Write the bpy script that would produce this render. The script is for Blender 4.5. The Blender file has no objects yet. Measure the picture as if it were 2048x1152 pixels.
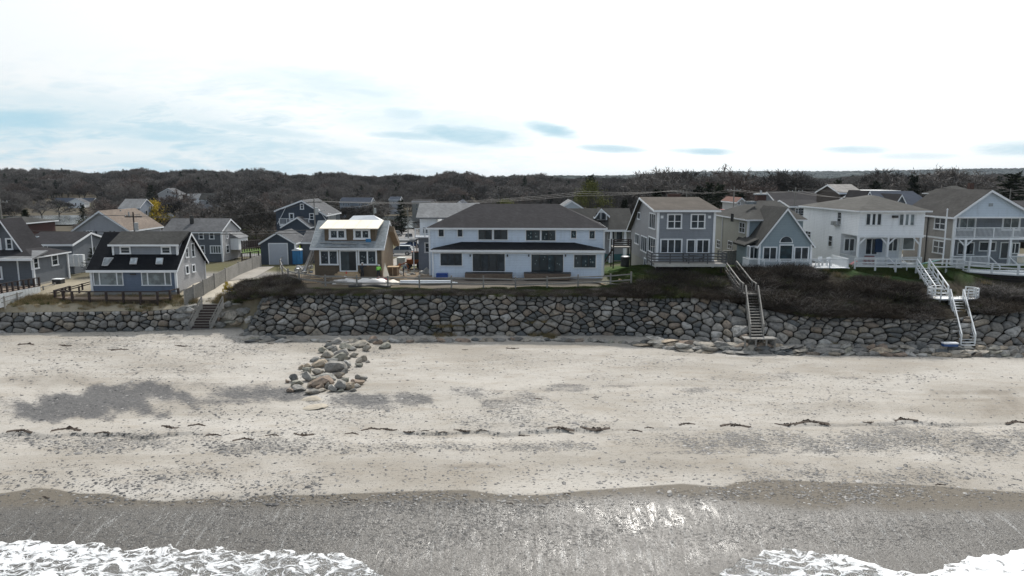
import bpy, math, random, bmesh
import numpy as np
from mathutils import Vector, Matrix, noise as mnoise
random.seed(7); rng = np.random.default_rng(7)
sc = bpy.context.scene
col = sc.collection
R = math.radians
# ------------------------------------------------------------------ camera
CAMZ = 18.0; PITCH = R(8.77); FPX = 1400.0
CP, SP = math.cos(PITCH), math.sin(PITCH)
cd = bpy.data.cameras.new('camera'); cam = bpy.data.objects.new('camera', cd); col.objects.link(cam)
cd.sensor_width = 36; cd.lens = FPX/2048*36; cd.clip_start = .5; cd.clip_end = 20000
cam.location = (0, 0, CAMZ); cam.rotation_euler = (R(90)-PITCH, 0, 0); sc.camera = cam
# ------------------------------------------------------------------ sun, sky, exposure
SUN_EL, SUN_AZ = 50.0, 14.0           # azimuth measured from +Y (into the picture) towards +X
sd = bpy.data.lights.new('sun', 'SUN'); sun = bpy.data.objects.new('sun', sd); col.objects.link(sun)
sd.energy = 3.7; sd.angle = R(.6); sd.color = (1, .955, .89)
sun.rotation_euler = (R(90-SUN_EL), 0, R(180-SUN_AZ))
sv = Vector((math.sin(R(SUN_AZ))*math.cos(R(SUN_EL)), math.cos(R(SUN_AZ))*math.cos(R(SUN_EL)), math.sin(R(SUN_EL))))
sun.rotation_euler = sv.to_track_quat('Z', 'Y').to_euler()
sc.view_settings.view_transform = 'Standard'; sc.view_settings.look = 'None'
sc.view_settings.exposure = 0.0; sc.view_settings.gamma = 1; sc.view_settings.use_curve_mapping = False
sc.cycles.use_denoising = True
sc.cycles.max_bounces = 6; sc.cycles.diffuse_bounces = 3; sc.cycles.glossy_bounces = 3; sc.cycles.transmission_bounces = 2
sc.cycles.transparent_max_bounces = 4
sc.cycles.sample_clamp_indirect = 4

class NT:
    def __init__(s, nt): s.t = nt; s.n = nt.nodes; s.l = nt.links
    def new(s, ty, **k):
        n = s.n.new(ty)
        for a, b in k.items(): setattr(n, a, b)
        return n
    def put(s, inp, v):
        if isinstance(v, bpy.types.NodeSocket): s.l.new(v, inp)
        elif v is not None: inp.default_value = v
    def m(s, op, a, b=None, c=None, clamp=False):
        n = s.new('ShaderNodeMath', operation=op, use_clamp=clamp)
        s.put(n.inputs[0], a)
        if b is not None: s.put(n.inputs[1], b)
        if c is not None: s.put(n.inputs[2], c)
        return n.outputs[0]
    def mix(s, f, a, b, bt='MIX'):
        n = s.new('ShaderNodeMix', data_type='RGBA', blend_type=bt)
        s.put(n.inputs[0], f)
        s.put(n.inputs[6], a if not isinstance(a, tuple) else (*a[:3], 1)); s.put(n.inputs[7], b if not isinstance(b, tuple) else (*b[:3], 1))
        return n.outputs[2]
    def noise(s, vec=None, scale=5, detail=3, rough=.5, dist=0, dims='3D'):
        n = s.new('ShaderNodeTexNoise', noise_dimensions=dims)
        if vec is not None: s.l.new(vec, n.inputs['Vector'])
        n.inputs['Scale'].default_value = scale; n.inputs['Detail'].default_value = detail
        n.inputs['Roughness'].default_value = rough; n.inputs['Distortion'].default_value = dist
        return n.outputs[0]
    def ramp(s, v, a, b, c0=0., c1=1.):
        n = s.new('ShaderNodeMapRange', interpolation_type='SMOOTHSTEP'); s.put(n.inputs[0], v)
        for i, q in zip((1, 2, 3, 4), (a, b, c0, c1)): s.put(n.inputs[i], q)
        return n.outputs[0]
    def scalev(s, vec, sx, sy, sz):
        n = s.new('ShaderNodeMapping'); s.l.new(vec, n.inputs[0]); n.inputs['Scale'].default_value = (sx, sy, sz)
        return n.outputs[0]

world = bpy.data.worlds.new('World'); sc.world = world; world.use_nodes = True
W = NT(world.node_tree); W.n.clear()
sky = W.new('ShaderNodeTexSky', sky_type='NISHITA', sun_disc=False)
sky.sun_elevation = R(SUN_EL); sky.sun_rotation = R(SUN_AZ); sky.air_density = 1.2; sky.dust_density = 1.5; sky.ozone_density = 1.5
tc = W.new('ShaderNodeTexCoord'); sx = W.new('ShaderNodeSeparateXYZ'); W.l.new(tc.outputs['Generated'], sx.inputs[0])
dX, dY, dZ = sx.outputs
# cloud sheet seen in perspective
zz = W.m('MAXIMUM', W.m('ADD', dZ, .06), .03)
cx = W.m('DIVIDE', dX, zz); cy = W.m('DIVIDE', dY, zz)
cb = W.new('ShaderNodeCombineXYZ'); W.l.new(cx, cb.inputs[0]); W.l.new(cy, cb.inputs[1])
cn = W.noise(W.scalev(cb.outputs[0], .55, .8, 1), 1.0, 6, .55, .3)
cover = W.ramp(cn, .38, .56)
# towards the sun the cloud is continuous and glaring; behind the camera the blue shows more
fwd = W.ramp(dY, -.6, .25)
cover2 = W.m('MAXIMUM', W.m('MULTIPLY', cover, W.m('ADD', W.m('MULTIPLY', fwd, .35), .5)), W.m('MULTIPLY', fwd, .93))
# blue gaps and grey cloud bases low over the land, by direction (azimuth tan, elevation tan)
yy = W.m('MAXIMUM', dY, .05)
az = W.m('DIVIDE', dX, yy); el = W.m('DIVIDE', dZ, yy)
wn = W.new('ShaderNodeCombineXYZ'); W.l.new(W.m('MULTIPLY', az, 9), wn.inputs[0]); W.l.new(W.m('MULTIPLY', el, 42), wn.inputs[1])
w1 = W.m('SUBTRACT', W.noise(wn.outputs[0], .55, 5, .6, .6), .5)
w2 = W.m('SUBTRACT', W.noise(wn.outputs[0], 2.1, 5, .65, .4), .5)
def pxdir(px, py): return (px-1024)/1400.0, math.tan(math.atan((576-py)/1400.0)-PITCH)
gaps = None
for (px, py, w, h, k, tilt) in [(130, 235, 330, 48, .5, -.04), (430, 285, 300, 30, .45, -.06), (700, 175, 170, 34, .42, -.12), (900, 250, 200, 30, .42, -.08), (60, 243, 170, 30, 1.0, .03), (340, 268, 260, 15, .85, -.10), (620, 150, 110, 18, .45, -.06), (745, 185, 75, 12, .5, -.12),
        (810, 228, 55, 14, .55, -.12), (940, 270, 110, 20, 1.0, -.1), (520, 260, 130, 12, .6, -.12), (830, 272, 70, 8, .8, -.05), (1098, 260, 50, 13, 1.0, -.2),
        (1215, 297, 60, 7, .8, -.05), (1398, 303, 52, 6, .85, -.03), (1700, 299, 62, 7, .7, 0), (2020, 298, 80, 14, .8, .02), (50, 290, 90, 10, .55, -.05),
        (545, 288, 50, 6, .6, 0), (600, 324, 60, 6, .45, 0), (480, 318, 60, 7, .5, 0), (1830, 312, 70, 6, .4, 0), (250, 318, 220, 12, .3, 0), (1050, 200, 120, 18, .22, 0), (860, 296, 130, 12, .35, -.04)]:
    a0, e0 = pxdir(px, py); sa = w/1400.0; se = h/1400.0
    u = W.m('SUBTRACT', az, a0); v = W.m('SUBTRACT', W.m('SUBTRACT', el, e0), W.m('MULTIPLY', u, tilt))
    q = W.m('ADD', W.m('POWER', W.m('ABSOLUTE', W.m('DIVIDE', u, sa)), 2), W.m('POWER', W.m('ABSOLUTE', W.m('DIVIDE', v, se)), 2))
    q = W.m('ADD', q, W.m('ADD', W.m('MULTIPLY', w1, 3.2), W.m('MULTIPLY', w2, 1.6)))
    g = W.m('MULTIPLY', W.ramp(q, 2.1, -.5), k)
    gaps = g if gaps is None else W.m('MAXIMUM', gaps, g)
low = W.m('MULTIPLY', W.m('MULTIPLY', W.ramp(el, .20, .05), W.ramp(az, .35, -.55)), W.m('MULTIPLY', W.ramp(W.m('ADD', w1, W.m('MULTIPLY', w2, .5)), -.14, .2), .85))
gaps = W.m('MULTIPLY', W.m('MAXIMUM', gaps, low), W.ramp(dY, .1, .4))
glow = W.new('ShaderNodeVectorMath', operation='DOT_PRODUCT'); W.l.new(tc.outputs['Generated'], glow.inputs[0]); glow.inputs[1].default_value = tuple(sv)
sung = W.m('POWER', W.m('MAXIMUM', glow.outputs['Value'], 0), 3)
cloudb = W.m('ADD', 7.1, W.m('MULTIPLY', sung, 9.5))
cw = W.new('ShaderNodeVectorMath', operation='SCALE'); cw.inputs[0].default_value = (.95, .985, 1.0); W.l.new(cloudb, cw.inputs['Scale'])
skyc = W.mix(cover2, sky.outputs[0], cw.outputs[0])
skyc = W.mix(gaps, skyc, (3.9, 5.9, 6.9))
bg = W.new('ShaderNodeBackground'); W.l.new(skyc, bg.inputs[0]); bg.inputs[1].default_value = .12
ow = W.new('ShaderNodeOutputWorld'); W.l.new(bg.outputs[0], ow.inputs[0])

# ------------------------------------------------------------------ picture geometry helpers (measurements of the photograph turned into metres)
def ray(px, py):
    v = (576-py)/FPX
    return Vector(((px-1024)/FPX, CP+v*SP, -SP+v*CP))
def onY(px, py, Y):
    d = ray(px, py); t = Y/d.y; return Vector((d.x*t, Y, CAMZ+d.z*t))
def onZ(px, py, z):
    d = ray(px, py); t = (z-CAMZ)/d.z; return Vector((d.x*t, d.y*t, z))
def proj(X, Y, Z):
    dep = Y*CP-(Z-CAMZ)*SP; up = Y*SP+(Z-CAMZ)*CP
    dep = np.maximum(dep, 1e-3)
    return 1024+FPX*X/dep, 576-FPX*up/dep
# ------------------------------------------------------------------ terrain
def line(pts):
    q = [onZ(*p) for p in pts]; q.sort(key=lambda v: v.x)
    return np.array([v.x for v in q]), np.array([v.y for v in q]), np.array([v.z for v in q])
L_contact = line([(-900, 668, 2.2), (0, 669, 2.2), (380, 664, 2.3), (478, 660, 2.4), (497, 682, 2.0), (760, 685, 2.0), (1000, 681, 2.0), (1180, 683, 2.0), (1300, 691, 2.0), (1400, 704, 1.95), (1560, 708, 1.95), (2048, 713, 1.95), (2900, 715, 1.95)])
L_toe = line([(-900, 664, 2.3), (0, 665, 2.3), (380, 659, 2.4), (478, 656, 2.5), (497, 669, 2.3), (1200, 669, 2.3), (1350, 674, 2.4), (1480, 689, 2.6), (1600, 689, 2.6), (2048, 692, 2.6), (2900, 692, 2.6)])
L_top = line([(-900, 628, 4.15), (0, 627, 4.15), (300, 624, 4.25), (380, 618, 4.5), (480, 606, 5.0), (512, 597, 5.9), (560, 590, 6.15), (900, 592, 6.15), (1200, 594, 6.15), (1440, 600, 5.95), (1480, 609, 5.6), (1600, 634, 4.9), (1900, 643, 4.7), (2048, 618, 5.5), (2900, 610, 5.6)])
L_crest = line([(-900, 612, 4.9), (0, 612, 4.9), (353, 600, 5.2), (470, 590, 5.7), (520, 583, 6.2), (900, 583, 6.2), (1200, 583, 6.4), (1290, 560, 7.5), (1330, 541, 8.0), (1500, 541, 8.2), (1700, 540, 8.3), (1935, 545, 8.3), (1962, 596, 6.0), (2048, 604, 5.8), (2900, 600, 5.9)])
def zcross(X, base):
    X = np.asarray(X, float)
    return {80: np.interp(X, [-60, -30, -24, 12, 15, 60], [6.0, 6.2, 7.0, 7.0, 8.2, 8.5]), 95: np.interp(X, [-60, -20, 12, 17, 60], [5.9, 6.0, 6.1, 6.6, 7.6]),
            110: np.full_like(X, 5.7), 130: np.full_like(X, 5.0), 200: np.full_like(X, 2.4)}[base]
def controls(X):
    X = np.asarray(X, float); o = np.ones_like(X)
    cyc, cz = np.interp(X, L_contact[0], L_contact[1]), np.interp(X, L_contact[0], L_contact[2])
    ty, tz = np.interp(X, L_toe[0], L_toe[1]), np.interp(X, L_toe[0], L_toe[2])
    wy, wz = np.interp(X, L_top[0], L_top[1]), np.interp(X, L_top[0], L_top[2])
    ky, kz = np.interp(X, L_crest[0], L_crest[1]), np.interp(X, L_crest[0], L_crest[2])
    cyc = np.minimum(cyc, ty-.15); wy = np.maximum(wy, ty+.3); ky = np.maximum(ky, wy+.3)
    Ys = [8*o, 22*o, 29*o, 36*o, 46*o, 58*o, cyc, ty, wy, ky, 80*o, 95*o, 110*o, 130*o, 200*o]
    Zs = [-2.2*o, -.5*o, .28*o, 1.16*o, 1.52*o, 1.8*o, cz, tz, wz, kz, zcross(X, 80), zcross(X, 95), zcross(X, 110), zcross(X, 130), zcross(X, 200)]
    return Ys, Zs
def undul(X, Y):
    return (.07*np.sin(X*.21+Y*.33)*np.sin(X*.09-1)+.04*np.sin(X*.55+np.sin(Y*.4)*1.2)+.03*np.sin(Y*1.1+X*.12))
def zg(X, Y):
    X = np.asarray(X, float); Y = np.asarray(Y, float)
    Ys, Zs = controls(X); z = Zs[0]*1.0
    for i in range(len(Ys)-1):
        t = np.clip((Y-Ys[i])/np.maximum(Ys[i+1]-Ys[i], 1e-6), 0, 1)
        z = np.where(Y > Ys[i], Zs[i]*(1-t)+Zs[i+1]*t, z)
    ys = np.interp(X, [-70, -30, -10, 10, 25, 60], [44.2, 43.6, 44.2, 44.6, 45.6, 46.4])+.45*np.abs(np.sin(X*.42+.8*np.sin(X*.21)))+.12*np.sin(X*1.9)
    amp = .19*np.clip(.55+.75*np.sin(X*.23+1.4)+.35*np.sin(X*.71), 0, 1)
    z = z-amp*np.clip((ys+.12-Y)/.16, 0, 1)*np.clip(1-(ys-Y)/2.4, 0, 1)
    bm = np.clip((Ys[6]-Y)/4, 0, 1)*np.clip((Y-24)/4, 0, 1)
    z = z+undul(X, Y)*bm
    lm = np.clip((Y-Ys[8])/4, 0, 1)*np.clip((78-Y)/3, 0, 1)
    return z+lm*.12*np.sin(X*.9+Y)*np.sin(Y*1.3-X*.4)
def zg1(x, y): return float(zg(np.array([x]), np.array([y]))[0])
def far_z(X, Y):
    X = np.asarray(X, float); Y = np.asarray(Y, float); az = X/np.maximum(Y, 1)
    z = np.interp(Y, [200, 250, 345, 400, 520, 700, 900, 1500, 3000, 3600, 9000], [2.4, .9, .9, 3, 7, 12, 13, 14, 20, 38, 40])
    z = z+np.interp(az, [-1, -.73, -.45, -.2, .2, .75, 1], [4, 2, 2, -1, -3.5, -4, -4])*np.interp(Y, [400, 700, 900, 1500], [0, 1, 1, .6])
    z = z+np.interp(az, [-.8, .1, .25, .75, 1], [-22, -14, 12, 30, 34])*np.interp(Y, [2400, 3500, 9000], [0, 1, 1])
    z = z+np.sin(X*.004+1)*np.sin(Y*.005)*np.interp(Y, [300, 700, 1500], [0, 2.2, 4])
    return z
def ground_z(X, Y):
    return np.where(np.asarray(Y) < 200, zg(X, np.minimum(Y, 200)), far_z(X, Y))
def G(px, py, dz=0., ymax=190):
    """where the line of sight through a measured point meets the ground"""
    d = ray(px, py); Y = np.arange(24, ymax, .2); t = Y/d.y
    z = CAMZ+d.z*t; hit = np.nonzero(z <= zg(d.x*t, Y)+dz)[0]
    k = hit[0] if len(hit) else len(Y)-1
    return Vector((d.x*t[k], Y[k], zg1(d.x*t[k], Y[k])))
# ------------------------------------------------------------------ materials
def newmat(name):
    m = bpy.data.materials.new(name); m.use_nodes = True; N = NT(m.node_tree); N.n.clear()
    b = N.new('ShaderNodeBsdfPrincipled'); o = N.new('ShaderNodeOutputMaterial'); N.l.new(b.outputs[0], o.inputs[0])
    return m, N, b
def bump(N, b, h, strength=.3, dist=.05):
    n = N.new('ShaderNodeBump'); n.inputs['Strength'].default_value = strength; n.inputs['Distance'].default_value = dist
    N.l.new(h, n.inputs['Height']); N.l.new(n.outputs[0], b.inputs['Normal'])
MATS = {}
def M(name, c, rough=.7, var=.18, scale=3., metal=0., bmp=.15, spec=.4, rnd=0., kind=None, tint=None):
    """one procedural material: colour mottled at two scales, fine relief; kind adds siding laps, shingle courses or wood grain"""
    if name in MATS: return MATS[name]
    m, N, b = newmat(name)
    t = N.new('ShaderNodeTexCoord'); P = t.outputs['Object']
    g = N.new('ShaderNodeNewGeometry'); PW = g.outputs['Position']
    n1 = N.noise(PW, scale, 4, .6); n2 = N.noise(PW, scale*.13, 2, .5); f = N.m('ADD', N.m('MULTIPLY', n1, .6), N.m('MULTIPLY', n2, .5))
    lo = tuple(x*(1-var) for x in c); hi = tuple(min(1, x*(1+var)) for x in (tint or c))
    cc = N.mix(N.ramp(f, .3, .8), lo, hi); h = n1
    if kind == 'siding':
        s = N.new('ShaderNodeSeparateXYZ'); N.l.new(PW, s.inputs[0])
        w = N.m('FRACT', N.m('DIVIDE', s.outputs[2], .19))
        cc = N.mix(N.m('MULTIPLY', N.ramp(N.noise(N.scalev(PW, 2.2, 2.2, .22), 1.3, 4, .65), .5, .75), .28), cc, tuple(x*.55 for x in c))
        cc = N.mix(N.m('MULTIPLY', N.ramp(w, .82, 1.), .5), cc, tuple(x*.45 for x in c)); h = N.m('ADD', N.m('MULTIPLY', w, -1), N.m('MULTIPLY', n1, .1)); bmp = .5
    if kind == 'shingle':
        s = N.new('ShaderNodeSeparateXYZ'); N.l.new(PW, s.inputs[0])
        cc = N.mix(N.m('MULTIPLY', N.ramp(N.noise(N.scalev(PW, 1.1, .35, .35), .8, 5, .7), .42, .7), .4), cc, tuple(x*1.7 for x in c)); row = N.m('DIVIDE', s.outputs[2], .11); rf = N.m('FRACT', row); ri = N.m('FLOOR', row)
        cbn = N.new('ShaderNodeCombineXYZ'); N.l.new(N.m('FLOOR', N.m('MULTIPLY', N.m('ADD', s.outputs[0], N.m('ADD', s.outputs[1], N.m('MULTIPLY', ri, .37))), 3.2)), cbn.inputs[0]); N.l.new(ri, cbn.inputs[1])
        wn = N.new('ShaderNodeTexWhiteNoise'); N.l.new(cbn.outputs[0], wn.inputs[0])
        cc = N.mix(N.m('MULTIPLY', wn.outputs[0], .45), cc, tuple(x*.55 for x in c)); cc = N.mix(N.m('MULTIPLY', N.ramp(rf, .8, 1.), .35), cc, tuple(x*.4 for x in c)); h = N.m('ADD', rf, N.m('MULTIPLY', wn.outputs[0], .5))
    if kind == 'wood':
        gr = N.noise(N.scalev(P, 3, 3, 3), scale*4, 5, .7, 2.); cc = N.mix(N.m('MULTIPLY', N.ramp(gr, .45, .7), .5), cc, tuple(x*.5 for x in c))
    if rnd:
        oi = N.new('ShaderNodeObjectInfo'); r = oi.outputs['Random']
        cc = N.mix(N.m('MULTIPLY', r, rnd), cc, tuple(x*.35 for x in c))
    N.l.new(cc, b.inputs['Base Color']); b.inputs['Roughness'].default_value = rough; b.inputs['Metallic'].default_value = metal
    b.inputs['Specular IOR Level'].default_value = .08 if kind == 'shingle' else spec
    if bmp: bump(N, b, h, bmp, .03)
    MATS[name] = m; return m
def stone_mat(name, cols, bmp=.6, sandy=0.):
    m, N, b = newmat(name)
    oi = N.new('ShaderNodeObjectInfo'); r = oi.outputs['Random']
    g = N.new('ShaderNodeNewGeometry'); P = g.outputs['Position']
    cr = N.new('ShaderNodeValToRGB'); cr.color_ramp.interpolation = 'CONSTANT'
    while len(cr.color_ramp.elements) < len(cols): cr.color_ramp.elements.new(.5)
    for i, (e, c) in enumerate(zip(cr.color_ramp.elements, cols)): e.position = i/len(cols); e.color = (*c, 1)
    N.l.new(r, cr.inputs[0])
    n1 = N.noise(P, 2.6, 6, .65, .4); n2 = N.noise(P, 14, 3, .6); n3 = N.noise(P, .8, 2, .5)
    cc = N.mix(N.ramp(n1, .42, .7), cr.outputs[0], N.mix(.75, cr.outputs[0], (.06, .06, .055)))
    cc = N.mix(N.m('MULTIPLY', N.ramp(n2, .5, .75), .45), cc, (.3, .295, .27))
    cc = N.mix(N.m('MULTIPLY', N.ramp(n3, .55, .7), .35), cc, (.2, .16, .11))
    N.l.new(cc, b.inputs['Base Color']); b.inputs['Roughness'].default_value = .85; b.inputs['Specular IOR Level'].default_value = .25
    bump(N, b, N.m('ADD', n1, N.m('MULTIPLY', n2, .3)), bmp, .12)
    MATS[name] = m; return m
GLASSN = {}
def glass(name, c=(.012, .018, .024), rough=.06, var=True):
    if name in MATS: return MATS[name]
    m, N, b = newmat(name)
    g = N.new('ShaderNodeNewGeometry'); oi = N.new('ShaderNodeObjectInfo')
    n = N.noise(g.outputs['Position'], 1.1, 3, .5)
    cc = N.mix(N.m('MULTIPLY', N.ramp(n, .42, .62), .6), c, tuple(x*2.6+.01 for x in c))
    cc = N.mix(N.m('MULTIPLY', N.ramp(oi.outputs['Random'], .55, 1.), .6), cc, (.06, .066, .068))  # random paler panes: curtains and reflections put into the colour
    N.l.new(cc, b.inputs['Base Color']); b.inputs['Roughness'].default_value = rough; b.inputs['Specular IOR Level'].default_value = .5
    bump(N, b, N.noise(g.outputs['Position'], .9, 1, .5), .05, .05)
    MATS[name] = m; return m
white = M('white_trim', (.72, .74, .76), .55, .06)
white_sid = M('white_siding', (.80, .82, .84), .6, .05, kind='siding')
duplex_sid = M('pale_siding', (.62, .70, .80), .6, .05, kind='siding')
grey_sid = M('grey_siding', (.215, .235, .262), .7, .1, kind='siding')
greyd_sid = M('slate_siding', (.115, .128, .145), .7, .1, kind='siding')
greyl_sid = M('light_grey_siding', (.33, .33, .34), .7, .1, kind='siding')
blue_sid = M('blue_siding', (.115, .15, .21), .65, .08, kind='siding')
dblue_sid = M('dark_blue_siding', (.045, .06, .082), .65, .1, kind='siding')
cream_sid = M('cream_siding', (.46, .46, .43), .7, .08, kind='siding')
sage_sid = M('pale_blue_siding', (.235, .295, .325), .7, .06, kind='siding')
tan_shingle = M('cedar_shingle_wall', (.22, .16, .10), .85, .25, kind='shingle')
tan_wall = M('tan_sheathing', (.30, .235, .17), .8, .15)
sheath = M('house_wrap_sheathing', (.125, .095, .065), .85, .2, kind='siding')
red_sid = M('red_brown_siding', (.05, .016, .014), .7, .2, kind='siding')
yel_sid = M('pale_yellow_siding', (.42, .40, .27), .7, .1, kind='siding')
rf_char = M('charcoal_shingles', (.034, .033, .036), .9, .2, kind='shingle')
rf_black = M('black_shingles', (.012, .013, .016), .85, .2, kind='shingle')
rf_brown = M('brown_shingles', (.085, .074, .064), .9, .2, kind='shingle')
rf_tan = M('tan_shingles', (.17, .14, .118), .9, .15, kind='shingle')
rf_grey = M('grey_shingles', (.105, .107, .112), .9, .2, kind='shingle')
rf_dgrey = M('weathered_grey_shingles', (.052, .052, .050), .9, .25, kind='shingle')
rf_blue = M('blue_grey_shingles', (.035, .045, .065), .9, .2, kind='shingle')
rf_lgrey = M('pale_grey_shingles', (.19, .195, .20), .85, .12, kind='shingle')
ply = M('plywood', (.72, .66, .55), .8, .12, 5)
lumber = M('sawn_lumber', (.46, .34, .21), .8, .2, 6, kind='wood')
membrane = M('grey_roof_membrane', (.25, .275, .29), .6, .3, 4, kind='shingle')
woodg = M('weathered_wood', (.25, .24, .222), .85, .25, 5, kind='wood')
woodd = M('dark_stained_wood', (.035, .024, .022), .7, .3, 5, kind='wood')
woodb = M('brown_deck_wood', (.16, .12, .09), .8, .25, 5, kind='wood')
wpaint = M('white_painted_wood', (.66, .68, .69), .6, .1)
concrete = M('concrete', (.30, .29, .27), .9, .15)
blackm = M('black_frame', (.012, .013, .015), .4, .1)
brick = M('chimney_brick', (.09, .05, .04), .9, .3, 9)
metal = M('galvanised_metal', (.42, .43, .44), .4, .15, metal=.7)
darkm = M('dark_metal', (.03, .03, .03), .5, .2)
gl = glass('window_glass'); gl2 = glass('curtained_glass', (.10, .12, .125), .15); glt = glass('teal_glass', (.007, .020, .027), .08)
sky_gl = glass('skylight_glass', (.25, .28, .30), .12)
paper = M('sticker_paper', (.20, .24, .24), .7, .3)
# ------------------------------------------------------------------ mesh helpers
class MB:
    def __init__(s): s.v = []; s.f = []
    def add(s, vs, fs):
        k = len(s.v); s.v += [tuple(v) for v in vs]; s.f += [tuple(i+k for i in f) for f in fs]; return s
    def box(s, x0, x1, y0, y1, z0, z1):
        if x0 > x1: x0, x1 = x1, x0
        if y0 > y1: y0, y1 = y1, y0
        if z0 > z1: z0, z1 = z1, z0
        return s.add([(x0, y0, z0), (x1, y0, z0), (x1, y1, z0), (x0, y1, z0), (x0, y0, z1), (x1, y0, z1), (x1, y1, z1), (x0, y1, z1)],
              [(0, 3, 2, 1), (4, 5, 6, 7), (0, 1, 5, 4), (1, 2, 6, 5), (2, 3, 7, 6), (3, 0, 4, 7)])
    def prism(s, poly, vec):
        n = len(poly); vec = Vector(vec); a = [Vector(p) for p in poly]; b = [p+vec for p in a]
        nrm = Vector((0, 0, 0))
        for i in range(n): nrm += a[i].cross(a[(i+1) % n])
        fl = nrm.dot(vec) > 0
        fs = [tuple(range(n))[::-1] if fl else tuple(range(n)), tuple(range(n, 2*n)) if fl else tuple(range(n, 2*n))[::-1]]
        for i in range(n):
            j = (i+1) % n; q = (i, j, j+n, i+n); fs.append(q if fl else q[::-1])
        return s.add(a+b, fs)
    def beam(s, p, q, w, h=None, up=(0, 0, 1)):
        h = h or w; p = Vector(p); q = Vector(q); d = (q-p).normalized(); u = Vector(up)
        if abs(d.dot(u)) > .98: u = Vector((0, 1, 0))
        r = d.cross(u).normalized(); u = r.cross(d)
        c = [r*w/2*a+u*h/2*b for a, b in ((-1, -1), (1, -1), (1, 1), (-1, 1))]
        return s.add([p+x for x in c]+[q+x for x in c], [(0, 1, 2, 3), (7, 6, 5, 4), (0, 4, 5, 1), (1, 5, 6, 2), (2, 6, 7, 3), (3, 7, 4, 0)])
    def tube(s, p, q, r0, r1=None, n=8, cap=True):
        r1 = r0 if r1 is None else r1; p = Vector(p); q = Vector(q); d = (q-p).normalized()
        u = Vector((0, 0, 1)) if abs(d.z) < .9 else Vector((1, 0, 0)); a = d.cross(u).normalized(); b = d.cross(a)
        vs = []
        for c, r in ((p, r0), (q, r1)): vs += [c+(a*math.cos(2*math.pi*i/n)+b*math.sin(2*math.pi*i/n))*r for i in range(n)]
        fs = [(i, (i+1) % n, (i+1) % n+n, i+n) for i in range(n)]
        if cap: fs += [tuple(range(n))[::-1], tuple(range(n, 2*n))]
        return s.add(vs, fs)
    def polyline(s, pts, r, n=4):
        for a, b in zip(pts[:-1], pts[1:]): s.tube(a, b, r, r, n, False)
        return s
    def mesh(s, name, mat=None, smooth=False):
        me = bpy.data.meshes.new(name); me.from_pydata(s.v, [], s.f)
        if mat:
            me.materials.append(mat)
        if smooth: me.polygons.foreach_set('use_smooth', [True]*len(me.polygons))
        me.update(); return me
    def build(s, name, mat, parent=None, label=None, smooth=False, loc=None, kind=None):
        o = bpy.data.objects.new(name, s.mesh(name, mat, smooth)); col.objects.link(o)
        if parent: o.parent = parent
        if label: o['label'] = label
        if kind: o['kind'] = kind
        if loc is not None: o.location = loc
        return o
def npmesh(name, V, F, mats, smooth=True):
    """fast mesh from numpy arrays; F is (n,3) or (n,4)"""
    me = bpy.data.meshes.new(name); k = F.shape[1]
    me.vertices.add(len(V)); me.vertices.foreach_set('co', np.asarray(V, np.float32).ravel())
    me.loops.add(F.size); me.loops.foreach_set('vertex_index', np.asarray(F, np.int32).ravel())
    me.polygons.add(len(F)); me.polygons.foreach_set('loop_start', np.arange(0, F.size, k, dtype=np.int32))
    me.polygons.foreach_set('use_smooth', np.full(len(F), smooth))
    for m in mats: me.materials.append(m)
    me.update(calc_edges=True); return me
def attr(me, name, vals):
    a = me.attributes.new(name, 'FLOAT', 'POINT'); a.data.foreach_set('value', np.asarray(vals, np.float32).ravel())
def cattr(me, name, rgb):
    a = me.attributes.new(name, 'FLOAT_COLOR', 'POINT'); c = np.ones((len(rgb), 4), np.float32); c[:, :3] = rgb; a.data.foreach_set('color', c.ravel())
def link(name, me, parent=None, loc=None, **props):
    o = bpy.data.objects.new(name, me); col.objects.link(o)
    if parent: o.parent = parent
    if loc is not None: o.location = loc
    for k, v in props.items(): o[k] = v
    return o
def thing(name, label, cat, loc=(0, 0, 0), rz=0., group=None):
    o = bpy.data.objects.new(name, None); col.objects.link(o); o.location = loc; o.rotation_euler = (0, 0, rz)
    o['label'] = label; o['category'] = cat; o.empty_display_size = .3
    if group: o['group'] = group
    return o
def tag(o, label, cat, group=None):
    o['label'] = label; o['category'] = cat
    if group: o['group'] = group
    return o
def dup(o, parent=None, loc=None, rz=None, label=None, scale=None):
    c = o.copy(); col.objects.link(c)
    if parent: c.parent = parent
    if loc is not None: c.location = loc
    if rz is not None: c.rotation_euler = (0, 0, rz)
    if scale is not None: c.scale = scale
    if label: c['label'] = label
    for ch in list(o.children): dup(ch, c)
    return c
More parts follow.
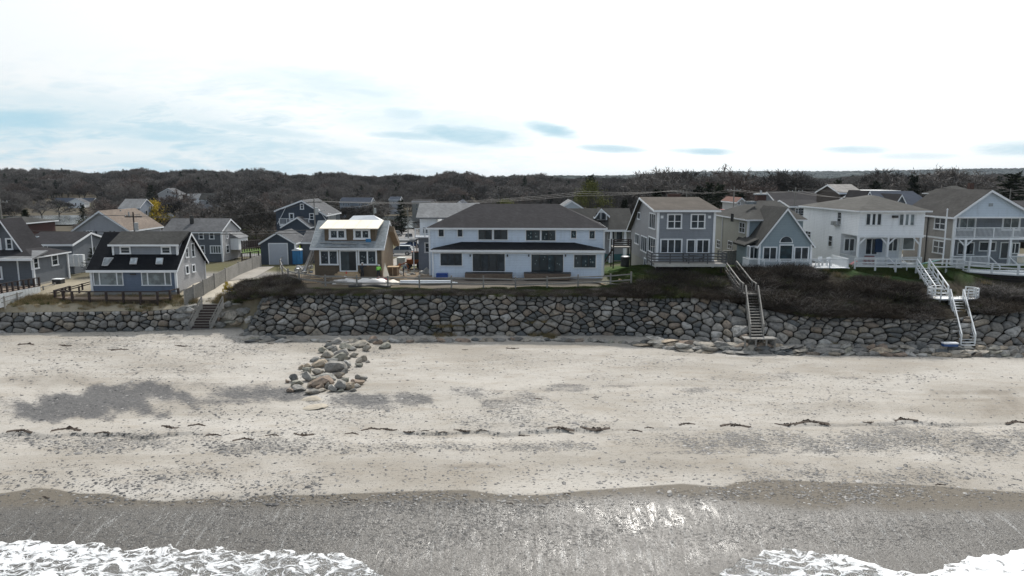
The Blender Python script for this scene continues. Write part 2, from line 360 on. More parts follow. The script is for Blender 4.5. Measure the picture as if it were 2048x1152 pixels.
def scatter(name, label, protos, P, rotz, scl, idx=None, tilt=None):
    """one stuff object: many copies of a few plants, placed by geometry nodes"""
    cn_ = bpy.data.collections.new(name+'_kinds')
    for i, me in enumerate(protos):
        cn_.objects.link(bpy.data.objects.new('%s_kind_%02d' % (name, i), me))
    n = len(P); me = bpy.data.meshes.new(name); me.vertices.add(n); me.vertices.foreach_set('co', np.asarray(P, np.float32).ravel())
    rot = np.zeros((n, 3), np.float32); rot[:, 2] = rotz
    if tilt is not None: rot[:, :2] = tilt
    a = me.attributes.new('rot', 'FLOAT_VECTOR', 'POINT'); a.data.foreach_set('vector', rot.ravel())
    s = np.asarray(scl, np.float32)
    if s.ndim == 1: s = np.repeat(s[:, None], 3, 1)
    a = me.attributes.new('scl', 'FLOAT_VECTOR', 'POINT'); a.data.foreach_set('vector', s.ravel())
    a = me.attributes.new('idx', 'INT', 'POINT'); a.data.foreach_set('value', (np.arange(n) % len(protos) if idx is None else idx).astype(np.int32))
    o = link(name, me, kind='stuff', label=label)
    ng = bpy.data.node_groups.new(name+'_nodes', 'GeometryNodeTree')
    ng.interface.new_socket('Geometry', in_out='INPUT', socket_type='NodeSocketGeometry'); ng.interface.new_socket('Geometry', in_out='OUTPUT', socket_type='NodeSocketGeometry')
    N = NT(ng); gi = N.new('NodeGroupInput'); go = N.new('NodeGroupOutput')
    m2p = N.new('GeometryNodeMeshToPoints'); iop = N.new('GeometryNodeInstanceOnPoints'); ci = N.new('GeometryNodeCollectionInfo')
    ci.inputs[0].default_value = cn_; ci.inputs[1].default_value = True; ci.inputs[2].default_value = True
    def na(nm, ty):
        q = N.new('GeometryNodeInputNamedAttribute', data_type=ty); q.inputs[0].default_value = nm; return q.outputs[0]
    e2r = N.new('FunctionNodeEulerToRotation'); N.l.new(na('rot', 'FLOAT_VECTOR'), e2r.inputs[0])
    N.l.new(gi.outputs[0], m2p.inputs[0]); N.l.new(m2p.outputs[0], iop.inputs['Points']); N.l.new(ci.outputs[0], iop.inputs['Instance'])
    iop.inputs['Pick Instance'].default_value = True; N.l.new(na('idx', 'INT'), iop.inputs['Instance Index'])
    N.l.new(e2r.outputs[0], iop.inputs['Rotation']); N.l.new(na('scl', 'FLOAT_VECTOR'), iop.inputs['Scale']); N.l.new(iop.outputs[0], go.inputs[0])
    md = o.modifiers.new('scatter', 'NODES'); md.node_group = ng
    return o
# ================================================================== BEACH
def P2(c, x): return np.interp(x, [p[0] for p in c], [p[1] for p in c])
WETL = [(-600, 985), (0, 987), (70, 976), (109, 979), (164, 987), (219, 988), (273, 1000), (336, 1003), (390, 998), (488, 999), (520, 991), (664, 989), (798, 983), (934, 979), (993, 989), (1079, 991), (1169, 981), (1286, 973), (1364, 967), (1446, 974), (1475, 964), (1526, 958), (1700, 966), (1850, 970), (1939, 978), (2048, 985), (2600, 990)]
SWASH = [(-600, 1012), (0, 1014), (300, 1012), (640, 1010), (798, 1002), (1012, 1002), (1071, 1008), (1141, 997), (1278, 988), (1364, 995), (1427, 993), (1481, 1004), (1537, 1009), (1621, 1018), (1680, 1018), (1705, 1007), (1749, 1013), (1778, 1020), (2048, 1022), (2600, 1024)]
FOAM = [(-600, 1075), (0, 1082), (90, 1080), (96, 1086), (150, 1082), (158, 1088), (210, 1087), (260, 1098), (300, 1097), (340, 1090), (370, 1099), (440, 1096), (520, 1105), (560, 1099), (640, 1104), (700, 1112), (735, 1125), (775, 1160), (900, 1195), (1300, 1200), (1420, 1165), (1480, 1118), (1530, 1102), (1600, 1097), (1690, 1112), (1760, 1130), (1820, 1146), (1862, 1149), (1885, 1128), (1960, 1112), (2048, 1097), (2600, 1060)]
def blobs(px, py, L, sharp=2.0):
    r = np.zeros_like(px)
    wob = .30*np.sin(px*.021+py*.06)+.24*np.sin(px*.053-py*.11+1)+.16*np.sin(px*.13+py*.05+2*np.sin(py*.09))+.12*np.sin(px*.31-py*.4)
    for (cx_, cy_, w, h, k) in L:
        q = ((px-cx_)/w)**2+((py-cy_)/h)**2
        r = np.maximum(r, k*np.clip((1.15+wob-q)*sharp*.5, 0, 1))
    return r
GRAVEL = [(520, 788, 160, 12, .9), (330, 770, 200, 8, .5), (740, 812, 160, 8, .6), (1040, 800, 60, 22, .5), (250, 740, 260, 8, .3), (1450, 905, 200, 5, .5), (170, 812, 210, 34, 1.2), (280, 790, 170, 26, 1.1), (60, 825, 90, 20, .8), (400, 800, 130, 12, .7), (480, 780, 75, 14, .8), (560, 792, 80, 18, .85), (700, 798, 130, 17, .9), (820, 800, 60, 15, .8), (960, 785, 70, 16, .65), (985, 805, 30, 14, .6), (1120, 776, 80, 9, .6),
          (1230, 772, 70, 4, .5), (1390, 780, 50, 6, .55), (1590, 752, 60, 8, .5), (1660, 757, 80, 6, .45), (1040, 850, 60, 14, .35), (250, 870, 330, 8, .25), (540, 905, 170, 5, .25), (1560, 903, 130, 7, .6), (1440, 893, 120, 5, .45), (1700, 896, 120, 5, .4), (1990, 895, 140, 12, .25), (420, 700, 260, 14, .2), (390, 680, 90, 16, .3),
          (920, 935, 30, 4, .5), (990, 925, 70, 3, .2), (2030, 915, 90, 10, .3)]
TANB = [(700, 945, 500, 26, .35), (1500, 940, 420, 24, .35), (300, 800, 380, 30, .25), (1250, 1000, 900, 14, .3), (110, 765, 120, 18, .7), (330, 775, 260, 16, .45), (1940, 785, 110, 6, .9), (2020, 815, 60, 24, .8), (1960, 800, 200, 4, .5), (1700, 815, 160, 22, .35), (480, 930, 260, 14, .3), (930, 932, 80, 6, .8), (100, 930, 260, 20, .25), (1780, 940, 300, 20, .25), (1250, 850, 500, 8, .2), (330, 740, 400, 12, .2)]
PEBB = [(230, 885, 330, 22, .9), (560, 893, 260, 20, .9), (1000, 893, 260, 12, .9), (1560, 885, 230, 26, 1.), (1860, 880, 280, 34, 1.), (1350, 880, 140, 20, .7), (700, 830, 400, 22, .35), (1060, 835, 180, 34, .55), (400, 690, 560, 30, .55), (1150, 725, 500, 26, .25), (1500, 800, 400, 50, .25), (350, 960, 400, 34, .4),
        (1100, 950, 500, 30, .16), (1750, 955, 300, 24, .55), (1650, 985, 380, 24, .6), (600, 1000, 700, 20, .45), (700, 1060, 800, 44, .45), (1650, 1060, 500, 40, .3), (900, 1010, 300, 30, .6), (560, 870, 500, 18, .35), (1600, 755, 500, 12, .35), (300, 740, 400, 30, .3), (620, 720, 140, 50, .2), (420, 830, 60, 30, .4)]
def beach_masks(X, Y, Z):
    px, py = proj(X, Y, Z)
    wet = 1/(1+np.exp(-(py-P2(WETL, px))/1.6)); film = 1/(1+np.exp(-(py-P2(SWASH, px))/3.5))
    g = blobs(px, py, GRAVEL, 1.9); t = blobs(px, py, TANB, 1.3); p = blobs(px, py, PEBB, 1.5)
    return wet, film, g, t, np.maximum(p, g*.6)
Xc = np.concatenate([np.arange(-400, -72, 12.), np.arange(-72, 72.01, .3), np.arange(84, 401, 12.)])
def control_sheet(name, segs, xs, shift=0.):
    """segs: (index a, index b, rows) between successive control lines of the terrain profile"""
    Ys, Zs = controls(xs); rows = []
    for a, b, n in segs:
        for k in range(n): rows.append(Ys[a]+(Ys[b]-Ys[a])*k/n)
    rows.append(Ys[segs[-1][1]]); Yg = np.stack(rows); Xg = np.repeat(xs[None], len(rows), 0)
    return Xg, Yg
def grid_faces(nr, nc):
    i = np.arange(nr*nc).reshape(nr, nc)
    return np.stack([i[:-1, :-1], i[:-1, 1:], i[1:, 1:], i[1:, :-1]], -1).reshape(-1, 4)
Xg, Yg = control_sheet('beach', [(0, 1, 6), (1, 2, 12), (2, 3, 50), (3, 4, 70), (4, 5, 70), (5, 6, 50), (6, 7, 6)], Xc)
Yl = Yg[-1]+.5; Xg = np.vstack([Xg, Xg[-1]]); Yg = np.vstack([Yg, Yl]); Zg = zg(Xg, Yg); Zg[-1] = Zg[-2]
me = npmesh('beach', np.stack([Xg, Yg, Zg], -1).reshape(-1, 3), grid_faces(*Xg.shape), [])
wet, film, grav, tanb, peb = beach_masks(Xg.ravel(), Yg.ravel(), Zg.ravel())
SHEEN = [(1310, 1036, 230, 42, 1.), (1150, 1090, 460, 90, .6), (600, 1050, 500, 40, .25), (1180, 1020, 60, 16, .8), (1700, 1040, 120, 22, .6), (1960, 1035, 140, 16, .45), (1000, 1020, 80, 16, .5), (900, 1100, 300, 50, .35), (760, 1030, 90, 30, .4)]
px_, py_ = proj(Xg.ravel(), Yg.ravel(), Zg.ravel()); attr(me, 'sheen', blobs(px_, py_, SHEEN, 1.5))
for k, v in dict(wet=wet, film=film, grav=grav, tan=tanb, peb=peb).items(): attr(me, k, v)
m, N, b = newmat('beach_sand')
def A(N, nm):
    a = N.new('ShaderNodeAttribute', attribute_name=nm); return a.outputs['Fac']
g = N.new('ShaderNodeNewGeometry'); P = g.outputs['Position']
PS = N.scalev(P, .35, 1, 1)
nL = N.noise(PS, .22, 5, .6, .4); nM = N.noise(PS, 1.5, 4, .6); nF = N.noise(P, 9., 4, .7); nP = N.noise(P, 24, 2, .6); nS = N.noise(N.scalev(P, .6, 1, 1), 6.5, 4, .8)
sand = N.mix(N.ramp(nL, .3, .7), (.30, .275, .24), (.425, .402, .368))
sand = N.mix(N.m('MULTIPLY', N.ramp(nM, .45, .75), .4), sand, (.275, .235, .185))
sand = N.mix(N.m('MULTIPLY', A(N, 'tan'), .75), sand, (.15, .125, .095))
gm = N.m('MULTIPLY', N.ramp(N.m('ADD', A(N, 'grav'), N.m('ADD', N.m('MULTIPLY', N.m('SUBTRACT', nM, .5), .9), N.m('MULTIPLY', N.m('SUBTRACT', nS, .5), 1.1))), .2, .95), N.m('ADD', .55, N.m('MULTIPLY', nF, .6)))
sand = N.mix(gm, sand, N.mix(nF, (.045, .046, .050), (.15, .15, .155)))
sp = N.ramp(N.m('ADD', nS, N.m('MULTIPLY', A(N, 'peb'), .16)), .60, .66)     # unresolved pebbles
sand = N.mix(N.m('MULTIPLY', sp, .6), sand, (.085, .085, .087))
sand = N.mix(N.m('MULTIPLY', N.ramp(nP, .60, .70), .5), sand, (.12, .11, .10))
wetn = N.ramp(N.m('ADD', A(N, 'wet'), N.m('MULTIPLY', N.m('SUBTRACT', nM, .5), .5)), .25, .75)
wc = N.mix(A(N, 'film'), (.135, .118, .095), N.mix(N.ramp(nP, .35, .65), (.026, .023, .020), (.115, .104, .090)))
sand = N.mix(wetn, sand, N.mix(N.m('MULTIPLY', sp, .7), wc, (.05, .05, .05)))
# pale run-off streaks in the wet film, in lines that run down the slope
st = N.noise(N.scalev(P, 2.2, .22, 1), 2.0, 6, .75, .6); fr = N.m('MULTIPLY', N.m('MULTIPLY', A(N, 'film'), N.ramp(N.m('ADD', N.m('MULTIPLY', st, .6), N.m('MULTIPLY', nP, .5)), .615, .68)), .75)
sand = N.mix(fr, sand, (.40, .40, .39))
N.l.new(sand, b.inputs['Base Color'])
flow = N.noise(N.scalev(P, 2.4, .5, 1), 1.3, 4, .65, .8); shn = N.m('MULTIPLY', A(N, 'sheen'), N.ramp(N.m('ADD', flow, N.m('MULTIPLY', A(N, 'sheen'), .10)), .36, .74))
rg = N.m('SUBTRACT', .9, N.m('MULTIPLY', wetn, .32)); rg = N.m('SUBTRACT', rg, N.m('MULTIPLY', A(N, 'film'), N.m('ADD', .18, N.m('MULTIPLY', N.ramp(nL, .4, .6), .10)))); rg = N.m('SUBTRACT', rg, N.m('MULTIPLY', shn, .15), clamp=True); N.l.new(rg, b.inputs['Roughness'])
N.l.new(N.m('ADD', N.m('ADD', .12, N.m('MULTIPLY', A(N, 'film'), .26)), N.m('MULTIPLY', shn, .35)), b.inputs['Specular IOR Level'])
bh = N.m('ADD', N.m('ADD', N.m('MULTIPLY', nF, .5), N.m('MULTIPLY', nM, .8)), N.m('ADD', N.m('MULTIPLY', nP, .25), N.m('MULTIPLY', sp, .4)))
bh = N.m('MULTIPLY', bh, N.m('SUBTRACT', 1, N.m('MULTIPLY', shn, .50)))
bump(N, b, bh, .6, .10)
me.materials.append(m); beach = link('beach', me, kind='structure')
# ------------------------------------------------------------------ sea: thin swash sheet with foam, then open water behind the camera
xs = np.concatenate([np.arange(-600, -60, 30.), np.arange(-60, 60.01, .25), np.arange(90, 601, 30.)])
edge = []
for x in xs:
    Yt = np.arange(20, 40, .05); pxx, pyy = proj(np.full_like(Yt, x), Yt, zg(np.full_like(Yt, x), Yt)+.02)
    k = np.nonzero(pyy > P2(FOAM, pxx))[0]; edge.append((Yt[k[-1]] if len(k) else 20.)+.10*math.sin(x*2.1)+.08*math.sin(x*5.3+1)+.06*math.sin(x*11.7+math.sin(x*3))+rng.normal(0, .02))
edge = np.array(edge); fr_ = np.concatenate([[0, .004, .02], np.linspace(.05, 1, 90)**1.0])
rows = []
for t in fr_: rows.append(edge-(edge-18)*t)
for Yo in (12, 5, -10, -40, -120, -400, -1500): rows.append(np.full_like(xs, Yo))
Yw = np.stack(rows); Xw = np.repeat(xs[None], len(rows), 0)
Zw = np.maximum(zg(Xw, Yw)+.05, .12)+.03*np.sin(Xw*.8+Yw*1.7)*np.sin(Yw*.9-Xw*.3)
Zw[0] = zg(Xw[0], Yw[0])-.01; Zw[1] = zg(Xw[1], Yw[1])+.04
fo = np.clip((Yw-8)/14, 0, 1)*np.interp(Xw, [-60, -22, -12, -6, 10, 14, 20, 24, 60], [.74, .60, .50, .43, .43, .56, .72, 1.1, 1.15])
me = npmesh('sea', np.stack([Xw, Yw, Zw], -1).reshape(-1, 3), grid_faces(*Xw.shape)[:, ::-1], [])
attr(me, 'foam', fo); attr(me, 'edge', np.repeat(np.exp(-np.arange(len(rows))/7.)[:, None], len(xs), 1))
m, N, b = newmat('foaming_seawater')
g = N.new('ShaderNodeNewGeometry'); P = g.outputs['Position']
wv = N.new('ShaderNodeTexNoise'); N.l.new(P, wv.inputs[0]); wv.inputs['Scale'].default_value = .9; wv.inputs['Detail'].default_value = 3
off = N.new('ShaderNodeVectorMath', operation='MULTIPLY_ADD'); N.l.new(wv.outputs['Color'], off.inputs[0]); off.inputs[1].default_value = (1.5, 1.1, 0); N.l.new(P, off.inputs[2])
def cells(scale, vec):
    v = N.new('ShaderNodeTexVoronoi', feature='DISTANCE_TO_EDGE'); N.l.new(vec, v.inputs['Vector']); v.inputs['Scale'].default_value = scale; return v.outputs['Distance']
sk = N.scalev(off.outputs[0], .8, 1.5, 1)
c1 = cells(1.25, sk); c2 = cells(3.4, sk); n9 = N.noise(sk, 1.3, 6, .72, 1.2)
net = N.m('MINIMUM', N.m('MULTIPLY', c1, 1.1), N.m('MULTIPLY', c2, 2.4))
fv = N.m('SUBTRACT', N.m('ADD', A(N, 'foam'), N.m('MULTIPLY', N.m('SUBTRACT', n9, .5), 1.9)), N.m('MULTIPLY', net, 1.35))
fv = N.m('ADD', fv, N.m('MULTIPLY', A(N, 'edge'), .08)); fm = N.m('MULTIPLY', N.ramp(fv, .26, .56), N.ramp(N.m('ADD', N.noise(P, 30, 3, .7), fv), .55, 1.0))
water = N.mix(N.noise(P, 24, 2, .7), (.035, .033, .030), (.10, .095, .086))
N.l.new(N.mix(fm, water, (.70, .71, .72)), b.inputs['Base Color']); N.l.new(N.m('ADD', .22, N.m('MULTIPLY', fm, .5)), b.inputs['Roughness'])
bump(N, b, N.m('ADD', N.m('MULTIPLY', fm, .8), N.noise(P, 12, 4, .7)), .6, .07)
me.materials.append(m); sea = link('sea', me, kind='structure')
# ------------------------------------------------------------------ cobbles lying loose on the beach
def ico(sub=1):
    bm = bmesh.new(); bmesh.ops.create_icosphere(bm, subdivisions=sub, radius=1)
    V = np.array([v.co[:] for v in bm.verts]); F = np.array([[v.index for v in f.verts] for f in bm.faces]); bm.free(); return V, F
OV = np.array([(1, 0, 0), (.3, .95, 0), (-.8, .6, 0), (-.8, -.6, 0), (.3, -.95, 0), (.1, 0, .8), (0, 0, -.8)], float)
OF = np.array([(i, (i+1) % 5, 5) for i in range(5)])
OV2, OF2 = OV[:6], OF
n = 620000; sx_ = rng.uniform(-200, 2250, n); sy_ = 660+rng.random(n)**.8*480
dd = np.stack([(sx_-1024)/FPX, CP+(576-sy_)/FPX*SP, -SP+(576-sy_)/FPX*CP], -1)
Yb = np.full(n, 40.)
for _ in range(12):
    Xb = dd[:, 0]/dd[:, 1]*Yb; Zb = zg(Xb, Yb); Yb = .5*Yb+.5*(Zb-CAMZ)/dd[:, 2]*dd[:, 1]
Xb = dd[:, 0]/dd[:, 1]*Yb; Zb = zg(Xb, Yb)
d_ = blobs(sx_, sy_, PEBB, 1.2)*.40+blobs(sx_, sy_, GRAVEL, 1.2)*.16+.02
clump = .5+.5*np.sin(Xb*1.3+np.sin(Yb*2.1)*1.5)*np.sin(Yb*1.7+np.sin(Xb*.7)*2); d_ *= .5+.9*clump
keep = (rng.random(n) < d_*.55) & (Yb < np.interp(Xb, L_contact[0], L_contact[1])-.6) & (sy_ < P2(FOAM, sx_)-2) & (Yb > 27)
Xb, Yb, Zb, sy_ = Xb[keep], Yb[keep], Zb[keep], sy_[keep]; n = len(Xb)
s_ = .032+.085*rng.random(n)**2.4; s_ *= np.where(Yb > 50, 1.15, 1.0); a_ = rng.uniform(0, 6.28, n); el_ = rng.uniform(.55, 1, n)
s_[rng.random(n) < .012] *= 2.0; s_ *= np.where(sy_ > 1012, .55, 1.)
V = OV2[None]*np.stack([s_*1.25, s_*el_, s_*.55], -1)[:, None]; c_, q_ = np.cos(a_)[:, None], np.sin(a_)[:, None]
V = np.stack([V[..., 0]*c_-V[..., 1]*q_+Xb[:, None], V[..., 0]*q_+V[..., 1]*c_+Yb[:, None], V[..., 2]+Zb[:, None]+(s_*.05)[:, None]], -1)
F = OF2[None]+(np.arange(n)*6)[:, None, None]
me = npmesh('beach_cobbles', V.reshape(-1, 3), F.reshape(-1, 3), [])
tone = rng.choice([0, .15, .3, .5, .9], n, p=[.3, .3, .2, .13, .07]); cattr(me, 'tone', np.repeat(np.stack([.022+.26*tone, .022+.25*tone, .024+.235*tone], -1), 6, 0))
m, N, b = newmat('cobble_stone'); a = N.new('ShaderNodeAttribute', attribute_name='tone'); N.l.new(a.outputs['Color'], b.inputs['Base Color']); b.inputs['Roughness'].default_value = .6
me.materials.append(m); print('cobbles', n); link('beach_cobbles', me, kind='stuff', label='scattered dark and pale cobbles lying on the sand')
# ================================================================== LAND
def near_land():
    xs = np.concatenate([np.arange(-600, -90, 20.), np.arange(-90, 90.01, .6), np.arange(110, 601, 20.)])
    X, Y = control_sheet('ground', [(7, 8, 5), (8, 9, 12), (9, 10, 14), (10, 11, 24), (11, 12, 20), (12, 13, 20), (13, 14, 30)], xs)
    Z = zg(X, Y); k = 5
    Y[:k+1] += np.linspace(.35, .5, k+1)[:, None]; Z[:k] -= .02
    return X, Y, Z
X, Y, Z = near_land(); px, py = proj(X, Y, Z); px = px.ravel(); py = py.ravel(); xr, yr = X.ravel(), Y.ravel()
C = np.tile(np.array([.10, .09, .06]), (len(px), 1))
def paint(mask, c): 
    global C
    mk = np.clip(mask, 0, 1)[:, None]; C = C*(1-mk)+np.array(c)*mk
def bx(x0, x1, y0, y1, s=6.): 
    sg = lambda t: 1/(1+np.exp(-np.clip(t, -30, 30)))
    return sg((px-x0)/s)*sg((x1-px)/s)*sg((py-y0)/(s*.35))*sg((y1-py)/(s*.35))
def wd(x0, x1, y0, y1, s=.8):
    sg = lambda t: 1/(1+np.exp(-np.clip(t, -30, 30)))
    return sg((xr-x0)/s)*sg((x1-xr)/s)*sg((yr-y0)/s)*sg((y1-yr)/s)
paint(bx(-2000, 4000, 300, 470), (.085, .08, .05))
paint(wd(-600, -28, 60, 84), (.30, .265, .20)); paint(bx(-200, 360, 592, 608), (.16, .135, .08))
paint(bx(372, 470, 560, 640, 4)*wd(-60, -20, 60, 90), (.45, .41, .34))
GP = [(392, 612, 12), (415, 590, 12), (440, 575, 12), (480, 558, 12), (520, 545, 9)]
for a_, b_, w_ in GP: paint(np.exp(-(((px-a_)/26)**2+((py-b_)/9)**2)**2), (.45, .41, .34))
paint(wd(-52, -27, 84, 92), (.20, .19, .18))
paint(wd(-45, -18, 92, 103), (.10, .095, .05)); paint(wd(-52, -32, 118, 150), (.07, .11, .03)); paint(bx(470, 530, 478, 496), (.06, .12, .02))
paint(wd(-26, 12, 74.5, 96), (.155, .125, .095)); paint(wd(-14, -6, 82, 100), (.22, .17, .12))
paint(wd(-24, 14, 72.6, 75.2, .3), (.045, .07, .02)); paint(wd(-10, 13, 75, 80), (.17, .15, .13))
paint(wd(11, 18, 74, 96), (.045, .075, .02)); paint(wd(12, 24, 100, 125), (.07, .11, .03)); paint(wd(12, 19, 84, 90), (.055, .11, .02))
paint(wd(-16, -8, 97, 102), (.055, .11, .02)); paint(wd(-30, -8, 150, 175, 3), (.07, .11, .03)); paint(wd(-40, 10, 176, 205, 4), (.07, .105, .03))
paint(wd(14, 600, 64, 76.3, .5), (.035, .03, .022)); paint(bx(1480, 1525, 528, 552), (.03, .06, .015)); paint(bx(1690, 1945, 534, 562, 4), (.025, .05, .014)); paint(wd(17, 90, 76.6, 82, .4), (.035, .06, .018))
me = npmesh('ground', np.stack([X, Y, Z], -1).reshape(-1, 3), grid_faces(*X.shape), []); cattr(me, 'lc', C)
def land_mat(name):
    m, N, b = newmat(name); a = N.new('ShaderNodeAttribute', attribute_name='lc'); g = N.new('ShaderNodeNewGeometry'); P = g.outputs['Position']
    n1 = N.noise(P, .7, 5, .65); n2 = N.noise(P, 6, 4, .7)
    f = N.m('ADD', .45, N.m('MULTIPLY', N.m('ADD', n1, n2), .55))
    sc_ = N.new('ShaderNodeVectorMath', operation='SCALE'); N.l.new(a.outputs['Color'], sc_.inputs[0]); N.l.new(f, sc_.inputs['Scale'])
    cc = N.mix(N.m('MULTIPLY', N.ramp(n1, .52, .68), .3), sc_.outputs[0], (.13, .11, .075))
    N.l.new(cc, b.inputs['Base Color']); b.inputs['Roughness'].default_value = .95; b.inputs['Specular IOR Level'].default_value = .1
    bump(N, b, n2, .6, .1); return m
lm_ = land_mat('land_surface'); me.materials.append(lm_); link('ground', me, kind='structure')
yr_ = np.concatenate([np.linspace(196, 420, 40), np.geomspace(430, 1400, 50), np.geomspace(1450, 12000, 70)]); ur = np.linspace(-1.6, 1.6, 240)
Yf = np.repeat(yr_[:, None], len(ur), 1); Xf = ur[None]*np.maximum(Yf, 260)
Zf = far_z(Xf, Yf)-.06
bumps = np.zeros_like(Zf); rr = rng.random(Zf.shape)
bumps = np.interp(Yf, [1300, 2600], [0, 1])*(rr*9+3*np.sin(Xf*.013)); Zf = Zf+bumps
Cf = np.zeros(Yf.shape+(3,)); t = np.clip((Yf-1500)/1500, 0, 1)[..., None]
Cf[:] = (1-t)*np.array([.075, .065, .048])+t*np.array([.034, .042, .042])  # far slopes tinted blue-grey, distance haze painted into the ground colour
me = npmesh('hills', np.stack([Xf, Yf, Zf], -1).reshape(-1, 3), grid_faces(*Xf.shape), []); cattr(me, 'lc', Cf.reshape(-1, 3)); me.materials.append(lm_); link('hills', me, kind='structure')
m, N, b = newmat('river_water'); b.inputs['Base Color'].default_value = (.04, .05, .055, 1); b.inputs['Roughness'].default_value = .12
g = N.new('ShaderNodeNewGeometry'); bump(N, b, N.noise(N.scalev(g.outputs['Position'], 1, .4, 1), .8, 4, .6), .35, .3)
RV = []
xs = np.linspace(-420, 120, 60); top = 338+10*np.sin(xs*.03); bot = 268+9*np.sin(xs*.05+1)+np.interp(xs, [-250, -120, -60], [14, 0, -16])
mb = MB(); k = len(xs); mb.v = [(x, y, 1.35) for x, y in zip(xs, bot)]+[(x, y, 1.35) for x, y in zip(xs, top)]; mb.f = [(i, i+1, i+1+k, i+k) for i in range(k-1)]
mb.build('river', m, kind='structure')
def drape(name, pts, w, mat, dz=.03, n=24, **p):
    P_ = [Vector(q) for q in pts]; segl = [0]
    for a, b_ in zip(P_[:-1], P_[1:]): segl.append(segl[-1]+(b_-a).length)
    ts = np.linspace(0, segl[-1], n); xs = np.interp(ts, segl, [q.x for q in P_]); ys = np.interp(ts, segl, [q.y for q in P_]); mb = MB()
    dx = np.gradient(xs); dy = np.gradient(ys); L = np.hypot(dx, dy); nx, ny = -dy/L, dx/L
    for i in range(n):
        for s in (-1, -.33, .33, 1):
            x, y = xs[i]+nx[i]*w/2*s, ys[i]+ny[i]*w/2*s; mb.v.append((x, y, float(ground_z([x], [y])[0])+dz))
    mb.f = [(4*i+j, 4*i+j+1, 4*i+j+5, 4*i+j+4) for i in range(n-1) for j in range(3)]
    o = mb.build(name, mat, kind='structure')
    for k_, v in p.items(): o[k_] = v
asph = M('asphalt', (.16, .155, .15), .9, .2, 2)
drape('road', [(-300, 122, 0), (-60, 118, 0), (60, 117, 0), (300, 118, 0)], 7, asph, .05, 120)
drape('side_road', [(-16.5, 121, 0), (-19, 140, 0), (-26, 170, 0), (-34, 240, 0)], 8, asph, .09, 40)
drape('driveway', [(-15, 98, 0), (-15, 118, 0)], 7, M('pale_gravel', (.27, .25, .22), .95, .2, 3), .07, 16)
drape('garage_drive', [(-36, 98, 0), (-34, 84.5, 0), (-40, 84, 0)], 5, M('pale_gravel', (.27, .25, .22)), .06, 16)
# ================================================================== STONE WALLS
stones = stone_mat('granite_boulder', [(.22, .212, .20), (.27, .257, .237), (.15, .146, .14), (.30, .285, .26), (.20, .19, .172), (.36, .352, .335), (.22, .18, .145), (.10, .107, .11), (.27, .235, .19), (.205, .20, .19), (.17, .166, .16), (.25, .238, .22)])
stones2 = stone_mat('weathered_boulder', [(.33, .30, .255), (.30, .29, .265), (.24, .232, .218), (.40, .33, .25), (.27, .262, .22), (.37, .355, .33), (.27, .205, .16), (.21, .21, .20)])
coreM = M('packed_rubble', (.035, .033, .03), .95, .3, 5)
def clip_poly(poly, nx, ny, d):
    out = []
    for i in range(len(poly)):
        a, b_ = poly[i], poly[(i+1) % len(poly)]; da, db = a[0]*nx+a[1]*ny-d, b_[0]*nx+b_[1]*ny-d
        if da <= 0: out.append(a)
        if da*db < 0:
            t = da/(da-db); out.append((a[0]+(b_[0]-a[0])*t, a[1]+(b_[1]-a[1])*t))
    return out
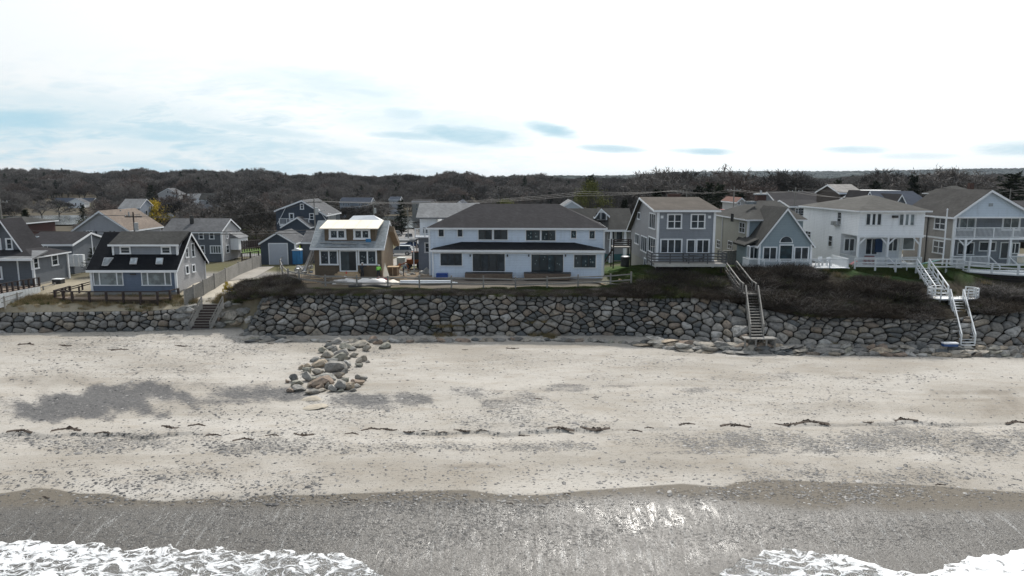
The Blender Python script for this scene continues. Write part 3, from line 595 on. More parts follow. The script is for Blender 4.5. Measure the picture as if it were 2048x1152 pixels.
def stone_wall(name, label, toe, top, cw, rh, seed, stretch=1.0, small_top=True, lean=.0, mat=None):
    """coursed boulders: each a closed, domed block fitted between its neighbours"""
    rd = random.Random(seed); toe = [Vector(p) for p in toe]; top = [Vector(p) for p in top]
    seg = [0]
    for a, b_ in zip(toe[:-1], toe[1:]): seg.append(seg[-1]+(b_-a).length)
    L = seg[-1]; H_ = sum((b_-a).length for a, b_ in zip(toe, top))/len(toe)
    def S(u, v):
        u = min(max(u, 0), L-1e-4); k = max(i for i in range(len(seg)-1) if seg[i] <= u); t = (u-seg[k])/(seg[k+1]-seg[k])
        a = toe[k].lerp(toe[k+1], t); c = top[k].lerp(top[k+1], t); return a.lerp(c, v/H_)
    seeds = []; v = 0; rows = 0
    while v < H_-.05:
        h = rh*rd.uniform(.8, 1.3)
        if v+h > H_-.25: h = H_-v
        if small_top and H_-v < rh*1.1: h = min(h, .45)
        u = rd.uniform(-.6, 0)
        while u < L+.5:
            w = cw*rd.uniform(.42, 1.75)*(.6 if h < .5 else 1)
            if rd.random() < .26 and h > .5:
                seeds += [(u+w*.35, v+h*rd.uniform(.2, .35)), (u+w*rd.uniform(.35, .6), v+h*rd.uniform(.7, .85))]; w *= .75
            else: seeds.append((u+w/2+rd.uniform(-.1, .1), v+h*rd.uniform(.3, .7)))
            u += w
        v += h; rows += 1
    root = thing(name, label, 'stone wall', S(L/2, 0)); org = S(L/2, 0); k_ = 1.25; cells_ = []
    for i, (u, v) in enumerate(seeds):
        poly = [(-.1, 0), (L+.1, 0), (L+.1, H_+.05), (-.1, H_+.05)]
        for j, (u2, v2) in enumerate(seeds):
            if j == i or abs(u2-u) > 3.2*cw or abs(v2-v) > 3.2*rh: continue
            # distance with the vertical direction weighted, so blocks lie wider than tall
            a, b_ = (u2-u), (v2-v)*k_*k_; d = ((u2*u2-u*u)+(v2*v2-v*v)*k_*k_)/2; poly = clip_poly(poly, a, b_, d)
            if len(poly) < 3: break
        if len(poly) < 3: continue
        A_ = abs(sum(p[0]*q[1]-q[0]*p[1] for p, q in zip(poly, poly[1:]+poly[:1])))/2
        if A_ > .035: cells_.append((A_, poly))
    cells_.sort(key=lambda c: -c[0]); extra = MB()
    for ci, (A_, poly) in enumerate(cells_):
        cu = sum(p[0] for p in poly)/len(poly); cv = sum(p[1] for p in poly)/len(poly); q = []
        for p, r in zip(poly, poly[1:]+poly[:1]):
            if math.hypot(p[0]-r[0], p[1]-r[1]) < .08: continue
            c = rd.uniform(.10, .27); q += [(p[0]*(1-c)+r[0]*c, p[1]*(1-c)+r[1]*c), (p[0]*c+r[0]*(1-c), p[1]*c+r[1]*(1-c))]
        if len(q) < 5: continue
        sz = math.sqrt(A_); g_ = .065/ sz; dep = sz*rd.uniform(.22, .42); off = rd.uniform(-.06, .12)
        nrm = (S(cu+.2, cv)-S(cu-.2, cv)).cross(S(cu, cv+.2 if cv+.2 < H_ else cv)-S(cu, cv-.2)).normalized()
        if nrm.y > 0: nrm = -nrm
        tu, tv = rd.uniform(-.12, .12), rd.uniform(-.16, .1); ctr = S(cu, cv)+nrm*off; V_ = []; n = len(q)
        for ring, (sc_, d_) in enumerate(((.86, -.45), (1, -.12), (.97, .3), (.80, .72), (.45, .95))):
            for (a, b_) in q:
                s = (1-g_)*sc_*rd.uniform(.965, 1.02); uu, vv = cu+(a-cu)*s, cv+(b_-cv)*s
                d2 = dep*d_+((a-cu)*tu+(b_-cv)*tv)*(1.0 if ring > 1 else 0)+(rd.uniform(-.03, .03)*sz if ring > 1 else 0)
                V_.append(S(uu, min(max(vv, -.05), H_+.08))+nrm*(d2+off)-ctr)
        V_.append(nrm*dep*rd.uniform(.9, 1.08)); F_ = []
        for r in range(4):
            for k in range(n): F_.append((r*n+k, r*n+(k+1) % n, (r+1)*n+(k+1) % n, (r+1)*n+k))
        F_ += [(4*n+k, 4*n+(k+1) % n, 5*n) for k in range(n)]; F_.append(tuple(range(n))[::-1])
        if ci < 298:
            b2 = MB().add(V_, F_); b2.build('boulder', mat or stones, root, smooth=rd.random() < .45, loc=ctr-org)
        else: extra.add([x+ctr-org for x in V_], F_)
    if extra.v: extra.build('small_boulders', mat or stones, root, kind='stuff')
    core = MB(); n = len(toe)
    bk = Vector((0, .10, 0)); th = Vector((0, .45, 0))
    for i in range(n-1):
        a, b_, c, d = toe[i]+bk-Vector((0, 0, .3)), toe[i+1]+bk-Vector((0, 0, .3)), top[i+1]+bk, top[i]+bk
        core.add([x-org for x in (a, b_, c, d, a+th, b_+th, c+th, d+th)], [(0, 1, 2, 3), (7, 6, 5, 4), (3, 2, 6, 7), (0, 4, 5, 1), (0, 3, 7, 4), (1, 5, 6, 2)])
    core.build('rubble_core', coreM, root)
    return root
def Lz(Lc, px, py, z): return onZ(px, py, z)
def along(pxs, Lc, dy=0., dz=0.):
    out = []
    for p in pxs:
        x = np.interp(0, [0], [0]); Xs = np.linspace(-75, 75, 1500); Yy = np.interp(Xs, Lc[0], Lc[1]); Zz = np.interp(Xs, Lc[0], Lc[2])
        q, _ = proj(Xs, Yy, Zz); i = int(np.argmin(abs(q-p))); out.append(Vector((Xs[i], Yy[i]+dy, Zz[i]+dz)))
    return out
def wallpts(pxs, d0=0.):
    t = along(pxs, L_toe, -.1, -.25); w = along(pxs, L_top, .1, .05); 
    for a, b_ in zip(t, w): b_.x = a.x*.5+b_.x*.5
    return t, w
t, w = wallpts([-60, 0, 100, 200, 300, 345, 384]); stone_wall('stone_wall', 'low seawall of fitted grey boulders below the blue cottage, left of the beach stairs', t, w, 1.12, .62, 3, small_top=True)
t = [onZ(489, 664, 2.3), onZ(497, 671, 2.15)]+along([520, 600, 800, 1000, 1200, 1300, 1400, 1465], L_toe, -.1, -.3)
w = [onZ(524, 600, 5.9)+Vector((0, 1.0, 0)), onZ(530, 596, 6.0)]+along([550, 615, 800, 1000, 1200, 1300, 1400, 1462], L_top, .1, .08)
stone_wall('stone_wall', 'tall seawall of fitted grey boulders with a rounded end, below the cottage under construction and the white duplex', t, w, 1.15, .6, 11)
t, w = wallpts([1468, 1530, 1600, 1700, 1800, 1900]); stone_wall('stone_wall', 'seawall of big grey boulders below the dark brush, between the wooden stairs and the white stairs', t, w, 1.4, .7, 23)
t, w = wallpts([1902, 1950, 2048, 2140, 2240]); stone_wall('stone_wall', 'rough boulder bank to the right of the white beach stairs', t, w, 1.35, .8, 31, mat=stones)
def rock_proto(seed, flat=.6, ang=7):
    rd = random.Random(seed); V, F = ico(2); V = V.copy()
    for _ in range(ang):
        nv = np.array([rd.gauss(0, 1), rd.gauss(0, 1), rd.gauss(0, .8)]); nv /= np.linalg.norm(nv); h = rd.uniform(.42, .72); e = np.maximum(V@nv-h, 0); V -= e[:, None]*nv*.95
    V += np.array([[rd.uniform(-.035, .035) for _ in range(3)] for _ in V]); V /= np.abs(V).max(0)*.97; V[:, 2] *= flat; V[:, 1] *= rd.uniform(.7, .95)
    mb = MB().add(V, [tuple(f) for f in F]); me = mb.mesh('boulder', None, False); return me
ROCK = [rock_proto(i, .48+.05*(i % 5), 12) for i in range(14)]
def rock_mesh_with(mat):
    r = []
    for me in ROCK: c = me.copy(); c.materials.clear(); c.materials.append(mat); r.append(c)
    return r
RK1, RK2 = rock_mesh_with(stones), rock_mesh_with(stones2); RK3 = rock_mesh_with(M('sand_covered_rock', (.36, .32, .26), .9, .2))
for me in RK1[::4]: me.polygons.foreach_set('use_smooth', [True]*len(me.polygons))
rd = random.Random(5)
toe_root = thing('rock_toe', 'low line of loose flat boulders along the sand in front of the tall seawalls', 'rocks', (0, 66, 2))
def put_rock(root, x, y, z, w, h, d=None, mats=RK1, rz=None, name='boulder'):
    o = link(name, rd.choice(mats), root); o.location = Vector((x, y, z))-root.location; d = d or w*rd.uniform(.6, .9)
    o.scale = (w/2, d/2, h/2*1.75); o.rotation_euler = (rd.uniform(-.15, .15), rd.uniform(-.12, .12), rd.uniform(-.35, .35) if rz is None else rz); return o
p = 494.
while p < 2090:
    rows_ = 1 if 560 < p < 1290 else 2
    if p > 1320: rows_ = 3
    wpx = rd.uniform(14, 34) if p < 1280 else rd.uniform(22, 46)
    for r_ in range(rows_):
        c = along([p+rd.uniform(-6, 6)], L_contact)[0]; sc_ = c.y/1400; w_ = wpx*sc_*rd.uniform(.7, 1.2)
        if p < 1320: w_ *= 1.25; hh = rd.uniform(.42, .72); put_rock(toe_root, c.x, c.y+.1+r_*.55+rd.uniform(-.15, .15), c.z+.02+r_*.12, w_*1.1, hh, mats=RK1 if rd.random() < .7 else RK2)
        else: hh = rd.uniform(.42, .7); put_rock(toe_root, c.x, c.y+r_*.42+rd.uniform(-.1, .1), c.z+.05+r_*.26, w_*1.15, hh, mats=RK2 if rd.random() < .5 else RK1)
    p += wpx*.72
# groin running down the beach
groin = thing('rock_groin', 'pile of angular tan and grey boulders running down the sand from the seawall', 'rock pile', tuple(G(700, 740)))
for (cx_, cy_, w_, h_) in [(820, 480, 110, 45), (780, 540, 110, 50), (700, 560, 90, 50), (895, 530, 130, 62), (865, 578, 140, 48), (740, 600, 110, 60), (835, 625, 160, 62), (1030, 505, 160, 50), (1130, 468, 90, 50), (1075, 542, 72, 55), (1240, 522, 105, 50), (680, 675, 150, 62), (565, 692, 66, 42), (820, 700, 190, 92), (570, 730, 85, 62), (660, 745, 105, 60),
        (720, 785, 190, 56), (455, 800, 95, 75), (560, 790, 95, 85), (690, 835, 225, 88), (480, 835, 95, 72), (495, 885, 120, 58), (670, 882, 74, 50), (780, 888, 84, 62), (850, 868, 125, 84), (930, 866, 115, 70), (840, 772, 95, 52), (1030, 800, 100, 50), (1000, 835, 120, 44), (985, 862, 86, 40), (1005, 652, 66, 42), (1040, 632, 90, 50), (1020, 688, 76, 32),
        (970, 602, 66, 40), (900, 815, 70, 50), (600, 915, 130, 40), (430, 905, 66, 32), (965, 902, 62, 30), (1088, 655, 42, 24), (920, 622, 46, 32), (640, 640, 90, 40), (750, 520, 70, 40), (520, 705, 50, 40), (900, 680, 90, 60), (790, 650, 110, 50), (620, 800, 70, 50), (740, 870, 60, 60), (890, 740, 60, 44), (960, 545, 60, 44), (1180, 490, 90, 36),
        (760, 480, 60, 36), (1015, 470, 60, 36), (690, 905, 90, 26), (600, 965, 170, 46), (640, 1032, 225, 34), (400, 830, 40, 30), (860, 905, 60, 26), (800, 560, 60, 40), (710, 645, 70, 40), (590, 860, 60, 50)]:
    X_, Y_ = 480+cx_/4.267, 570+(cy_+h_/2)/4.267; g_ = G(X_, Y_); s = g_.y/1400/4.267
    sandy = cy_ > 940
    put_rock(groin, g_.x, g_.y+h_*s*.5, g_.z+h_*s*(.42 if not sandy else .12), w_*s*1.12, h_*s*(1.2 if not sandy else .9), w_*s*.9, RK3 if sandy else RK2 if rd.random() < .85 else RK1)
# loose boulders by the small stairs
st_root = thing('boulder_bank', 'heap of brown boulders on the bank beside the small beach stairs', 'rocks', tuple(G(465, 640)))
for (cx_, cy_, w_, h_) in [(1150, 1030, 80, 60), (1230, 960, 130, 90), (1320, 945, 80, 80), (1310, 1000, 70, 60), (1160, 960, 90, 60), (1240, 1020, 120, 50), (1190, 900, 90, 50), (1280, 900, 80, 40), (1370, 1000, 60, 60), (1130, 1000, 60, 50), (1350, 940, 60, 60), (1270, 1040, 110, 40), (920, 965, 110, 60), (860, 1010, 120, 60), (930, 905, 90, 40), (865, 935, 90, 45)]:
    X_, Y_ = 140+cx_/3.84, 380+(cy_+h_/2)/3.84; g_ = G(X_, Y_); s = g_.y/1400/3.84; put_rock(st_root, g_.x, g_.y+.2, g_.z+h_*s*.3, w_*s*1.2, h_*s, mats=RK2)
# drift line: seaweed clumps in small scooped steps of the sand
wm = M('wet_seaweed', (.07, .05, .036), .7, .4, 9)
WP = []
for i in range(6):
    mb = MB(); ph = rd.uniform(0, 6)
    for k in range(44):
        u = rd.uniform(-1, 1); cx0, cy0 = u, .35*math.sin(u*2.2+ph)+rd.gauss(0, .16); s = rd.uniform(.06, .2)*(1.2-abs(u)); a_ = rd.uniform(-.7, .7); ca, sa = math.cos(a_), math.sin(a_)
        q = [(cx0+(x*ca-y*sa)*s, cy0+(x*sa+y*ca)*s*.8) for x, y in ((-1.3, 0), (-.3, -.5), (1.2, -.1), (.4, .5))]
        mb.add([(x, y, -.05) for x, y in q]+[(cx0, cy0, rd.uniform(.1, .5)*s*2)], [(0, 1, 4), (1, 2, 4), (2, 3, 4), (3, 0, 4)])
    for k in range(12):
        u0, u1 = -1+k/6, -1+(k+1)/6; a0, a1 = .35*math.sin(u0*2.2+ph), .35*math.sin(u1*2.2+ph); mb.add([(u0, a0-.22, -.05), (u1, a1-.22, -.05), (u1, a1+.2, -.05), (u0, a0+.2, -.05), (u0, a0, .09), (u1, a1, .09)], [(0, 1, 5, 4), (3, 4, 5, 2)])
    WP.append(mb.mesh('seaweed', wm))
BLM = [(0, 260, 'left of the short stairs'), (260, 560, 'below the short stairs'), (560, 760, 'below the groin'), (760, 1100, 'right of the groin'), (1100, 1420, 'below the grey house'), (1420, 1760, 'below the wooden stairs'), (1760, 2100, 'below the white stairs')]
ORD = ['first', 'second', 'third', 'fourth', 'fifth', 'sixth', 'seventh', 'eighth', 'ninth', 'tenth', 'eleventh', 'twelfth']
def landmark_labels(items, key, LM, fmt):
    out = {}
    for a, b, ph in LM:
        q = sorted([it for it in items if a <= key(it) < b], key=key)
        for i, it in enumerate(q): out[it] = fmt(ph, ('the %s from the left' % ORD[i]) if len(q) > 1 else 'the only one')
    return out
SWL = [(42, 868, 44), (135, 860, 48), (207, 873, 26), (340, 855, 34), (395, 853, 30), (428, 871, 28), (487, 880, 34), (545, 873, 24), (607, 871, 36), (704, 868, 24), (742, 860, 32), (777, 861, 30), (818, 866, 20), (850, 863, 14), (886, 868, 16), (924, 863, 28), (963, 867, 18), (1042, 871, 30), (1122, 865, 46), (1190, 858, 50), (1270, 863, 24), (1298, 857, 16), (1373, 850, 28),
        (1470, 852, 50), (1570, 849, 34), (1620, 849, 60), (1736, 845, 20), (1810, 843, 40), (2036, 848, 44), (1190, 795, 12), (1075, 800, 16), (240, 700, 26), (55, 690, 30), (130, 692, 24), (225, 700, 14), (362, 692, 22), (425, 694, 12), (540, 688, 14), (92, 996, 16), (708, 1004, 16), (1020, 1008, 12), (1092, 1012, 8), (1133, 989, 14), (1880, 972, 18), (930, 700, 10), (1025, 697, 22)]
SLB = landmark_labels([q for q in SWL if 760 < q[1] < 900], lambda q: q[0], BLM, lambda ph, o: 'brown seaweed clump in drift line, %s %s' % (o, ph)); SLB.update(landmark_labels([q for q in SWL if q[1] < 760], lambda q: q[0], BLM, lambda ph, o: 'small wrack scrap on upper beach, %s %s' % (o, ph))); SLB.update(landmark_labels([q for q in SWL if q[1] > 900], lambda q: q[0], BLM, lambda ph, o: 'small wrack scrap on wet sand, %s %s' % (o, ph)))
for (x, y, w_) in SWL:
    g_ = G(x, y); s = g_.y/1400; o = link('seaweed_clump', rd.choice(WP), None, g_+Vector((0, 0, .02))); o.scale = (w_*s*.62, w_*s*.46, w_*s*.42); o.rotation_euler = (0, 0, rd.uniform(-.15, .15))
    tag(o, SLB[(x, y, w_)], 'seaweed', 'seaweed clumps along the drift lines')
# ================================================================== HOUSES
class House:
    def __init__(s, name, label, px, Y, base, cat='house', rot=0., group=None):
        p = onY(px, 500, Y); s.O = Vector((p.x, Y, base)); s.rot = rot; s.base = base
        s.r = thing(name, label, cat, s.O, rot, group); s.M = Matrix.Translation(s.O) @ Matrix.Rotation(rot, 4, 'Z'); s.I = s.M.inverted()
    def _ray(s, px, py):
        c = s.I @ Vector((0, 0, CAMZ)); d = (s.I.to_3x3() @ ray(px, py)); return c, d
    def F(s, px, py, d=0.):                      # measured point on the plane y = d of the house
        c, r = s._ray(px, py); t = (d-c.y)/r.y; return Vector((c.x+r.x*t, d, c.z+r.z*t))
    def S(s, px, py, x):                         # measured point on the plane x
        c, r = s._ray(px, py); t = (x-c.x)/r.x; return Vector((x, c.y+r.y*t, c.z+r.z*t))
    def part(s, name, mb, mat, parent=None, **k): return mb.build(name, mat, parent or s.r, **k)
    def win(s, a0, a1, z0, z1, c, plane='F', sg=-1, cols=2, rows=1, fw=.09, bw=.045, fm=white, pm=None, bm=None, sticker=0, sill=True, name='window', cols_w=None):
        """window as its own part: casing, bars, and panes of glass (sub-parts)"""
        pm = pm or gl
        if a0 > a1: a0, a1 = a1, a0
        if z0 > z1: z0, z1 = z1, z0
        def T(a, d, z):                            # d is the distance out from the wall
            return (a, c-d, z) if plane == 'F' else (c+sg*d, a, z)
        def bx_(mb, A0, A1, D0, D1, Z0, Z1):
            p, q = T(A0, D0, Z0), T(A1, D1, Z1); mb.box(p[0], q[0], p[1], q[1], p[2], q[2])
        m = MB(); e = .07
        bx_(m, a0-fw, a1+fw, 0, e, z1, z1+fw); bx_(m, a0-fw-.03*sill, a1+fw+.03*sill, 0, e+.04*sill, z0-fw, z0); bx_(m, a0-fw, a0, 0, e-.004, z0, z1); bx_(m, a1, a1+fw, 0, e-.004, z0, z1)
        w = s.part(name, m, fm); b2 = MB(); xs = [a0+(a1-a0)*i/cols for i in range(cols+1)]
        if cols_w:
            t = 0; xs = [a0]
            for q in cols_w: t += q; xs.append(a0+(a1-a0)*t/sum(cols_w))
        for i in range(1, len(xs)-1): bx_(b2, xs[i]-bw, xs[i]+bw, 0, .055, z0, z1)
        zs = [z0+(z1-z0)*i/rows for i in range(rows+1)]
        for i in range(1, rows): bx_(b2, a0, a1, .004, .05, zs[i]-bw*.6, zs[i]+bw*.6)
        b3 = bm or fm
        if bm: 
            for A0, A1, Z0, Z1 in ((a0, a1, z0, z0+.07), (a0, a1, z1-.07, z1), (a0, a0+.07, z0, z1), (a1-.07, a1, z0, z1)): bx_(b2, A0, A1, .002, .05, Z0, Z1)
        if b2.v: s.part('muntin', b2, b3, w)
        for i in range(len(xs)-1):
            m = MB(); bx_(m, xs[i]+bw*.5, xs[i+1]-bw*.5, .004, .022, z0, z1); s.part('pane', m, pm, w)
        if sticker:
            rs = random.Random(int(abs(a0*77+z0*13))+sticker); m = MB()
            for i in range(len(xs)-1):
                for _ in range(sticker):
                    a = rs.uniform(xs[i]+.15, max(xs[i]+.16, xs[i+1]-.3)); z = rs.uniform(z0+.12, z1-.3); bx_(m, a, a+rs.uniform(.05, .15), .0225, .027, z, z+rs.uniform(.05, .2))
            s.part('sticker', m, paper, w)
        return w
    def winF(s, px0, py0, px1, py1, d=0., **k):
        a, b_ = s.F(px0, py0, d), s.F(px1, py1, d); return s.win(a.x, b_.x, b_.z, a.z, d, 'F', **k)
    def winS(s, px0, py0, px1, py1, x, sg, **k):
        a, b_ = s.S(px0, (py0), x), s.S(px1, py1, x); a2, b2 = s.S(px1, py0, x), s.S(px0, py1, x)
        return s.win(a.y, b_.y, (b_.z+b2.z)/2, (a.z+a2.z)/2, x, 'S', sg, **k)
    def gable_x(s, x0, x1, y0, y1, z0, ze, zr, wall, roof, yr=None, ze2=None, oh=.35, rake=.25, t=.22, trim=white, wallname='wall', roofname='roof', fascia=True, hood=None):
        """ridge along x; profile in y,z.  ze front eave height, ze2 rear"""
        yr = (y0+y1)/2 if yr is None else yr; ze2 = ze if ze2 is None else ze2
        s.part(wallname, MB().prism([(x0, y0, z0), (x0, y1, z0), (x0, y1, ze2-.004), (x0, yr, zr-.004), (x0, y0, ze-.004)], (x1-x0, 0, 0)), wall)
        m1 = (zr-ze)/(yr-y0); m2 = (zr-ze2)/(y1-yr); rp = None
        for (ya, za, m_) in ((y0-oh, ze-oh*m1, m1), (y1+oh, ze2-oh*m2, m2)):
            mb = MB().prism([(x0-rake, ya, za), (x0-rake, yr, zr), (x0-rake, yr, zr+t*1.05), (x0-rake, ya, za+t)], (x1-x0+2*rake, 0, 0))
            o = s.part(roofname if rp is None else 'roof_slope', mb, roof); rp = rp or o
        if fascia:
            m = MB(); m.box(x0-rake-.02, x1+rake+.02, y0-oh-.03, y0-oh, ze-oh*m1-.06, ze-oh*m1+t*.9)
            for xx in (x0-rake-.035, x1+rake):
                for (ya, za) in ((y0-oh, ze-oh*m1), (y1+oh, ze2-oh*m2)):
                    m.prism([(xx, ya, za-.08), (xx, yr, zr-.08), (xx, yr, zr+t*.8), (xx, ya, za+t*.8)], (.035, 0, 0))
            s.part('fascia', m, trim)
    def gable_y(s, x0, x1, y0, y1, z0, ze, zr, wall, roof, xr=None, oh=.3, rake=.25, t=.2, trim=white, wallname='wall', roofname='roof', zeR=None):
        xr = (x0+x1)/2 if xr is None else xr; zeR = ze if zeR is None else zeR
        s.part(wallname, MB().prism([(x0, y0, z0), (x1, y0, z0), (x1, y0, zeR-.004), (xr, y0, zr-.004), (x0, y0, ze-.004)], (0, y1-y0, 0)), wall)
        m1 = (zr-ze)/(xr-x0); m2 = (zr-zeR)/(x1-xr); rp = None
        for (xa, za) in ((x0-oh, ze-oh*m1), (x1+oh, zeR-oh*m2)):
            o = s.part(roofname if rp is None else 'roof_slope', MB().prism([(xa, y0-rake, za), (xr, y0-rake, zr), (xr, y0-rake, zr+t*1.05), (xa, y0-rake, za+t)], (0, y1-y0+2*rake, 0)), roof); rp = rp or o
        m = MB()
        for (xa, za) in ((x0-oh, ze-oh*m1), (x1+oh, zeR-oh*m2)):
            m.prism([(xa, y0-rake-.035, za-.1), (xr, y0-rake-.035, zr-.1), (xr, y0-rake-.035, zr+t*.85), (xa, y0-rake-.035, za+t*.85)], (0, .035, 0))
            m.box(xa-.03 if xa < xr else xa, xa if xa < xr else xa+.03, y0-rake, y1+rake, za-.05, za+t*.9)
        s.part('fascia', m, trim)
    def hip(s, x0, x1, y0, y1, ze, zr, xa, xb, yr, roof, oh=.35, t=.16, trim=white, yrb=None, name='roof'):
        """hip roof; ridge from (xa,yr) to (xb,yrb)"""
        yrb = yr if yrb is None else yrb; X0, X1, Y0, Y1 = x0-oh, x1+oh, y0-oh, y1+oh
        vs = [(X0, Y0, ze), (X1, Y0, ze), (X1, Y1, ze), (X0, Y1, ze), (xa, yr, zr), (xb, yrb, zr)]
        mb = MB()
        if abs(xa-xb) > abs(yr-yrb): fs = [(0, 1, 5, 4), (1, 2, 5), (2, 3, 4, 5), (3, 0, 4)]
        else: fs = [(0, 1, 4), (1, 2, 5, 4), (2, 3, 5), (3, 0, 4, 5)]
        mb.add(vs, fs+[(3, 2, 1, 0)]); s.part(name, mb, roof)
        s.part('fascia', MB().box(X0-.02, X1+.02, Y0-.02, Y1+.02, ze-t, ze-.003), trim)
    def box(s, name, x0, x1, y0, y1, z0, z1, mat, parent=None, **k): return s.part(name, MB().box(x0, x1, y0, y1, z0, z1), mat, parent, **k)
    def corners(s, pts, z0, z1, w=.11, mat=white):
        for (x, y) in pts: s.box('corner_board', x-w, x+w, y-w, y+w, z0, z1, mat)
def railing(root, pts, h, post_mat, base=0., step=2.2, balu=.0, rails=(1.,), pw=.12, rw=.09, inv=None, cap=True, name_p='post', name_r='handrail'):
    """posts and rails each as a part; thin balusters joined in one part"""
    for a, b_ in zip(pts[:-1], pts[1:]):
        a, b_ = Vector(a), Vector(b_); n = max(1, round((b_-a).length/step))
        for i in range(n+1):
            if i == n and b_ is not None and (Vector(pts[-1])-b_).length > .01: continue
            p = a.lerp(b_, i/n); MB().box(p.x-pw/2, p.x+pw/2, p.y-pw/2, p.y+pw/2, p.z+base, p.z+h+(.04 if cap else 0)).build(name_p, post_mat, root)
        for f in rails: MB().beam(a+Vector((0, 0, h*f)), b_+Vector((0, 0, h*f)), rw*.6, rw).build(name_r, post_mat, root)
        if balu:
            m = MB(); k = max(2, int((b_-a).length/balu))
            for i in range(k):
                p = a.lerp(b_, (i+.5)/k); m.box(p.x-.02, p.x+.02, p.y-.02, p.y+.02, p.z+.1, p.z+h*.97)
            m.build('baluster', post_mat, root)
            MB().beam(a+Vector((0, 0, .1)), b_+Vector((0, 0, .1)), .05, .06).build('bottom_rail', post_mat, root)
# ---------------------------------------------------------------- far-left grey house (gable to the sea, wing to the right)
h = House('shingled_house', 'grey house with white trim at the left edge behind a white-skirted dark deck', 62, 79, 5.75)
e0 = h.S(62, 515, 0); e1 = h.S(133, 503, 0); dpt = e1.y
ze = (e0.z+e1.z)/2; h.box('foundation', -9, .02, 0, dpt, -.6, .5, concrete)
xw = -7.2; h.box('wing_wall', xw, 0, .0, dpt, .4, ze-.1, greyd_sid); h.hip(xw, 0, 0, dpt, ze, ze+1.35, -4.6, -3.4, dpt*.5, rf_char, oh=.35, name='wing_roof')
for a, b_, c, d in ((62, 517, 76, 536), (103, 511, 115, 529)): h.winS(a, b_, c, d, 0, 1, cols=1, rows=2, fw=.16, bw=.03)
h.corners([(0.03, 0), (.03, dpt)], .3, ze)
pk = h.F(5, 441, 1.5); rr_ = h.F(52, 503, 1.5); hw = rr_.x-pk.x
h.gable_y(pk.x-hw+.3, rr_.x-.3, 1.5, 4.2, .3, rr_.z+.3, pk.z, greyd_sid, rf_char, oh=.45, rake=.5)
h.winF(13.5, 479, 24, 497, 1.5, cols=1, rows=2, fw=.16, bw=.03); h.winF(-8, 479, 1, 497, 1.5, cols=1, rows=2, fw=.16, bw=.03)
pz = h.F(30, 521, -1.0).z
h.box('porch_wall', -7.5, -1.75, -.03, 1.4, .3, pz, greyd_sid); h.part('porch_roof', MB().prism([(-8, -.9, pz), (-8, 2, pz+.7), (-8, 2, pz+.85), (-8, -.9, pz+.18)], (8.6, 0, 0)), rf_lgrey)
h.box('porch_fascia', -8, .65, -.95, -.9, pz-.05, pz+.2, white); h.box('corner_board', -1.75, -1.6, -.05, 1.4, .3, pz, white); h.winF(-14, 536, 3, 556, -.03, cols=1, rows=1, fw=.2)
F0, B0 = onY(-8, 588, 71.6), onY(79, 572, 77.4); dk = thing('deck', 'dark brown rail deck with white skirting boards at the far left house', 'deck', F0); D_ = B0-F0
q = [Vector((-9, .3, 0)), Vector((0, 0, 0)), D_]
m = MB(); m.prism([q[0]-Vector((0, 0, .15)), q[1]-Vector((0, 0, .15)), q[2]-Vector((0, 0, .15)), Vector((-9, D_.y, D_.z-.15))], (0, 0, .15)); m.build('floor', woodb, dk)
for i in range(14): a, b_ = D_*(i/14), D_*((i+.94)/14); MB().prism([a+Vector((.03, 0, -1.5)), b_+Vector((.03, 0, -1.5)), b_+Vector((.03, 0, -.05)), a+Vector((.03, 0, -.05))], (.05, 0, 0)).build('skirt_board', wpaint, dk)
for i in range(12): MB().box(-9+i*.75, -9+i*.75+.72, -.05, 0, -1.5, -.05).build('skirt_board', wpaint, dk)
railing(dk, q, .95, woodd, step=.75, rails=(1., .2), pw=.16)
# split rail fence in front of it
def fence(name, label, pts, h_, mat, step=2.4, rails=(.45, .9), pw=.12, rw=.08, cat='fence', base=-.3, balu=0):
    o = Vector(pts[0]); r = thing(name, label, cat, o); railing(r, [Vector(p)-o for p in pts], h_, mat, base, step, balu, rails, pw, rw, name_r='rail'); return r
fence('rail_fence', 'low pale split rail fence on the sand at the far left', [onY(-60, 632, 70.6), onY(10, 612, 72.2), onY(36, 604, 74.0), onY(64, 596, 76.4), onY(88, 590, 78), onY(111, 583, 80)], 1.0, woodg, 2.0)
m = MB(); bo = onY(118, 572, 81); bn = thing('storage_bin', 'dark grey bin with white lid beside the far left fence', 'bin', bo)
MB().box(-.5, .5, -.4, .4, -.3, .8).build('bin_body', darkm, bn); MB().box(-.52, .52, -.42, .42, .8, .88).build('bin_lid', white, bn)
# ---------------------------------------------------------------- blue cottage
h = House('blue_cottage', 'blue cottage with a long shed dormer, three skylights and a black front roof slope', 178, 76, 5.75)
x1 = h.F(352, 560).x; dp = h.S(410, 540, x1).y; ze = h.F(260, 544, -.35).z; pkz = h.S(383.5, 467, x1).z; yr = dp*.5
h.box('foundation', .05, x1-.05, .05, dp-.05, -.5, .15, concrete)
m1 = (pkz-ze)/(yr+.35); zew = ze+.35*m1
h.gable_x(0, x1, 0, dp, .1, zew, pkz, blue_sid, rf_black, oh=.35, rake=.35, yr=yr)
h.part('lit_gable_overlay', MB().prism([(x1+.003, 0, .1), (x1+.003, dp, .1), (x1+.003, dp, zew-.1), (x1+.003, yr, pkz-.15), (x1+.003, 0, zew-.1)], (.03, 0, 0)), greyl_sid)  # lighter overlay paints the brighter light on this side into its colour
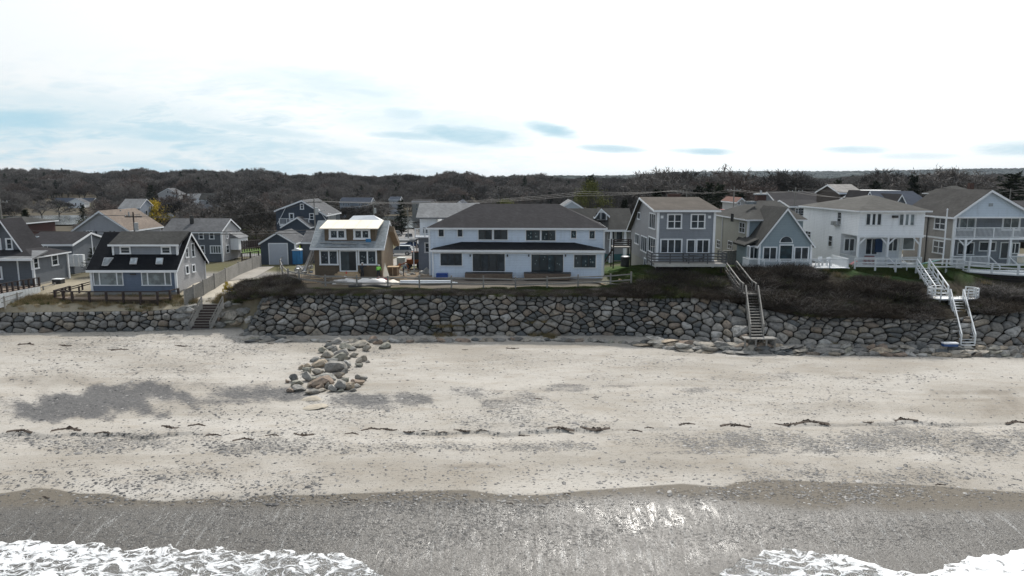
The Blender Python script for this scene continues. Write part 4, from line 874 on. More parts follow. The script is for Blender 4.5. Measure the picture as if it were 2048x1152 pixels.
# dormer
def slope_hit(h, px, py, z0, m_):
    c, r = h._ray(px, py); return c+r*((z0+m_*c.y-c.z)/(r.z-m_*r.y))
yd = slope_hit(h, 290, 508.5, zew+.24, m1).y; dw0, dw1 = h.F(226, 495, yd).x, h.F(354, 495, yd).x; zt = h.F(290, 492, yd-.3).z; zb = zew+(yd-.3)*m1
h.part('dormer', MB().prism([(dw0, yd, zb), (dw0, yr+.2, zb+1.2), (dw0, yr+.2, pkz-.1), (dw0, yd, zt)], (dw1-dw0, 0, 0)), grey_sid)
h.part('dormer_roof', MB().prism([(dw0-.35, yd-.35, zt-.02), (dw0-.35, yr+.1, pkz+.06), (dw0-.35, yr+.1, pkz+.32), (dw0-.35, yd-.35, zt+.16)], (dw1-dw0+.7, 0, 0)), rf_dgrey)
h.box('dormer_fascia', dw0-.37, dw1+.37, yd-.4, yd-.35, zt-.03, zt+.16, white)
h.corners([(dw0, yd+.02), (dw1, yd+.02)], zb+.05, zt, .1); 
for a, c in ((242, 259.5), (324.5, 340)): h.winF(a, 495, c, 505.5, yd, cols=1, rows=2, fw=.15, bw=.02)
for a, b_, c in ((187.5, 246, 0), (284, 342, 0)): h.winF(a, 545.5, b_, 569.5, 0, cols_w=(1, 3.2, 1), fw=.1, bw=.06, pm=gl2)
def on_slope(px, py):
    c, r = h._ray(px, py); k = r.z-m1*r.y; t = (zew+m1*c.y-c.z)/k; return c+r*t
for a, b_, c, d, e, f in ((210, 230, 519, 535, 204, 217), (263, 278, 519.5, 532, 259.5, 274.5), (314, 329, 519.5, 532, 311.5, 326.5)):
    q0, q1, q2, q3 = on_slope(e+2, d), on_slope((f+b_)/2 if 0 else f+.5, d), on_slope(b_, c), on_slope(a+1, c)
    nv = Vector((0, -m1, 1)).normalized()*.24; m = MB(); m.prism([q0+nv, q1+nv, q2+nv, q3+nv], nv*.4); sk_ = h.part('skylight', m, metal)
    qs = [q0, q1, q2, q3]; cc_ = sum(qs, Vector())/4; h.part('skylight_glass', MB().prism([cc_+(q-cc_)*.86+nv*1.38 for q in qs], nv*.08), sky_gl, sk_)
for a, b_, c, d in ((382, 488, 388.5, 513), (370.5, 497, 376, 514), (371, 532.5, 377, 546.5), (384, 530.5, 389.5, 543)): h.winS(a, b_, c, d, x1+.033, 1, cols=1, rows=2 if d > 500 and b_ < 520 else 1, fw=.13, bw=.02)
h.corners([(0, 0), (x1+.02, 0)], .1, zew-.1); h.box('wall_lamp', x1*.47, x1*.53, -.2, 0, 2.0, 2.12, darkm)
h.part('downspout', MB().tube((x1+.1, dp-.1, .1), (x1+.1, dp-.1, zew), .05), white)
dk = thing('deck', 'dark brown timber deck wrapping the front of the blue cottage', 'deck', (h.O.x, 73.6, 5.2)); D = Vector((h.O.x, 73.6, 5.2))
cs = [Vector((-3.4, 3.8, 0)), Vector((-3.2, .9, 0)), Vector((-.8, 0, 0)), Vector((8.3, 0, 0)), Vector((9.3, .7, 0)), Vector((9.5, 2.2, .0))]
m = MB(); fl = [(c.x, c.y, .25) for c in cs]+[(-3.4, 3.8, .25)]; m.prism([(-3.4, 3.6, .15), (-3.2, .9, .15), (-.8, 0, .15), (8.3, 0, .15), (9.3, .7, .15), (9.4, 2.35, .15), (0, 2.35, .15), (0, 3.6, .15)], (0, 0, .15)); m.build('floor', woodb, dk)
railing(dk, [c+Vector((0, 0, .3)) for c in cs], .75, woodd, base=-.8, step=1.7, rails=(1.,), pw=.2, rw=.12)
m = MB(); 
for k in range(3): MB().beam(cs[2]+Vector((0, 0, .05-.22*k)), cs[3]+Vector((0, 0, .05-.22*k)), .05, .1).build('deck_apron_board', woodd, dk)
for i, (a, b_) in enumerate([((-5.2, 3.0, .2), (-.4, 3.4, 1.5)), ((-5.6, 3.4, .3), (-.6, 4.8, 1.7))]):
    MB().beam(a, b_, .1, .1).build('ramp_rail', woodd, dk); [MB().box(Vector(a).lerp(Vector(b_), t).x-.07, Vector(a).lerp(Vector(b_), t).x+.07, Vector(a).lerp(Vector(b_), t).y-.07, Vector(a).lerp(Vector(b_), t).y+.07, -.5, Vector(a).lerp(Vector(b_), t).z+.08).build('post', woodd, dk) for t in (0, .33, .66, 1)]
# grey plank fence to the right of it, climbing the path
fpts = [G(371, 612), G(389, 603), G(408, 591), G(430, 578), G(452, 565), G(478, 551), G(505, 540), G(523, 533)]
fr_t = thing('plank_fence', 'weathered grey plank fence beside the sandy path right of the blue cottage', 'fence', fpts[0])
for a, b_ in zip(fpts[:-1], fpts[1:]):
    n = max(3, int((b_-a).length/.55))
    for i in range(n):
        p, q_ = a.lerp(b_, i/n)-fpts[0], a.lerp(b_, (i+.94)/n)-fpts[0]; m = MB().prism([p-Vector((0, 0, .3)), q_-Vector((0, 0, .3)), q_+Vector((0, 0, 1.62)), p+Vector((0, 0, 1.62))], (.03, .05, 0)); m.build('plank', woodg, fr_t)
    p = a-fpts[0]; MB().box(p.x-.07, p.x+.07, p.y-.09, p.y+.05, p.z-.3, p.z+1.75).build('post', woodg, fr_t)
# ---------------------------------------------------------------- beach stairs
def stairs(name, label, a, b_, w, n, mat, rail_h=1.0, post=4, balu=False, stringer=.28, side=None, solid=False, foot=0.):
    """straight flight from a (top, left edge) to b (bottom, left edge); width w towards side"""
    a, b_ = Vector(a), Vector(b_); r = thing(name, label, 'stairs', b_) if isinstance(name, str) else name; o = r.location if isinstance(name, str) else Vector(r.location)
    sd_ = Vector(side).normalized()*w if side else Vector((w, 0, 0)); a -= o; b_ -= o; fwd = (b_-a); fh = Vector((fwd.x, fwd.y, 0)).normalized()
    for i in range(n+1):
        p = a.lerp(b_, i/n); dpt_ = fh*.30; MB().prism([p, p+sd_, p+sd_+dpt_, p+dpt_], (0, 0, .045)).build('tread', mat, r); MB().prism([p+dpt_*.05-Vector((0, 0, .02)), p+sd_+dpt_*.05-Vector((0, 0, .02)), p+sd_+dpt_*.05-Vector((0, 0, .24)), p+dpt_*.05-Vector((0, 0, .24))], fh*.03).build('riser', gap_shade_m, r) if solid else None
    for k in (0, 1):
        off = sd_*k; MB().beam(a+off, b_+off, .07, stringer).build('stringer', mat, r)
        MB().beam(a+off+Vector((0, 0, rail_h)), b_+off+Vector((0, 0, rail_h)), .10, .12).build('handrail', mat, r)
        MB().beam(a+off+Vector((0, 0, rail_h*.5)), b_+off+Vector((0, 0, rail_h*.5)), .05, .1).build('mid_rail', mat, r)
        for i in range(post+1):
            p = a.lerp(b_, i/post)+off; MB().box(p.x-.06, p.x+.06, p.y-.06, p.y+.06, p.z-.5-foot*(i == post), p.z+rail_h+.03).build('post', mat, r)
    return r
gap_shade_m = woodd  # dark boards added to paint in the shade between the treads
ta, tb = onZ(404, 611, 4.95), onZ(379, 660, 2.35)
stairs('beach_stairs', 'short weathered wooden stairs from the sandy path down through the low seawall', ta+Vector((0, 0, .12)), tb+Vector((0, 0, .12)), 2.2, 9, woodg, .8, 3, side=(1, .02, 0), solid=True)
# ---------------------------------------------------------------- houses behind the cottage
h = House('gabled_house', 'big pale grey two storey house with tan roof and black shutters', 152, 105, 5.6)
x1 = h.F(258, 470).x; dp = h.S(326, 457, x1+.3).y; pk = h.F(205, 424, -.25); ze = h.F(152, 461, 0).z
h.gable_y(0, x1, 0, dp, 0, ze, pk.z, cream_sid and M('pale_grey_siding', (.34, .35, .375), .7, .08, kind='siding'), rf_tan, oh=.3, rake=.3)
blk = M('black_shutter', (.02, .022, .026), .6)
for (a, b_, sh0, sh1, y0_, y1_) in ((174, 186, 167, 190.5, 462, 475), (222, 224, 219, 227, 462, 475), (170, 189, 164.7, 196, 492, 505), (205, 209, 200, 214, 492, 505)):
    if b_-a > 4: h.winF(a, y0_, b_, y1_, 0, cols=2, fw=.08)
    for sx0 in (sh0, sh1):
        p, q_ = h.F(sx0, y0_, 0), h.F(sx0+4.5, y1_, 0); h.box('shutter', p.x, q_.x, -.05, 0, q_.z, p.z, blk)
h.corners([(0, 0), (x1, 0)], 0, ze-.1); h.winS(262, 470, 268, 482, x1, 1, cols=1, rows=2)
for x, z in ((x1*.55, .9), (x1*.7, .6)): h.part('vent_pipe', MB().tube((x, dp*.5, pk.z-1.2), (x, dp*.5, pk.z+z-.8), .12), metal)
h = House('colonial_house', 'dark grey colonial house with pale roof and one stove pipe, right of the tan-roofed house', 329, 105, 5.8)
x1 = h.F(443, 480).x; dp = h.S(478.5, 470, x1).y; ze = h.F(390, 464, 0).z; zr = h.S(460, 440, x1+.25).z
h.gable_x(0, x1, 0, dp, 0, ze, zr, greyd_sid, rf_grey, oh=.25, rake=.2)
h.part('lit_end_overlay', MB().prism([(x1+.003, 0, 0), (x1+.003, dp, 0), (x1+.003, dp, ze-.1), (x1+.003, dp/2, zr-.15), (x1+.003, 0, ze-.1)], (.03, 0, 0)), greyl_sid)  # stronger light on the end wall painted in as a lighter grey overlay
for a, b_, c, d in ((398.5, 465.5, 406.5, 477), (419.5, 465.5, 427.5, 477), (402, 492, 409, 506)): h.winF(a, b_, c, d, 0, cols=1, rows=2, fw=.12, bw=.03)
h.winF(421.5, 492.5, 443-1.5, 505.5, -.01, cols=4, fw=.14, bw=.04, pm=gl2)
for a, b_, c, d in ((452, 464, 455, 476), (467.5, 464, 470.5, 474), (452, 491, 458, 505)): h.winS(a, b_, c, d, x1+.033, 1, cols=1, rows=2, fw=.1, bw=.03)
h.corners([(0, 0), (x1+.02, 0), (x1+.02, dp)], 0, ze-.15); p = h.F(384, 446, dp*.3); h.part('stove_pipe', MB().tube((p.x, p.y, p.z-.5), (p.x, p.y, p.z+1.1), .3, n=10), darkm)
h.box('entry_bay', x1+.034, x1+1.3, dp*.45, dp, 1.5, 3.3, white_sid); h.part('bay_roof', MB().prism([(x1+.034, dp*.45-.1, 3.3), (x1+1.5, dp*.45-.1, 3.3), (x1+.034, dp*.45-.1, 4.1)], (0, dp*.55+.2, 0)), rf_lgrey)
h = House('gambrel_house', 'dark blue gambrel house with white trim and a small balcony behind the garage', 555.5, 122, 5.4)
x1 = h.F(652, 440).x; ze = h.F(555, 422, 0).z; pk = h.F(604, 402, 0); dp = 10
h.gable_y(0, x1, 0, dp, 0, ze, pk.z, dblue_sid, rf_grey, xr=pk.x, oh=.2, rake=.3, zeR=h.F(668, 436, 0).z if 0 else h.F(652, 431, 0).z)
m = MB()
for (a, b_), (c, d) in (((572, 414), (555, 448)), ((637, 418), (652, 440))):
    p, q_ = h.F(a, b_, -.06), h.F(c, d, -.06); m.beam(p, q_, .06, .28, up=(0, 1, 0))
h.part('gambrel_trim', m, white)
h.winF(601.5, 409, 606.5, 417.5, 0, cols=1, rows=2, fw=.14); h.winF(620, 428, 627, 438, 0, cols=1, rows=2, fw=.14); h.winF(580, 428, 586.5, 439, 0, cols=1, fw=.18, name='balcony_door')
p, q_ = h.F(559, 449, -1.2), h.F(583, 449, -1.2); h.box('balcony', p.x, q_.x+3, -1.2, 0, p.z-.25, p.z, white)
railing(h.r, [Vector((p.x, -1.15, p.z)), Vector((q_.x+3, -1.15, p.z))], 1.0, wpaint, step=1.2, balu=.2)
for i in range(4): 
    a = 656+i*4.1; h.winS(a, 428, a+2.2, 440, x1, 1, cols=1, fw=.1)
g0, g1, gp = h.F(560, 456, -3), h.F(625, 456, -3), h.F(594.6, 436, -3)
h.gable_y(g0.x+.4, g1.x-.6, -3, 0, 0, g0.z+.2, gp.z, dblue_sid, rf_grey, xr=gp.x, oh=.3, wallname='front_wing_wall', roofname='front_wing_roof')
h = House('garage', 'small dark blue garage with one white overhead door', 521.5, 101, 5.75, 'garage')
x1 = h.F(590.5, 500).x; ze = h.F(521, 487, 0).z; pk = h.F(555.5, 466.5, -.2); dp = 6.5
h.gable_y(0, x1, 0, dp, 0, ze, pk.z, dblue_sid, rf_grey, oh=.2, rake=.2)
h.part('side_overlay', MB().box(x1+.003, x1+.03, 0, dp, 0, ze-.1), M('pale_shingle_wall', (.36, .35, .32), .85, .15, kind='shingle'))
a, b_ = h.F(538.5, 488, 0), h.F(575, 518, 0); h.box('door_casing', a.x-.15, b_.x+.15, -.06, 0, 0, a.z+.15, white)
dr = h.box('overhead_door', a.x, b_.x, -.09, -.06, .05, a.z, M('garage_door', (.42, .45, .50), .6, .05))
for i in range(4): h.box('door_panel', a.x+.06, b_.x-.06, -.11, -.091, .08+i*(a.z/4), .04+(i+1)*(a.z/4)-.08, M('garage_door', ()), dr)
h.corners([(x1, 0)], 0, ze-.1)
h.gable_x(x1+.35, x1+4.6, 2.2, 8.2, 0, ze-.1, ze+1.3, greyd_sid, rf_grey, oh=.2, rake=.1, wallname='link_wall', roofname='link_roof')
# ---------------------------------------------------------------- cottage under construction
h = House('cottage_under_construction', 'brown sheathed cottage under construction with a bare plywood dormer roof', 628, 80, 6.95, rot=R(-1.5))
x1 = h.F(764, 520).x; dp = h.S(786, 520, x1).y; yr = dp*.5; ze = h.F(690, 498.5, -.35).z; zr = h.S(783.5, 443, x1+.3).z
m1 = (zr-ze)/(yr+.35); zew = ze+.35*m1
h.gable_x(0, x1, 0, dp, 0, zew, zr, sheath, membrane, oh=.4, rake=.35, t=.2)
h.part('end_sheathing', MB().prism([(x1+.003, 0, 0), (x1+.003, dp, 0), (x1+.003, dp, zew-.1), (x1+.003, yr, zr-.15), (x1+.003, 0, zew-.1)], (.03, 0, 0)), tan_wall)
h.part('rear_overhang', MB().prism([(x1+.04, yr+.6, zr-1.2), (x1+.04, dp+.6, zew-.6), (x1+.04, dp+.9, zew-.1), (x1+.04, yr+.5, zr-.5)], (.7, 0, 0)), tan_wall)
yd = slope_hit(h, 700, 481.6, zew+.21, m1).y; d0, d1 = h.F(649.5, 480, yd).x, h.F(751, 480, yd).x; zt = h.F(700, 457, yd-.35).z; zb = zew+yd*m1-.3
h.part('dormer', MB().prism([(d0, yd, zb), (d0, yr+.3, zr-.3), (d0, yr+.3, zr-.02), (d0, yd, zt)], (d1-d0, 0, 0)), sheath)
n_ = 5; L_ = d1-d0+.9
for i in range(n_): h.part('plywood_sheet', MB().prism([(d0-.45+L_*i/n_+.012, yd-.5, zt-.06), (d0-.45+L_*i/n_+.012, yr+.15, zr+.10), (d0-.45+L_*i/n_+.012, yr+.15, zr+.26), (d0-.45+L_*i/n_+.012, yd-.5, zt+.02)], (L_/n_-.024, 0, 0)), ply)
for a, b_ in ((660.5, 690), (709.5, 738)):
    h.winF(a, 460.5, b_, 476.5, yd, cols=2, rows=1, fw=.17, bw=.09, bm=white, sticker=4)
h.winF(641.5, 502.5, 674.5, 527.5, 0, cols=2, rows=1, fw=.17, bw=.08, sticker=4); h.winF(718.5, 502.5, 751.5, 527.5, 0, cols=2, rows=1, fw=.17, bw=.08, sticker=4)
a, b_ = h.F(681, 502.5), h.F(713, 541); h.win(a.x, b_.x, b_.z, a.z, 0, 'F', cols=1, fw=.16, name='door_opening', pm=blackm, sill=False)
h.box('sliding_door', a.x+.02, (a.x*.45+b_.x*.55), -.06, -.022, b_.z, a.z, glt)
for i in range(2): h.box('step', a.x-.3-.25*i, b_.x+.3+.25*i, -.5-.35*i, -.08-.35*i, -.6, b_.z-.12-.18*i, lumber)
h.corners([(x1+.01, -.01)], 0, zew-.15, .07, tan_wall)
def rooflift(px, py):
    c, r = h._ray(px, py); t = (zew+.24+m1*c.y-c.z)/(r.z-m1*r.y); return c+r*t
for a, b_, c in ((640, 703, 486), (665, 713, 488), (721, 738, 487.5), (650, 700, 494)):
    p, q_ = rooflift(a, c), rooflift(b_, c+.7); h.part('roof_plank', MB().beam(p+Vector((0, 0, .05)), q_+Vector((0, 0, .05)), .14, .05), metal)
h.box('blue_wrap', d1-1.1, d1-.5, yd-.15, yd-.01, zb+.35, zb+.75, M('blue_plastic', (.02, .16, .35), .4))
# ---------------------------------------------------------------- duplex
h = House('white_duplex', 'long pale blue-white two storey duplex with black windows and dark hip roof', 859.5, 82, 6.75, rot=R(-2.2))
x1 = h.F(1207.7, 480).x; ze = h.F(1030, 456, -.35).z; zr = h.F(1034, 407.5, 5.6).z; xa, xb = h.F(952, 407, 5.6).x, h.F(1116, 408.5, 5.6).x
h.box('wall', 0, x1, 0, 11.2, .05, ze-.1, duplex_sid); h.box('foundation', .05, x1-.05, -2.1, 11, -.8, .05, concrete)
h.hip(0, x1, 0, 11.2, ze, zr, xa, xb, 5.6, rf_char, t=.2); h.corners([(0, 0), (x1, 0)], .05, ze-.15, .1)
ye = -2.2; l0, l1 = h.F(866, 530, ye).x, h.F(1204.6, 530, ye).x; pz = h.F(1030, 501, ye-.35).z
h.box('lower_wall', l0, l1, ye, -.01, .05, pz-.1, duplex_sid); h.corners([(l0, ye), (l1, ye)], .05, pz-.1, .1)
pa, pb = h.F(923, 484.5, -.02), h.F(1148.6, 486, -.02)
mb = MB(); X0, X1, Y0 = l0-.3, l1+.3, ye-.4; mb.add([(X0, Y0, pz), (X1, Y0, pz), (X1, -.003, pz), (X0, -.003, pz), (pa.x, -.003, pa.z+.05), (pb.x, -.003, pb.z+.05)], [(0, 1, 5, 4), (1, 2, 5), (3, 0, 4), (0, 3, 2, 1), (2, 3, 4, 5)]); h.part('porch_roof', mb, rf_black)
h.box('porch_fascia', X0, X1, Y0-.03, Y0, pz-.22, pz+.03, white); h.box('frieze_board', l0+.02, l1-.02, ye-.03, ye-.001, pz-.4, pz-.1, white)
K = dict(fm=white, bm=blackm, fw=.1, bw=.05)
h.winF(877.5, 458.5, 887.5, 472.5, 0, cols=1, **K); h.winF(915.5, 458.8, 925, 473, 0, cols=1, **K); h.winF(957, 459.5, 984, 479, 0, cols=2, **K); h.winF(988, 459.5, 1015, 479, 0, cols=2, **K)
h.winF(1052.2, 460.5, 1079.6, 480.5, 0, cols=2, sticker=3, pm=glt, **K); h.winF(1083.2, 460.8, 1110.6, 480.8, 0, cols=2, sticker=3, pm=glt, **K); h.winF(1142.5, 461.5, 1152, 476, 0, cols=1, sticker=3, pm=glt, **K); h.winF(1179.3, 462, 1189, 476.8, 0, cols=1, sticker=3, pm=glt, **K)
h.winF(881, 506.5, 924, 531, ye, cols=3, **K); h.winF(945.5, 507.5, 1009.5, 542.5, ye, cols=4, name='glass_door', **K)
h.winF(1063, 508.8, 1126, 544, ye, cols=4, sticker=2, pm=glt, name='glass_door', **K); h.winF(1148.5, 509.5, 1191, 535, ye, cols=3, sticker=3, pm=glt, **K)
for px_ in (940.5, 1015, 1057.5, 1131): p = h.F(px_, 511, ye); h.box('wall_lamp', p.x-.07, p.x+.07, ye-.14, ye, p.z-.12, p.z+.12, darkm)
D2 = h
for px0, px1, who in ((929.5, 1024.5, 'below the left glass doors of the duplex'), (1047.5, 1142, 'below the right glass doors of the duplex')):
    a, b_ = h.F(px0, 547, ye-1.4), h.F(px1, 560, ye-1.4); w0 = h.M @ Vector(((a.x+b_.x)/2, ye-1.4, b_.z)); st = thing('board_stack', 'low long stack of brown boards '+who, 'lumber stack', w0, h.rot); L_ = b_.x-a.x; H_ = a.z-b_.z
    for r_ in range(5): 
        for c in range(3): MB().box(-L_/2+rd.uniform(0, .1), L_/2-rd.uniform(0, .15), c*.42, c*.42+.39, r_*H_/5, (r_+.9)*H_/5).build('plank', woodb, st)
    MB().box(-L_/2, L_/2, 0, 1.25, H_, H_+.04).build('cover_sheet', darkm, st)
a, b_ = h.F(872, 547.5, ye-1.2), h.F(895, 558, ye-1.2); w0 = h.M @ Vector((a.x, ye-1.2, b_.z)); st = thing('crate_stack', 'bright blue stacked crates at the left corner of the duplex', 'crates', w0)
bl = M('blue_crate', (.02, .06, .25), .5)
for i in range(3): MB().box(0, b_.x-a.x, 0, .8, i*.21, i*.21+.18).build('crate', bl, st)
# ---------------------------------------------------------------- house seen between the cottage and the duplex, and roofs behind the duplex
h = House('grey_blue_house', 'grey-blue house with a porch deck half hidden by the left end of the duplex', 837, 92, 6.0)
x1 = h.F(872, 500).x; zz_ = h.F(850, 474, 0).z; h.box('wall', 0, x1, 0, 8, 0, zz_, M('mid_grey_siding', (.22, .25, .30), .7, .1, kind='siding'))
h.winF(851, 487, 859, 503.5, 0, cols=1, rows=2, fw=.16, bw=.03); h.box('deck_floor', -.3, x1, -1.5, 0, zz_, zz_+.2, white); h.box('upper_wall', 0, x1, 1.8, 8, zz_, zz_+2.3, white_sid); h.winF(846, 455, 856, 466, 1.8, cols=1, fw=.1)
railing(h.r, [Vector((-.2, -1.4, zz_+.2)), Vector((x1, -1.4, zz_+.2))], 1.0, wpaint, step=1.3, balu=.2)
h.part('roof', MB().prism([(-.4, 1, zz_+2.3), (-.4, 5, zz_+4.1), (-.4, 5, zz_+4.3), (-.4, 1, zz_+2.5)], (x1+6, 0, 0)), rf_lgrey)
m = MB(); h.part('carport_roof', MB().box(-5.3, -.4, -.5, 3, zz_-.6, zz_-.4), rf_lgrey)
for x in (-5.1, -.6): 
    for y in (-.3, 2.8): h.box('carport_post', x-.07, x+.07, y-.07, y+.07, 0, zz_-.6, wpaint)
def small_house(name, label, px0, px1, Y, py_base, py_eave, py_ridge, wall, roof, axis='x', dp=7, wins=(), group=None, base=None, rot=0, trim=white, chim=None, fw=.09):
    zb = onY((px0+px1)/2, py_base, Y).z; h = House(name, label, px0, Y, zb, rot=rot, group=group)
    x1 = h.F(px1, py_base).x; ze = h.F((px0+px1)/2, py_eave, 0).z
    if axis == 'x': zr = h.F((px0+px1)/2, py_ridge, dp/2).z; h.gable_x(0, x1, 0, dp, -2.5, ze, max(zr, ze+.3), wall, roof, oh=.25, rake=.2, trim=trim)
    elif axis == 'y': zr = h.F((px0+px1)/2, py_ridge, 0).z; h.gable_y(0, x1, 0, dp, -2.5, ze, max(zr, ze+.3), wall, roof, oh=.25, rake=.2, trim=trim)
    else: zr = h.F((px0+px1)/2, py_ridge, dp/2).z; h.box('wall', 0, x1, 0, dp, -2.5, ze-.1, wall); h.hip(0, x1, 0, dp, ze, max(zr, ze+.3), min(dp/2, x1*.35), max(x1-dp/2, x1*.65), dp/2, roof, trim=trim)
    for w in wins:
        kw = dict(cols=w[4] if len(w) > 4 else 1, rows=w[5] if len(w) > 5 else 2, fw=fw, bw=.04); h.winF(w[0], w[1], w[2], w[3], 0, **kw)
    if chim: p = h.F(chim[0], chim[1], dp*.45); h.box('chimney', p.x-.4, p.x+.4, p.y-.35, p.y+.35, p.z-2.2, p.z, brick)
    return h
small_house('shed_roof_house', 'pale metal roofed house peeking out behind the left end of the duplex roof', 856, 905, 108, 500, 441, 424, white_sid, rf_lgrey, 'x', 8)
small_house('dormered_house', 'dark roofed house with a white-trimmed dormer just above the duplex roof at left', 895, 945, 120, 480, 424, 404, dblue_sid, rf_blue, 'y', 9)
small_house('gabled_cottage', 'pale blue gable end poking above the right end of the duplex roof', 1122, 1163, 122, 480, 416, 403, M('pale_gable', (.45, .5, .55), .7, .08, kind='siding'), rf_lgrey, 'y', 8)
h = House('bungalow', 'dark roofed bungalow with a small gabled dormer and white porch columns', 1166, 103, 6.0)
x1 = h.F(1262, 480).x; ze = h.F(1215, 460, -1.2).z; zr = h.F(1200, 416.5, 4).z
h.box('wall', 0, x1, .6, 8, 0, ze, greyl_sid); h.gable_x(-.2, x1, -1.2+.3, 8.8, ze-.25, ze, zr, greyl_sid, rf_dgrey, oh=.3, rake=.2, wallname='upper_wall') if 0 else h.part('roof', MB().prism([(-6, -1.3, ze), (-6, 4, zr), (-6, 9, ze), (-6, 9, ze-.2), (-6, -1.3, ze-.2)], (x1+6.3, 0, 0)), rf_dgrey)
h.box('fascia', -6, x1+.3, -1.36, -1.3, ze-.25, ze+.03, white)
for px_ in (1222, 1250): p = h.F(px_, 480, -1); h.part('porch_column', MB().tube((p.x, -1, 0), (p.x, -1, ze-.2), .3, .2, 10), white)
h.winF(1217, 462, 1229, 478, .6, cols=2); h.winF(1233, 462, 1244, 484, .6, cols=1, name='door', pm=glt); h.box('porch_rail', 0, x1, -1.1, -1, .4, 1.3, M('teal_paint', (.03, .10, .11), .6))
d0, d1 = h.F(1187, 440, .4), h.F(1221, 440, .4); pk = h.F(1202, 419, .4); zb = h.F(1200, 440, .4).z
h.gable_y(d0.x+.5, d1.x-.5, .4, 4, zb, h.F(1190, 430, .4).z, pk.z, white_sid, rf_dgrey, xr=pk.x, oh=.35, rake=.2, wallname='dormer', roofname='dormer_roof'); h.winF(1193, 427, 1199.5, 438, .4, cols=1, fm=blackm); h.winF(1204, 427, 1210.5, 438, .4, cols=1, fm=blackm)
# ---------------------------------------------------------------- grey house with saltbox roof
h = House('grey_house', 'grey clapboard house with brown saltbox roof above a wooden deck', 1314.5, 78, 6.2)
x1 = h.F(1427.7, 470).x; dp = min(h.S(1259, 480, 0).y, 17.5); ze = h.F(1370, 425, -.4).z; yr = h.S(1279, 396, -.5).y; zr = h.S(1279, 397, -.5).z; ze2 = h.S(1254, 464, -.5).z
yr = min(yr, dp-4); h.gable_x(0, x1, 0, dp, 0, ze+.15, zr, grey_sid, rf_brown, yr=yr, ze2=ze2+.4, oh=.4, rake=.55, t=.18)
h.box('foundation', -.04, x1+.03, -.04, dp, -.4, 2.05, concrete); zf = h.F(1370, 506, 0).z
h.corners([(0, 0), (x1, 0)], 2.05, ze, .12); h.part('lit_gable_overlay', MB().prism([(-.003, 0, 2.06), (-.003, dp, 2.06), (-.003, dp, ze2+.3), (-.003, yr, zr-.12), (-.003, 0, ze)], (-.03, 0, 0)), M('lit_grey_siding', (.27, .27, .28), .7, .1, kind='siding'))  # side wall's extra skylight is put into this lighter copy of the siding
for a, b_ in ((1337, 1361), (1384, 1407.5)): h.winF(a, 430, b_, 455.5, 0, cols=2, rows=2, fw=.15, bw=.06)
h.winF(1323, 480, 1361.5, 504.5, 0, cols=3, rows=1, fw=.15, bw=.06, name='sliding_door'); h.winF(1375.5, 480.5, 1388, 504.5, 0, cols=1, fw=.13, name='door'); h.winF(1395, 480.5, 1416, 504.5, 0, cols=2, fw=.15, name='sliding_door')
for a in (1324, 1419): p = h.F(a, 434, 0); h.box('vent', p.x-.15, p.x+.15, -.06, 0, p.z-.15, p.z+.15, white)
for (a, b_, c, d, cl) in ((1300, 428, 1310.5, 456, 3), (1276.5, 426, 1280.5, 437.5, 1), (1271, 469, 1278, 487, 2), (1283, 474, 1293.5, 502, 3), (1298, 476, 1310.5, 504, 3)): h.winS(a, b_, c, d, -.033, -1, cols=cl, fw=.13, bw=.05)
for (a, b_, c, d) in ((1289, 518, 1292, 532), (1302, 522, 1306, 534)): h.winS(a, b_, c, d, -.045, -1, cols=1, fw=.15)
p = h.F(1337, 396, yr+.7); h.box('chimney', p.x-.1, p.x+1.5, yr+.5, yr+1.1, zr-.6, zr+.55, brick)
# deck
a, b_ = h.F(1308, 530, -2.6), h.F(1452, 530, -2.6); zf = h.F(1380, 528, -2.6).z; O_ = h.O+Vector((0, 0, zf)); dk = thing('deck', 'grey timber deck with slanting slatted rail in front of the brown roofed grey house', 'deck', O_)
q = [(a.x, -2.6), (b_.x, -2.6), (b_.x, .6), (x1+.05, .6), (x1+.05, -.06), (0, -.06), (a.x, -.06)]
MB().prism([(x, y, -.12) for x, y in q], (0, 0, .16)).build('floor', woodg, dk); MB().box(a.x, b_.x, -2.66, -2.6, -.3, .03).build('rim_board', M('pale_deck_edge', (.42, .41, .38), .8), dk)
A1, B1, C1 = Vector((a.x-.3, -2.6, 0)), Vector((b_.x, -2.6, 0)), Vector((b_.x, .5, 0))
railing(dk, [Vector((a.x-.3, -.1, 0)), A1, B1, C1], 1.15, M('grey_stained_wood', (.075, .078, .082), .8, .2), base=-.2, step=1.9, rails=(1., .72, .45, .2), pw=.11, rw=.12)
for i in range(4): xx = a.x+.4+i*(b_.x-a.x-.8)/3; MB().box(xx-.09, xx+.09, -2.3, -2.1, -2.2, -.12).build('post', woodd, dk)
fn = thing('patio_set', 'dark patio table with chairs on the grey timber deck', 'patio furniture', O_+Vector((x1*.6, -1.2, .04))); MB().tube((0, 0, .68), (0, 0, .72), .55, n=12).build('table_top', darkm, fn); MB().tube((0, 0, 0), (0, 0, .68), .05).build('table_leg', darkm, fn)
for s_ in (-1, 1): MB().box(s_*.9-.22, s_*.9+.22, -.22, .22, .4, .45).box(s_*1.12-.03, s_*1.12+.03, -.22, .22, .45, .95).box(s_*.9-.2, s_*.9-.16, -.2, .2, 0, .4).box(s_*.9+.16, s_*.9+.2, -.2, .2, 0, .4).build('chair', darkm, fn)
